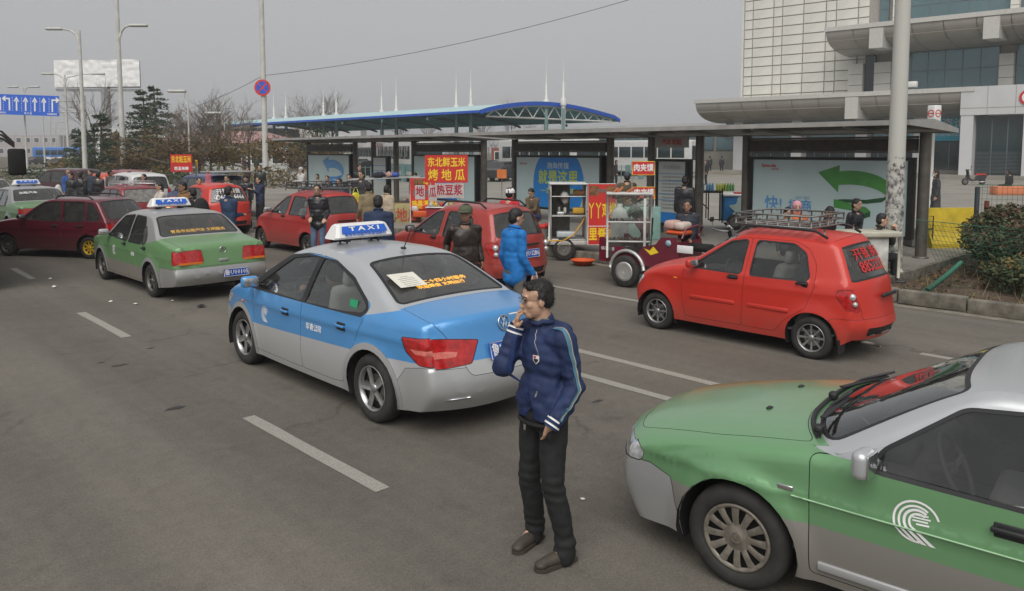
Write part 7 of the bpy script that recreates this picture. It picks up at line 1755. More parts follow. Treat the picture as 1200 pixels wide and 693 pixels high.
  person('woman in white with long hair and a white hat, reading near the blue ribbon board', 353, 196, 1.64, z0=.2, face=215, jacket=(.5, .5, .5), trousers=BK, hair='long', hat='knit', hatcol=(.45, .43, .42), arms=dict(L=(.30, .05, -.25), R=(.30, -.05, -.25)), **K)
  SB_ = 'people sitting below the shelter boards'
  person('person in a pale top sitting left under the blue ribbon', 372, 204, 1.66, z0=.2, face=190, jacket=(.28, .27, .27), trousers=BK, hair='bob', sit=1, **K)
  person('man in a dark coat sitting in front of the blue ribbon billboard', 383.5, 206, 1.72, z0=.2, face=185, jacket=BK, trousers=BK, sit=1, **K)
  person('person with white cap and red coat seen from behind, beside the blue disc billboard', 597, 220, 1.72, z0=0.0, face=30, jacket=(.48, .02, .03), trousers=BK, hat='cap', hatcol=(.72, .72, .72), width=1.05, vox=.016)
  person('man in a brown waistcoat sitting and reading before the blue disc billboard', 628, 219, 1.72, z0=.2, face=215, jacket=(.12, .085, .05), trousers=(.02, .04, .12), sit=1, lean=.35, head=(0, 25), arms=dict(L=(.32, .08, -.30), R=(.32, -.06, -.30)), **K)
  person('person in an olive brown hooded coat seen from behind, left of the meat sign', 735, 202, 1.72, z0=.2, face=10, jacket=(.085, .065, .035), trousers=BK, hat='knit', hatcol=(.06, .07, .09), width=1.1, **K)
  p, i = person('person in a black tracksuit with a white side stripe bending behind the glass case', 757, 222, 1.70, z0=0.0, face=-75, jacket=BK, trousers=BK, lean=.5, arms=dict(L=(.42, .1, -.15), R=(.42, -.1, -.15)), vox=.018)
  q = MB(); S = i['S']; sj, el = i['AR'][1][2] * S, i['hip'] * S
  v = []
  for k in range(13): f = k / 12; c = (i['sh'] * S).lerp(Vector((0, 0, .35)), f); y = -.19 - .015 * sin(f * pi); v += [c + Vector((-.07, y, 0)), c + Vector((-.01, y - .012, 0))]
  q.add(v, [(2 * k, 2 * k + 1, 2 * k + 3, 2 * k + 2) for k in range(12)]); q.obj('white_stripe', LETW, p)
  person('tall man in a long dark coat seen from behind, beside the timetable board', 803, 206, 1.80, z0=.05, face=25, jacket=BK, trousers=BK, coat=1, hair='short', skin=SKIND, width=1.08, vox=.018)
  person('woman in a dark quilted jacket facing the camera behind the maroon tricycle', 806, 234, 1.60, z0=0.0, face=205, jacket=(.025, .03, .045), trousers=BK, hair='bob', puff=1, skin=SKIND, arms=dict(L=(.2, .1, -.42), R=(.2, -.1, -.42)), vox=.016)
  person('man in black with white lettering on his back, walking on the plaza', 846, 183, 1.76, z0=.2, face=10, jacket=BK, trousers=BK, width=1.08, **K)
  person('woman in a black leather jacket on the plaza, facing left', 828, 188, 1.64, z0=.2, face=-90, jacket=BK, trousers=BK, hair='bob', shiny=.3, **K)
  person('man in black right behind the woman in leather on the plaza', 832, 183, 1.76, z0=.2, face=0, jacket=BK, trousers=BK, **K)
  person('person in black at the post edge, left of the woman in leather', 822, 183, 1.72, z0=.2, face=20, jacket=BK, trousers=(.05, .07, .12), **K)
  person('man in black with cropped hair sitting behind the rack, leftmost', 923, 243, 1.70, z0=.1, face=170, jacket=BK, trousers=BK, sit=1, vox=.018)
  person('woman in a pink headscarf and orange top sitting behind the rack', 934, 236, 1.66, z0=.25, face=190, jacket=(.55, .12, .03), trousers=BK, hat='scarf', hatcol=(.55, .26, .30), hair=None, sit=1, vox=.018)
  person('person in black with head bowed behind the rack, third from the left', 965, 240.5, 1.68, z0=.15, face=160, jacket=BK, trousers=BK, sit=1, lean=.25, head=(0, 30), vox=.018)
  person('man in a black jacket sitting under the tip of the green arrow', 1003, 233, 1.76, z0=.2, face=150, jacket=BK, trousers=BK, sit=1, vox=.016)
  person('man resting his chin on his hand in front of the big lamp post', 1022, 249, 1.74, z0=.05, face=110, jacket=(.02, .022, .02), trousers=BK, sit=1, lean=.25, arms=dict(L=(.22, .0, .0), Lh=(.2, .3, -1), R=(.24, -.02, .02), Rh=(.2, -.3, -1)), vox=.014)
  person('woman in a long grey coat with a blue face mask walking behind the end post', 1098, 199, 1.68, z0=.2, face=-75, jacket=(.045, .045, .05), trousers=BK, hair='long', hat='mask', coat=1, stride=.3, vox=.018)
  person('person in a cream and black jacket before the dark shop window', 1098, 176.4, 1.70, z0=.5, face=180, jacket=(.42, .36, .27), trousers=BK, vox=.03)
  person('man in a maroon coat walking before the glass entrance', 1166, 176, 1.74, z0=.45, face=80, jacket=(.07, .025, .022), trousers=BK, stride=.3, coat=1, vox=.03)
  person('man in black sitting with his back to us on the orange bench', 1183, 199, 1.76, z0=.2, face=-20, jacket=(.015, .02, .018), trousers=BK, sit=1, vox=.025, width=1.1)
  P = far(486, 26.5); person('vendor head in a dark hat behind the red meat poster of the long stall', pos=(P.x, P.y), h=1.52, z0=.2, face=180, jacket=BK, trousers=BK, hat='knit', hatcol=(.02, .02, .02), **K)
  for k, (x, y, c, lab) in enumerate(((722, 178, (.03, .03, .04), 'dark clad passer-by beyond the meat stand, leftmost'), (716, 176, (.5, .03, .03), 'passer-by in red beyond the meat stand'), (761, 172, (.02, .02, .025), 'dark clad passer-by right above the meat sign'), (1120, 177.5, (.02, .03, .03), 'dark figure by the shop window, nearest the cream jacket'), (1128, 178, (.02, .02, .03), 'dark figure second by the shop window'), (1137, 178.5, (.03, .02, .02), 'dark figure third by the shop window'))):
    P = far(x, 48 if x < 1000 else 75, .2); person(lab, pos=(P.x, P.y), h=1.70, z0=.2, face=90 + 40 * k, jacket=c, trousers=BK, vox=.03)
  for x, y, f, c, lab in ((409, 204, 180, BK, 'person in black sitting right of the man below the blue ribbon board'), (398, 209, 200, (.05, .05, .07), 'person in slate grey standing left of the yellow bag'), (233, 208, 150, (.12, .10, .08), 'person in taupe between the corn sign and the person in teal'), (151, 201, 90, BK, 'person in black beyond the roof rack of the dark red hatchback'), (128, 199, 30, (.09, .06, .05), 'person in brown left of the man in dark blue'), (106, 199, 200, (.03, .04, .06), 'person in slate blue between two black coats')):
    person(lab, x, y, 1.68, face=f, jacket=c, trousers=BK, hair='bob' if f == 180 else 'short', **K)
  P = far(65, 118, 0); person('person in dark red far down the road before the blue coach', pos=(P.x, P.y), h=1.70, face=180, jacket=(.2, .02, .04), trousers=BK, vox=.035)

# ---- the man smoking in the road
def hero():
  J = cloth('navy_jacket', (.012, .026, .088), .72, .3, 160, .16); T = cloth('black_trousers', (.012, .012, .013), .8)
  A, B = at(654, 664, 0), at(618, 638, 0); mid_ = (A + B) / 2; root_pos = (mid_.x + _F.x * .03, mid_.y + _F.y * .03)
  face = 232; rz = pi / 2 - _a - R(face); Mi = Matrix.Rotation(-rz, 3, 'Z')
  fl = Mi @ (A - Vector((root_pos[0], root_pos[1], 0))); fr = Mi @ (B - Vector((root_pos[0], root_pos[1], 0)))
  root = thing('person', 'man in a navy jacket smoking in the road beside the blue taxi', 'person', (root_pos[0], root_pos[1], 0), rz)
  V = Vector; hip = V((-.01, 0, .915)); sh = V((-.01, 0, 1.395)); nk = V((.0, 0, 1.46))
  legs = []
  for (f, sd) in ((fl, 1), (fr, -1)):
    hj = hip + V((0, .085 * sd, 0)); an = V((f.x - .05, f.y, .09)); kn, an = ik(hj, an, .415, .413, (1, 0, 0)); legs.append((hj, kn, an))
  tv = [('e', hip + V((0, 0, .0)), (.118, .165, .14), None), ('e', V((.05, .150, .83)), (.05, .03, .07), None)]
  for hj, kn, an in legs: tv += [('c', hj, kn, .098, .074), ('c', kn, an + V((-.01, 0, .03)), .074, .064), ('c', an + V((-.01, 0, .05)), an + V((.0, 0, -.045)), .066, .068)]
  def tf(p):
    k = max(0, 1 - abs(p.z - .48) / .12) + 1.3 * max(0, 1 - abs(p.z - .14) / .12)
    return noise.noise(V((p.x * 6, p.y * 6, p.z * 7))) * .010 + k * .0035 * sin(p.z * 95 + 3 * noise.noise(p * 5)) + .004 * noise.noise(p * 22)
  blob(tv, .010, 'trousers', T, root, 5, tf)
  SH = mat('shoe_brown', (.045, .036, .028), .6, var=.35, bump=.2); SOLE = mat('shoe_sole', (.05, .042, .03), .8)
  for (hj, kn, an), yaw in zip(legs, (-.12, .25)):
    Mz = Matrix.Rotation(yaw, 3, 'Z'); P = lambda x, y, z: an + Mz @ V((x, y, z - .0))
    sh_o = blob([('c', P(-.045, 0, -.035), P(.06, 0, -.045), .042, .042), ('c', P(.06, 0, -.048), P(.15, .0, -.055), .044, .036), ('c', P(.0, 0, .01), P(-.02, 0, -.04), .045, .044), ('e', P(.165, 0, -.058), (.045, .042, .028), None)], .008, 'shoe', SH, root, 2)
    q = MB(); ol = [(-.085, .03), (-.09, 0), (-.085, -.03), (0, -.040), (.08, -.048), (.16, -.046), (.205, -.02), (.208, .012), (.165, .046), (.08, .044), (0, .038)][::-1]
    q.prism([P(x, y, -.0895) for x, y in ol][::-1], (0, 0, .020)); q.obj('sole', SOLE, sh_o)
    q = MB()
    for k in range(4): q.tube([P(.045 + .022 * k, -.02, .0 - .012 * k), P(.055 + .022 * k, .02, .0 - .012 * k)], .003, 4)
    q.obj('laces', GAP, sh_o)
  HMy = R(-24); HM = Matrix.Rotation(HMy, 3, 'Z') @ Matrix.Rotation(R(4), 3, 'Y'); HC = V((.045, 0, 1.615)); hp = lambda x, y, z: HC + HM @ V((x, y, z))
  # arms: left hand in the pocket, right hand with the cigarette at the mouth
  sl, sr = sh + V((-.01, .170, 0)), sh + V((.01, -.160, 0))
  wl = V((.085, .190, .90)); ell, wl = ik(sl, wl, .30, .26, (-1, .35, 0))
  mouth = hp(.105, -.012, -.062); wr = hp(.125, -.085, -.175); elr, wr = ik(sr, wr, .28, .25, (.5, -.05, -1))
  jv = [('e', (-.005, 0, 1.26), (.122, .180, .19), None), ('e', (.0, 0, 1.06), (.128, .172, .17), None), ('c', (-.01, -.12, 1.375), (-.01, .12, 1.375), .078, .078), ('c', (0, 0, 1.36), (.0, 0, 1.475), .105, .075),
          ('c', (.0, -.065, .98), (.0, -.07, .93), .122, .118), ('c', (.0, .065, .98), (.0, .07, .93), .122, .118), ('c', (-.10, -.09, 1.42), (-.10, .09, 1.42), .052, .052), ('c', (-.125, 0, 1.37), (-.14, 0, 1.30), .075, .05),
          ('c', sl, ell, .073, .061), ('c', ell, wl + (ell - wl).normalized() * .03, .063, .050), ('c', sr, elr, .072, .060), ('c', elr, wr + (elr - wr).normalized() * .04, .062, .050)]
  def jf(p):
    a = 0
    for c_, am in ((ell, .6), (elr, .8)):
      d = (p - c_).length; a += am * max(0, 1 - d / .16) * .012 * sin(d * 120 + 4 * noise.noise(p * 7))
    hem = max(0, 1 - abs(p.z - 1.0) / .09)
    return a + .012 * noise.noise(p * 6) + .007 * noise.noise(V((p.x * 15, p.y * 15, p.z * 24))) + hem * .010 * sin(p.x * 40 + p.y * 60 + 5 * noise.noise(p * 9)) - (.020 if .845 < p.z < .885 and abs(p.y) < .19 else 0)
  blob(jv, .0085, 'jacket', J, root, 4, jf)
  BAND = cloth('rib_knit_navy', (.014, .03, .10), .9); 
  def cuff(w_, e, name='cuff'):
    d = (w_ - e).normalized(); q = MB(); q.tube([w_ - d * .045, w_ - d * .01, w_ + d * .025], [.050, .047, .042], 18); o = q.obj(name, BAND, root)
    for k in (-.028, .004): q = MB(); q.tube([w_ + d * (k - .006), w_ + d * (k + .006)], [.0515 - .02 * (k + .03), .0512 - .02 * (k + .03)], 18); q.obj('white_stripe', LETW, o)
  cuff(wl, ell); cuff(wr, elr)
  # skin: one continuous body
  SKH = mat('skin_warm', (.54, .33, .23), .5, var=.10, scale=14, bump=.08, bscale=150)
  bv = [('c', hip, sh, .08, .09), ('c', sh, nk + V((.01, 0, .05)), .06, .056), ('c', nk, hp(-.02, 0, -.04), .058, .055)]
  bv += [('e', hp(-.008, 0, .042), (.098, .078, .084), HM), ('e', hp(.015, 0, -.025), (.074, .066, .085), HM), ('e', hp(.052, 0, -.078), (.034, .038, .032), HM), ('e', hp(.070, 0, -.058), (.024, .028, .02), HM), ('c', hp(.086, 0, .005), hp(.103, 0, -.027), .010, .0135), ('e', hp(.098, 0, -.033), (.012, .017, .009), HM), ('c', hp(.078, -.035, .030), hp(.078, .035, .030), .014, .014), ('e', hp(.055, .04, -.018), (.026, .022, .024), HM), ('e', hp(.055, -.04, -.018), (.026, .022, .024), HM), ('c', hp(.085, -.016, -.062), hp(.085, .016, -.062), .0085, .0085)]
  for s_ in (-1, 1): bv += [('e', hp(-.004, s_ * .079, -.004), (.021, .008, .030), HM), ('e', hp(.0, s_ * .083, -.002), (.012, .006, .020), HM)]
  bv += [('c', sh, sl, .05, .05), ('c', sl, ell, .045, .04), ('c', ell, wl, .04, .03), ('c', sh, sr, .05, .05), ('c', sr, elr, .045, .04), ('c', elr, wr, .04, .027)]
  dR = (mouth - wr).normalized(); upR = (Matrix.Rotation(rz, 3, 'Z').inverted() @ (-_F)); 
  bv += hand(None, wr, (dR + V((0, 0, .55))).normalized(), V((.75, -.55, .25)), .42, -1, 1.02, .8) + hand(None, wl - V((0, .02, 0)), V((-.12, -.42, -1)), V((0, 1, 0)), .25, 1, .9)
  for hj, kn, an in legs: bv += [('c', hip, hj, .07, .07), ('c', hj, kn, .07, .05), ('c', kn, an, .05, .04), ('c', an, an + V((.1, 0, -.05)), .03, .02)]
  body = blob(bv, .0065, 'body', SKH, root, 1)
  q = MB()
  for s_ in (-1, 1): q.ball(hp(.0835, s_ * .031, .010), .0105, 0, 8, (.6, 1.25, .62)); q.tube([hp(.092, s_ * .014, .031), hp(.090, s_ * .032, .036), hp(.080, s_ * .050, .032)], .0042, 5, 0)
  q.tube([hp(.091, -.020, -.0625), hp(.0955, 0, -.0625), hp(.091, .020, -.0625)], .0028, 5, 1); q.obj('face_features', [EYE, LIP], root)
  q = MB()
  for s_ in (-1, 1):
    q.tube([hp(.104 - .004 * abs(cos(a)), s_ * (.033 + .023 * cos(a)), .008 + .0155 * sin(a)) for a in [2 * pi * j / 20 for j in range(20)]], .0013, 5, closed=True); q.tube([hp(.100, s_ * .057, .014), hp(.05, s_ * .083, .016), hp(-.01, s_ * .086, .012)], .0016, 4)
  q.tube([hp(.104, -.011, .010), hp(.108, 0, .013), hp(.104, .011, .010)], .0013, 4); g = q.obj('glasses', STEELR, root)
  for s_ in (-1, 1): q = MB(); q.add([hp(.1035, s_ * .033 + .022 * cos(a), .008 + .0145 * sin(a)) for a in [2 * pi * j / 16 for j in range(16)]], [tuple(range(16))])
  q.obj('lens', glass('lens', (.92, .94, .95)), g)
  def hf(p): return .003 * noise.noise(V((p.x * 70, p.y * 70, p.z * 35))) + .0015 * noise.noise(p * 30)
  blob([('e', hp(-.016, 0, .053), (.092, .080, .079), HM), ('e', hp(-.044, 0, .010), (.062, .077, .074), HM), ('c', hp(.050, -.038, .088), hp(.050, .038, .088), .024, .024), ('e', hp(-.012, .074, .025), (.028, .012, .03), HM), ('e', hp(-.012, -.074, .025), (.028, .012, .03), HM)], .006, 'hair', HAIR, root, 1, hf)
  ho_ = [c for c in root.children if c.name.startswith('hair')][0]; rh = random.Random(8); q = MB()
  for vt in [v for v in ho_.data.vertices if rh.random() < .30]:
    nn = vt.normal.copy(); d = (nn * .55 + HM @ V((-.15 if vt.co.z < HC.z + .08 else .5, 0, -.75 if vt.co.z < HC.z + .06 else .1)) * .6 + V((rh.gauss(0, .25), rh.gauss(0, .25), rh.gauss(0, .25)))).normalized(); s_ = nn.cross(d).normalized() * .0016; l_ = rh.uniform(.010, .022)
    q.add([vt.co - s_ - nn * .002, vt.co + s_ - nn * .002, vt.co + d * l_], [(0, 1, 2)], 0)
  q.obj('hair_strands', HAIR, ho_, kind='stuff')
  # collar, zip, sleeve stripes, hood seam, chest badge, pocket zips, belt
  q = MB(); C = [(.062 * cos(a) + .012, .070 * sin(a), 1.485 + .012 * cos(a) - (.018 if cos(a) > .6 else 0)) for a in [2 * pi * j / 20 for j in range(20)]]
  q.tube(C, .017, 8, closed=True); q.obj('collar', J, root); q = MB(); q.tube([(x * .82 + .004, y * .82, z + .012) for x, y, z in C], .013, 6, closed=True); q.obj('inner_collar', cloth('collar_grey', (.20, .18, .14)), root)
  bpy.context.view_layer.update()
  jk = [c for c in root.children if c.name.startswith('jacket')][0]; import mathutils.bvhtree as bt
  tree = bt.BVHTree.FromPolygons([v.co.copy() for v in jk.data.vertices], [tuple(p.vertices) for p in jk.data.polygons])
  def on(p, off=.003): c, n, i_, d = tree.find_nearest(V(p)); return c + n * off, n
  def strip(pts, w_, m, name, off=.0035, side=V((1, 0, 0)), n=26):
    L_ = []
    for k in range(n + 1):
      f = k / n * (len(pts) - 1); i_ = min(int(f), len(pts) - 2); p = V(pts[i_]).lerp(V(pts[i_ + 1]), f - i_); L_.append(p)
    q = MB(); v = []
    for k, p in enumerate(L_):
      t_ = (L_[min(k + 1, n)] - L_[max(k - 1, 0)]).normalized(); c, nn = on(p, 0); s_ = t_.cross(nn).normalized() * w_ / 2
      v += [on(c + s_, off)[0], on(c - s_, off)[0]]
    q.add(v, [(2 * k, 2 * k + 1, 2 * k + 3, 2 * k + 2) for k in range(n)] , 0, True); q.obj(name, m, root)
  oy = V((0, .09, 0)); up_ = V((0, 0, .02)); ax = [sh + V((-.02, .10, .075)), sl + V((0, .05, .07)), sl.lerp(ell, .35) + oy, sl.lerp(ell, .7) + oy, ell + oy, ell.lerp(wl, .4) + oy, wl + (ell - wl).normalized() * .05 + oy]
  ax = [p + V((.035, 0, 0)) for p in ax]
  strip(ax, .024, mat('stripe_light_blue', (.075, .19, .28), .7), 'sleeve_stripe', .0040); strip([p + V((-.017, .0, 0)) for p in ax], .006, mat('stripe_tan', (.42, .36, .24), .7), 'sleeve_stripe', .0045); strip([p + V((.018, .0, 0)) for p in ax], .006, mat('stripe_dark', (.01, .02, .06), .7), 'sleeve_stripe', .0045)
  oyr = V((.03, -.09, 0)); ar = [sr + V((0, -.04, .07)), sr.lerp(elr, .4) + oyr, sr.lerp(elr, .8) + oyr]; strip(ar, .028, mat('stripe_light_blue', (.10, .27, .42), .7), 'sleeve_stripe')
  strip([(.2, .0, 1.44), (.2, -.005, 1.25), (.2, -.005, 1.05), (.2, 0, .90)], .028, cloth('placket_navy', (.012, .03, .12), .7), 'zip_placket', .004)
  strip([(.16, .075, 1.46), (.18, .085, 1.36), (.17, .10, 1.27)], .004, CHROME, 'zip', .004); strip([(.2, .105, 1.08), (.2, .115, 1.04)], .010, CHROME, 'pocket_zip', .004)
  c, nn = on((.2, .085, 1.28), .004); F = frame(c, V((0, 0, 1)).cross(nn) * 1.0, (0, 0, 1)); fo = flat('chest_badge', F, [(0, -.030), (.024, -.008), (.024, .024), (-.024, .024), (-.024, -.008)], LETW, root, 0, .002)
  flat('badge_field', F, [(0, -.024), (.018, -.006), (.018, .004), (-.018, .004), (-.018, -.006)], LETK, fo, .003, .001); flat('badge_field', F, [(-.018, .008), (.0, .008), (.0, .020), (-.018, .020)], LETR, fo, .003, .001)
  c, nn = on((.2, -.005, 1.13), .006); q = MB(); q.ball(tuple(c), .009, 0, 6); q.obj('snap_button', GAP, root)
  q = MB(); q.tube([(.125 * cos(a) - .0, .165 * sin(a), .865) for a in [2 * pi * j / 24 for j in range(24)]], .014, 6, closed=True); q.obj('belt', GAP, root); q = MB(); q.rbox((.125, -.02, .84), (.012, .02, .05), .004); q.obj('belt_end', CHROME, root)
  # the cigarette
  cg = MB(); a = mouth + V((0, 0, .0)); b_ = hp(.175, -.03, -.072); cg.tube([a, a.lerp(b_, .28)], .0040, 8, 0); cg.tube([a.lerp(b_, .28), b_], .0040, 8, 1); cg.tube([b_, b_.lerp(a, -.05)], .0038, 8, 2)
  W_ = root.matrix_basis; root.scale = (.98,) * 3; bpy.context.view_layer.update(); W_ = root.matrix_basis; t = thing('cigarette', 'lit cigarette between the lips and fingers of the smoking man', 'cigarette', tuple(W_ @ a), rz); cg.v = [tuple(V(v) - a) for v in cg.v]; cg.obj('paper_tube', [mat('filter_tan', (.5, .3, .12), .8), LETW, mat('ash', (.2, .18, .17), .9)], t)
crowd(); hero()

# ------------------------------------------------------------------ vendors' carts and other street things
REDB = mat('banner_red', (.56, .03, .025), .5, var=.07, scale=3); CARTW = mat('cart_white', (.55, .55, .53), .55, var=.22, scale=4); CARTG = mat('cart_inner', (.55, .545, .51), .6, var=.3, scale=5); MAR = mat('tricycle_maroon', (.13, .010, .025), .4, coat=.5, var=.2); ALU = mat('aluminium', (.52, .52, .50), .4, .6, var=.15)
CLEAR = glass('case_glass', (.86, .89, .88), .8, .04, .10); WOODP = mat('grilled_food', (.22, .10, .04), .8, var=.5, scale=14); YW = mat('hose_yellow', (.65, .33, .02), .5); TUBO = mat('basin_orange', (.60, .09, .02), .45)
FACE = -_a                                  # turned square to the middle of the street
def cwheel(root, x, y, r, m=STEELR, name='wheel'):
  o = bpy.data.objects.new(name, None); COL.objects.link(o); o.parent = root; o.location = (x, y, r); q = MB(); q.lathe([(r * .6, -.04), (r * .92, -.06), (r, -.03), (r, .03), (r * .92, .06), (r * .6, .04)], 24, axis='Y'); q.obj('tyre', TYRE, o)
  q = MB(); q.lathe([(0, -.03), (r * .2, -.05), (r * .45, -.03), (r * .62, -.055), (r * .63, .055), (r * .45, .03), (r * .2, .05), (0, .03)], 20, axis='Y'); q.obj('rim', m, o)
  return o
def bars(root, P, r, m, name, closed=False): q = MB(); q.tube(P, r, 6, closed=closed); return q.obj(name, m, root)
def box(root, c, d, m, name, r=.012): q = MB(); q.rbox(c, d, r); return q.obj(name, m, root)
def sign(root, c, w, h, rows, m=REDB, tm=LETY, name='poster', ang=0.0, frame_m=WHITE, sizes=None, bold=.006):
  d = Vector((cos(ang), sin(ang), 0)); F = frame(Vector(c), d, (0, 0, 1)); o = flat(name, F, [(-w / 2, -h / 2), (w / 2, -h / 2), (w / 2, h / 2), (-w / 2, h / 2)], m, root, -.008, .012)
  if frame_m:
    for a, b_ in (((-w / 2, -h / 2), (w / 2, -h / 2)), ((w / 2, -h / 2), (w / 2, h / 2)), ((w / 2, h / 2), (-w / 2, h / 2)), ((-w / 2, h / 2), (-w / 2, -h / 2))): q = MB(); q.tube([F @ Vector((*a, .002)), F @ Vector((*b_, .002))], .008, 4); q.obj('frame_bar', frame_m, o)
  for s_, y, sz, sx, mm in rows: text(s_, sz, mm or tm, o, F @ Matrix.Translation((0, y, .007)), bold=bold, sx=sx)
  return o, F
# white food cart with the red poster door
P = at(661, 306, 0); t = thing('food_cart', 'white food cart with open shelves and a red poster door beside the glass display case', 'food cart', (P.x, P.y, 0), FACE)
W_, D_, z0, z1 = .80, .95, .46, 1.73; cx = .10
box(t, (cx, D_ / 2, z0 - .05), (W_ + .1, D_, .10), CARTG, 'chassis'); box(t, (cx, D_ / 2 - .02, z1), (W_ + .06, D_ + .06, .03), CARTW, 'roof'); box(t, (cx - W_ * .19, D_, (z0 + z1) / 2), (W_ * .62, .025, z1 - z0), CARTG, 'back_panel')
for s_ in (-1, 1): box(t, (cx + s_ * W_ / 2, D_ / 2, (z0 + z1) / 2), (.025, D_, z1 - z0), CARTW, 'side_panel'); bars(t, [(cx + s_ * (W_ / 2 + .04), -.02, z0 - .05), (cx + s_ * (W_ / 2 + .04), -.02, z1 - .12)], .02, ALU, 'door_post')
for z in (z0 + .02, z0 + .55, z1 - .28): box(t, (cx, D_ / 2, z), (W_ - .04, D_ - .03, .022), ALU, 'shelf')
for x, z, s_, m, n in ((.0, z0 + .12, (.42, .3, .14), mat('tub_pale', (.45, .50, .52), .5), 'tub'), (.28, z0 + .66, (.26, .2, .14), mat('tray_yellow', (.55, .32, .03), .6), 'tray'), (-.12, z0 + .60, (.18, .2, .08), ALU, 'bowl'), (.30, z1 - .2, (.26, .2, .12), WOODP, 'bread'), (-.15, z0 + .68, (.06, .06, .16), ALU, 'bottle'), (-.02, z0 + .66, (.07, .07, .15), CARTW, 'bottle')):
  o = box(t, (cx + x - .05, .25, z), s_, m, n, .03)
blob([('e', (cx - .08, .22, z0 + .95), (.10, .08, .15), None)], .02, 'hanging_bag', mat('plastic_film', (.55, .55, .54), .3), t, 1, folds(.02, 14)); bars(t, [(cx - .25, .05, z1 - .35), (cx - .12, .2, z1 - .45)], .03, GAP, 'ladle')
o, F = sign(t, (cx + .73, -.10, 1.06), .62, 1.36, (('丫丫鸡柳', .06, .38, .42, None), ('里脊肉', -.46, .30, .66, None), ('香酥脆皮', .52, .10, .6, mat('letter_dim', (.2, .12, .10), .6))), ang=R(3), bold=.008)
flat('food_picture', F, [(-.28, .42), (-.08, .42), (-.08, .63), (-.28, .63)], WOODP, o, .006); flat('food_picture', F, [(.10, .42), (.30, .42), (.30, .63), (.10, .63)], WOODP, o, .006); flat('divider', F, [(-.31, -.27), (.31, -.27), (.31, -.255), (-.31, -.255)], LETW, o, .006)
cwheel(t, -.0, .05, .26); cwheel(t, -.0, D_ - .05, .26); bars(t, [(-.30, .0, .50), (-.55, -.25, .20), (-.9, -.2, .12)], .02, ALU, 'tow_bar')
q = MB(); q.tube([(cx + .35, -.06, .98), (cx + .28, -.1, .86), (cx + .1, -.12, .60), (cx - .15, -.1, .46), (cx - .4, -.14, .48), (cx - .6, -.12, .42), (cx - .9, -.1, .30), (cx - 1.1, 0, .2)], .015, 6); q.obj('hose', YW, loc=(P.x, P.y, 0), rz=FACE, label='yellow gas hose looping from the white food cart', cat='hose')
P = at(683, 311, 0); t = thing('basin', 'shallow orange plastic basin on the road under the red poster', 'basin', tuple(P)); q = MB(); q.lathe([(0, .01), (.17, .01), (.25, .11), (.27, .12), (.26, .125), (.24, .11), (.16, .02), (0, .02)], 28); q.obj('bowl', TUBO, t)
# maroon cargo tricycle carrying the glass case
P = at(733, 336, 0); t = thing('cargo_tricycle', 'maroon cargo tricycle parked at the kerb, loaded with the glass display case', 'tricycle', (P.x + .05, P.y, 0), -pi / 2 + R(4))
# local x runs along the tricycle towards its front (towards the camera's right)
q = MB(); pr = [(-.62, .42), (-.62, .86), (-.52, .87), (-.36, .74), (-.28, .72), (-.08, .72), (.05, .60), (.22, .60), (.34, .76), (.60, .82), (.70, .95), (1.0, .97), (1.05, .80), (1.05, .42)]
for y in (-.02, .80): q.prism([(x, y, z) for x, z in pr][::-1], (0, .03, 0))
q.box((.2, .40, .45), (1.66, .80, .06)); q.box((-.61, .40, .60), (.03, .78, .36)); q.box((1.04, .40, .65), (.03, .78, .48)); q.obj('tub', MAR, t)
q = MB(); q.tube([(.02 + .36 * cos(a), -.05, .30 + .36 * sin(a)) for a in [R(5 + 170 * k / 12) for k in range(13)]], .035, 8); q.obj('mudguard', ALU, t)
cwheel(t, .02, -.10, .29, ALU); cwheel(t, .02, .90, .29, ALU); cwheel(t, 1.9, .40, .27, ALU)
flat('decal', frame((.5, -.025, .68), (-1, 0, 0), (0, 0, 1)), [(-.16, 0), (0, -.06), (.14, .05), (.02, .02), (-.05, .1)], LETY, t, .004); text('福田五星', .07, LETW, t, frame((-.42, -.025, .66), (1, 0, 0), (0, 0, 1)), sx=1.1); q = MB(); q.lathe([(0, .0), (.06, .0), (.06, .01), (0, .01)], 6, axis='Y', c=(.86, -.04, .86)); q.obj('decal', mat('decal_blue', (.3, .42, .5), .5), t)
bars(t, [(1.05, .4, .5), (1.6, .4, .55), (1.82, .4, .95), (1.78, .4, 1.12)], .035, GAP, 'steering_column'); bars(t, [(1.62, .08, 1.16), (1.75, .2, 1.12), (1.78, .4, 1.10), (1.75, .6, 1.12), (1.62, .72, 1.16)], .018, CHROME, 'handlebar'); bars(t, [(1.62, .1, 1.16), (1.66, .02, 1.30)], .006, CHROME, 'mirror_stalk'); box(t, (1.66, 0, 1.33), (.03, .12, .08), GAP, 'rear_view_mirror', .015); box(t, (1.25, .4, .78), (.42, .34, .12), GAP, 'saddle', .05)
q = MB(); q.tube([(1.05, .1, .95), (1.12, .1, 1.12), (1.18, .4, 1.17), (1.12, .7, 1.12), (1.05, .7, .95)], .02, 6); q.obj('seat_hoop', MAR, t)
for k, (x, m, s_, lab) in enumerate(((.75, mat('parcel_pink', (.50, .32, .28), .7), (.22, .3, .16), 'pinkish parcel on the front of the maroon tricycle'), (.95, mat('parcel_pale', (.55, .45, .40), .7), (.2, .34, .14), 'pale wrapped parcel next to the pinkish one on the tricycle'), (.88, TUBO, (.40, .3, .08), 'flat orange tray under the parcels on the maroon tricycle'))):
  Q = t.matrix_basis @ Vector((x, .3, .99 + (.09 if k < 2 else 0))); o = thing('parcel', lab, 'parcel', tuple(Q), t.rotation_euler.z); box(o, (0, 0, s_[2] / 2), s_, m, 'wrapping', .05)
box(t, (1.18, -.02, .78), (.30, .02, .13), LETW, 'number_board', .004)
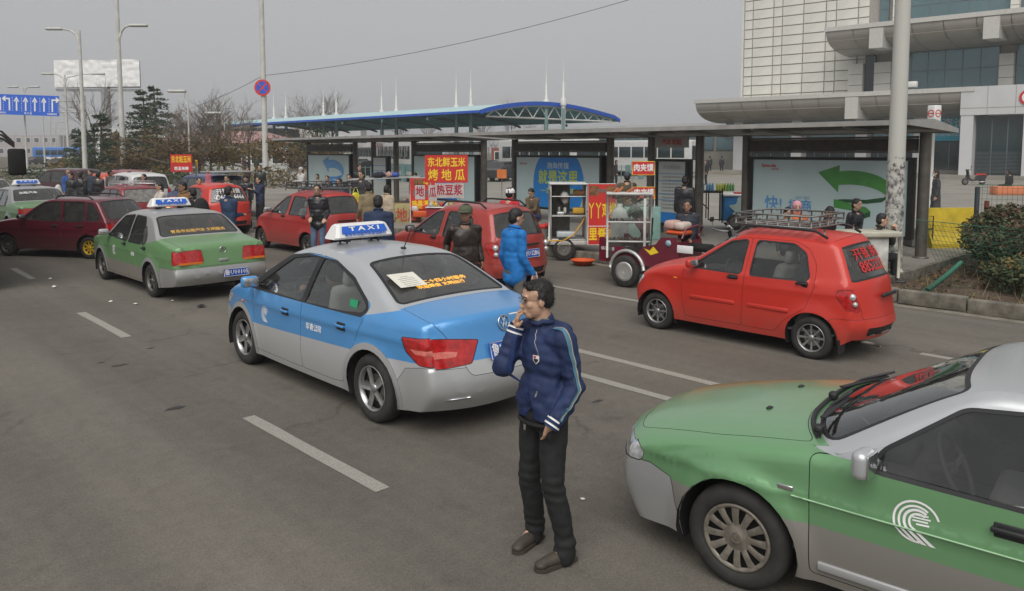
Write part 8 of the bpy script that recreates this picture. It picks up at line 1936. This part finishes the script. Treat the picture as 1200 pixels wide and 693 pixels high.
Q = t.matrix_basis @ Vector((-.22, .36, .50)); g = thing('display_case', 'tall glass display case with white frame and skewers on its shelves', 'display case', (Q.x, Q.y, .50), FACE + R(-6)); WC, DC, HC_ = .80, .50, 1.17
for x in (-WC / 2, WC / 2):
  for y in (-DC / 2, DC / 2): bars(g, [(x, y, 0), (x, y, HC_)], .022, CARTW, 'frame_post')
for z in (.30, .66, HC_): bars(g, [(-WC / 2, -DC / 2, z), (WC / 2, -DC / 2, z), (WC / 2, DC / 2, z), (-WC / 2, DC / 2, z)], .020, CARTW, 'frame_rail', True); 
for z in (.29, .65): box(g, (0, 0, z), (WC - .03, DC - .03, .015), ALU, 'shelf', .003)
box(g, (0, 0, HC_ + .01), (WC + .04, DC + .04, .03), CARTW, 'top', .01); box(g, (WC / 2 - .12, -DC / 2 - .0, .55), (.05, .03, 1.1), CARTW, 'sliding_rail', .008); bars(g, [(WC / 2 - .02, -DC / 2 - .03, 0), (WC / 2 + .02, -DC / 2 - .03, .75)], .018, mat('pole_green', (.03, .10, .06), .5), 'green_pole')
for (c, d) in (((0, -DC / 2, .73), (WC - .04, .006, .86)), ((WC / 2, 0, .73), (.006, DC - .04, .86)), ((-WC / 2, 0, .73), (.006, DC - .04, .86)), ((0, -DC / 2, .15), (WC - .04, .006, .28))): q = MB(); q.box(c, d); q.obj('pane', CLEAR, g)
rk = random.Random(2)
for z in (.31, .67):
  for k in range(13): x = -WC / 2 + .07 + k * .052; q = MB(); q.rbox((x, -.02, z + .02), (.038, .36, .03), .012, M=Matrix.Rotation(rk.uniform(-.1, .1), 3, 'Z')); q.obj('skewer', WOODP if rk.random() < .7 else ALU, g)
for k in range(7): x = -WC / 2 + .1 + k * .09; a = rk.uniform(-.5, .5); q = MB(); q.rbox((x, .05, HC_ - .08 + rk.uniform(-.05, .12)), (.05, .05, .30), .02, M=Matrix.Rotation(.9 + a, 3, 'Y')); q.obj('sausage', mat('sausage', (.35, .11, .04), .5, var=.3), g)
# red and white meat stand
P = far(754, 19.5, .2); t = thing('food_stand', 'small stand with white poles and two red meat sandwich signs, behind the glass case', 'food stand', tuple(P), FACE)
for x in (-.28, .30): bars(t, [(x, 0, 0), (x, 0, 2.0)], .015, CARTW, 'pole')
sign(t, (0, -.03, 1.83), .56, .34, (('肉夹馍', 0, .20, .85, LETW),), frame_m=LETY); sign(t, (.02, -.03, 1.20), .56, .30, (('肉夹馍', 0, .20, .85, LETW),), frame_m=LETY)
box(t, (0, .2, .42), (.9, .6, .84), mat('counter_teal', (.20, .34, .31), .6), 'counter', .02); box(t, (-.3, .2, .98), (.30, .3, .26), WOODP, 'bread_pile', .06); box(t, (.1, .2, .96), (.3, .34, .1), ALU, 'pan', .02)
P = far(545, 16.5, .0)
# tall metal urn next to the case
P = far(727, 15.2, 0); t = thing('urn', 'tall pale gas bottle standing behind the left side of the display case', 'gas bottle', (P.x, P.y, 0)); q = MB(); q.lathe([(0, .0), (.17, .0), (.18, .1), (.18, 1.15), (.12, 1.3), (.05, 1.36), (.05, 1.42), (0, 1.42)], 20); q.obj('cylinder', CARTW, t)
# blue ice cart on the pavement
P = at(861, 270, .2); t = thing('ice_cart', 'blue and white ice cart on small wheels seen through the gap of the shelter', 'cart', tuple(P), FACE + R(-8)); BC = mat('cart_blue', (.02, .17, .42), .4, var=.35, scale=3)
box(t, (.32, .4, .60), (1.3, .75, .72), BC, 'body', .03); box(t, (.32, .4, 1.00), (1.34, .8, .07), WHITE, 'lid', .02); box(t, (.32, .4, .24), (1.3, .75, .05), WHITE, 'chassis'); cwheel(t, 0, .05, .23); cwheel(t, .7, .05, .23); cwheel(t, 0, .8, .23)
q = MB(); rl_ = random.Random(9)
flat('painted_splash', frame((.12, .02, .62), (1, 0, 0), (0, 0, 1)), [(.22 * cos(a) * (1 + .4 * sin(5 * a)), .26 * sin(a) * (1 + .3 * cos(4 * a))) for a in [2 * pi * k / 30 for k in range(30)]], mat('splash_pale', (.40, .52, .50), .5), t, .004)
for pts in ([(-.36, 0, .2), (-.36, 0, 1.2)], [(-.75, 0, .28), (-.75, 0, 1.12)], [(-.36, 0, .3), (-.75, 0, .3)], [(-1.25, 0, 1.08), (-.36, 0, 1.08)], [(-1.2, 0, 1.05), (-.75, 0, .6)], [(-.36, .6, .2), (-.36, .6, 1.2)], [(-.75, .6, .28), (-.75, .6, 1.12)]): bars(t, pts, .018, GAP, 'frame_bar')
box(t, (-.8, .3, 1.10), (.9, .6, .03), GAP, 'tray', .01)
for k, (x, c, n) in enumerate(((-1.05, (.10, .32, .60), 'drink_pack'), (-.78, (.13, .36, .62), 'drink_pack'), (-.50, (.45, .50, .05), 'snack_box'), (-.28, (.10, .28, .08), 'snack_box'))):
  for j in range(3 if k < 2 else 4): q = MB(); q.lathe([(.03, 0), (.035, .02), (.035, .17), (.015, .21), (.015, .24), (0, .24)], 8, c=(x + j * .075, .1, 1.115)); q.obj('bottle', mat('bottle_%d' % k, c, .25), t)
box(t, (.25, .3, 1.06), (.5, .3, .04), mat('tray_red', (.45, .05, .05), .6), 'goods', .01)
# the long stall on the left of the deep red car
P = far(470, 24.2, 0); t = thing('food_stall', 'long food stall with a plank roof and red posters, left of the deep red car', 'food stall', (P.x, P.y, 0), FACE + R(2)); BRW = mat('stall_wood', (.14, .09, .05), .8, var=.4, scale=4); CLOTHY = mat('stall_cloth_yellow', (.34, .30, .14), .85, var=.3, scale=3)
q = MB(); q.box((-.55, .4, 1.60), (2.3, 1.0, .03), M=Matrix.Rotation(-.04, 3, 'Y')); q.obj('plank_roof', ALU, t)
for x in (-1.6, .28): bars(t, [(x, -.05, 0), (x, -.05, 1.58)], .022, CARTW, 'pole'); bars(t, [(x, .85, 0), (x, .85, 1.58)], .022, CARTW, 'pole')
box(t, (-.5, .45, .42), (2.1, .8, .8), BRW, 'counter', .02); box(t, (-.2, -.04, .42), (.95, .03, .78), CLOTHY, 'apron', .01); text('烤地瓜', .46, mat('letter_faded_red', (.42, .06, .04), .8), t, frame((.0, -.06, .42), (1, 0, 0), (0, 0, 1)), sx=.8, bold=.008)
sign(t, (.68, -.10, 1.12), .80, 1.0, (('肉夹馍', .0, .24, .85, mat('letter_teal_dim', (.05, .20, .20), .6)), ('鸡蛋灌饼', -.32, .20, .9, None), ('老字号', .33, .12, 1.0, None))); box(t, (.55, -.14, 1.50), (.30, .02, .18), WOODP, 'food_picture', .01)
for k in range(15):
  x = rk.uniform(-1.5, .2); q = MB(); s_ = rk.uniform(.05, .1); q.rbox((x, rk.uniform(.1, .7), .86 + s_ * .6), (s_ * 1.6, s_ * 1.4, s_ * 1.3), .02); q.obj('food_box', [mat('food_%d' % j, c, .6) for j, c in enumerate(((.5, .35, .05), (.4, .1, .04), (.5, .5, .46), (.12, .25, .08)))][k % 4], t)
for k, (x, z, m) in enumerate(((.45, .66, CARTW), (.6, .72, YW), (.75, .70, REDB))): box(t, (x, -.22, z), (.22, .2, .16), m, 'packet', .03)
box(t, (.62, -.22, .50), (.46, .34, .20), TUBO, 'basket', .03)
# bundle on the plank roof
for k, (x, c, lab) in enumerate(((-.75, (.02, .02, .035), 'dark bundled coat lying on the plank roof of the stall'), (-.42, (.42, .25, .22), 'pinkish bundle on the plank roof of the stall'), (-.22, (.05, .10, .35), 'blue cloth on the plank roof, right of the pinkish bundle'))):
  Q = t.matrix_basis @ Vector((x, .3, 1.62)); o = thing('bundle', lab, 'bundle', tuple(Q), FACE); blob([('e', (0, 0, .08), (.24 if k == 0 else .13, .16, .10), None)], .025, 'fabric', cloth('bundle%d' % k, c), o, 1, folds(.03, 11, k))
# corn and soy milk signs
P = far(523, 21.5, 0); t = thing('vendor_sign', 'big red sign with yellow lettering for corn and sweet potato on two poles', 'sign', (P.x, P.y, 0), FACE)
for x in (-.45, .48): bars(t, [(x, .02, 0), (x, .02, 2.3)], .018, CARTW, 'pole')
sign(t, (0, 0, 1.965), 1.20, .77, (('东北鲜玉米', .17, .28, .76, None), ('烤 地 瓜', -.19, .34, .86, None)), frame_m=None, bold=.006)
P = far(524, 20.8, 0); t = thing('vendor_sign', 'white board with dark red letters for hot soy milk under the red sign', 'sign', (P.x, P.y, 0), FACE); BRD = mat('board_pinkish', (.50, .44, .42), .6, var=.15); DR = mat('letter_crimson', (.38, .01, .05), .6)
bars(t, [(.33, .03, 0), (.33, .03, 1.5)], .014, CARTW, 'pole'); sign(t, (.05, 0, 1.39), .78, .40, (('热豆浆', 0, .30, .80, DR),), BRD, DR, frame_m=None, bold=.008)
P = far(497, 20.2, 0); t = thing('vendor_sign', 'pair of narrow white boards with single dark red characters, left of the soy milk board', 'sign', (P.x, P.y, 0), FACE)
bars(t, [(.12, .03, 0), (.12, .03, 1.4)], .02, ALU, 'pole'); sign(t, (-.12, 0, 1.38), .26, .38, (('地', 0, .28, .8, DR),), BRD, DR, frame_m=None); sign(t, (.22, -.03, 1.36), .22, .42, (('瓜', 0, .28, .7, DR),), BRD, DR, frame_m=None)
P = far(522, 19.6, 0); t = thing('vendor_table', 'red draped vendor table with white packets behind the deep red car', 'table', (P.x, P.y, 0), FACE); box(t, (0, .3, .5), (1.0, .7, 1.0), mat('drape_dark_red', (.25, .02, .03), .8), 'drape', .03); box(t, (0, .3, 1.02), (1.05, .75, .03), ALU, 'table_top')
for k in range(7): q = MB(); q.rbox((-.40 + k * .13, .15 + rk.uniform(0, .2), 1.08), (.1, .1, .1), .025); q.obj('packet', [CARTW, mat('food_0', (.5, .35, .05), .6), REDB][k % 3], t)
P = far(588, 24, .2); t = thing('small_board', 'small orange board standing behind the person in the white cap', 'sign', tuple(P), FACE); sign(t, (0, 0, 1.55), .30, .28, (), mat('board_orange', (.60, .17, .04), .6), frame_m=None); bars(t, [(0, .02, 0), (0, .02, 1.45)], .015, ALU, 'pole')
# sign and goods on the roof of the blue estate car
P = far(212, 27.6, 0); t = thing('vendor_sign', 'red sign with yellow characters for sticky corn standing on the blue estate car', 'sign', (P.x, P.y, 1.67), FACE); sign(t, (0, 0, .36), .78, .62, (('东北粘玉米', .12, .26, .55, None), ('热玉米棒', -.2, .13, 1.0, LETW)), frame_m=None); bars(t, [(-.3, .03, -.02), (-.3, .03, .1)], .02, ALU, 'foot'); bars(t, [(.3, .03, -.02), (.3, .03, .1)], .02, ALU, 'foot')
P = far(229, 27, 0); t = thing('post', 'thin pole with a yellow ribbon right of the sticky corn sign', 'pole', tuple(P)); bars(t, [(0, 0, 0), (0, 0, 2.1)], .03, ALU, 'shaft'); box(t, (.02, 0, 2.0), (.08, .04, .3), YW, 'ribbon', .01)
P = far(236, 30, 0); t = thing('board', 'yellow panel standing between the rucksack and the person in teal', 'panel', tuple(P), FACE); box(t, (0, 0, .9), (.35, .04, 1.0), YEL, 'sheet', .01)
# white counter by the big lamp post, orange bench, sign box, scooters
P = at(1024, 326, .2); t = thing('counter', 'cream topped white vendor counter beside the big lamp post', 'counter', tuple(P), FACE + R(4)); CRM = mat('counter_cream', (.46, .44, .36), .6, var=.15); box(t, (0, .25, .78), (.95, .6, .10), CRM, 'top', .02); box(t, (-.08, .28, .38), (.72, .5, .70), CARTG, 'cabinet', .02)
for x in (-.44, .44): bars(t, [(x, -.02, 0), (x, -.02, .75)], .025, CRM, 'leg')
P = at(1186, 229, .2); t = thing('bench', 'orange box bench on the plaza, a man in black sitting on it', 'bench', tuple(P), FACE); box(t, (.15, .3, .23), (1.9, .6, .44), mat('bench_orange', (.62, .20, .09), .6, var=.08), 'seat', .02); box(t, (.15, .3, .02), (1.7, .5, .05), GAP, 'base', .01)
P = far(1093, 30, .2); t = thing('logo_sign', 'white box sign with a red ring emblem on a pole above the shelter roof', 'sign', tuple(P), FACE + R(20)); bars(t, [(0, 0, 0), (0, 0, 3.4)], .06, POLEW, 'pole'); box(t, (0, 0, 3.72), (.34, .34, .62), WHITE, 'sign_box', .02)
for sx_, F in ((0, frame((0, -.176, 3.72), (1, 0, 0), (0, 0, 1))), (1, frame((-.176, 0, 3.72), (0, -1, 0), (0, 0, 1)))):
  q = MB(); q.tube([F @ Vector((.13 * cos(a), .13 * sin(a), 0)) for a in [2 * pi * j / 20 for j in range(20)]], .016, 5, closed=True); q.tube([F @ Vector((-.12, 0, 0)), F @ Vector((.12, 0, 0))], .014, 5); q.obj('emblem', LETR, t)
def scooter(label, P, rz, col):
  s = thing('scooter', label, 'scooter', tuple(P), rz)
  cwheel(s, .62, 0, .23); cwheel(s, -.58, 0, .23)
  q = MB(); q.prism([(-.75, -.12, .42), (-.2, -.12, .30), (.15, -.12, .26), (.18, -.12, .34), (-.12, -.12, .42), (-.2, -.12, .62), (-.85, -.12, .66)], (0, .24, 0)); q.obj('body', col, s)
  q = MB(); q.prism([(.18, -.11, .26), (.42, -.11, .40), (.52, -.11, .92), (.46, -.11, .95), (.34, -.11, .46), (.12, -.11, .33)], (0, .22, 0)); q.obj('leg_shield', col, s)
  q = MB(); q.rbox((-.45, 0, .70), (.72, .24, .10), .04); q.obj('saddle', REDB, s); bars(s, [(.62, 0, .25), (.50, 0, .9), (.44, 0, 1.02)], .03, GAP, 'fork'); bars(s, [(.40, -.32, 1.03), (.44, 0, 1.0), (.40, .32, 1.03)], .016, GAP, 'handlebar'); box(s, (.50, 0, .98), (.14, .2, .14), col, 'headlamp', .04); bars(s, [(.42, .2, 1.03), (.40, .24, 1.2)], .008, GAP, 'mirror_stalk'); box(s, (.40, .25, 1.22), (.02, .1, .08), GAP, 'mirror', .01); box(s, (-.9, 0, .62), (.08, .1, .06), LAMPR, 'tail_lamp', .02); q = MB(); q.tube([(.25, .12, .18), (-.7, .14, .22)], .03, 6); q.obj('frame_tube', ALU, s)
scooter('dark scooter with a red saddle parked on the plaza before the shop window', at(1141, 217, .2), FACE + pi + R(5), mat('scooter_dark', (.03, .03, .035), .35, coat=.6)); scooter('silver scooter half hidden behind the white food cart', far(652, 18.5, .0), FACE + R(60), ALU)
# coach at the left edge, seen end on: only its corner, mirror and front wheel reach into the picture
t = thing('coach', 'dark coach at the left edge of the picture with its mirror arm sticking out', 'bus', (1.60, 15.9, 0), -pi / 2 + R(0)); DK = mat('coach_dark', (.012, .012, .014), .5)
q = MB(); q.rbox((-5.5, 0, 1.75), (11.0, 2.5, 2.9), .14, seg=3); q.obj('body', DK, t)
for x in (-.75, -8.5):
  for sd in (1, -1): o = cwheel(t, x, sd * 1.12, .50); o.scale = (1, 2.2, 1)
q = MB(); q.rbox((.01, 0, 2.1), (.03, 2.2, 1.3), .01); q.obj('windscreen', CGDARK, t)
for sd in (1, -1):
  for k in range(3): bars(t, [(.0, sd * 1.15, 2.85 - k * .06), (.30, sd * 1.30, 2.80 - k * .06), (.42, sd * 1.45, 2.6 - k * .03)], .018, GAP, 'mirror_arm')
  box(t, (.42, sd * 1.48, 2.28), (.12, .26, .46), GAP, 'mirror', .04)
# dressed kerb clutter: weathered manhole in the road, tar patches
q = MB(); P = at(205, 480, .005)
rp_ = random.Random(4); TAR = mat('tar', (.045, .042, .04), .7, var=.3)
for (x, y, s_) in ((205, 478, .12), (140, 428, .10), (176, 408, .06), (118, 425, .05), (700, 470, .08)):
  P = at(x, y, .0045); q = MB(); n = 14; q.add([(P.x + s_ * rp_.uniform(.5, 1.2) * cos(2 * pi * k / n), P.y + s_ * .4 * rp_.uniform(.5, 1.2) * sin(2 * pi * k / n), .0045) for k in range(n)], [tuple(range(n))]); q.obj('tar_stain', TAR, kind='structure')

# ------------------------------------------------------------------ haze: one even body of air round the whole scene
hz = MB().box((400, 500, 13.5), (1500, 1500, 29)).obj('haze', GAP, kind='stuff'); hm = bpy.data.materials.new('haze'); hm.use_nodes = True; hn = hm.node_tree; hn.nodes.clear()
pv = hn.nodes.new('ShaderNodeVolumePrincipled'); pv.inputs['Color'].default_value = (.80, .81, .84, 1); pv.inputs['Density'].default_value = .0010; pv.inputs['Anisotropy'].default_value = 0
ho = hn.nodes.new('ShaderNodeOutputMaterial'); hn.links.new(pv.outputs[0], ho.inputs['Volume']); hz.data.materials.clear(); hz.data.materials.append(hm)
all_cars()
bpy.data.scenes.remove(SCR)
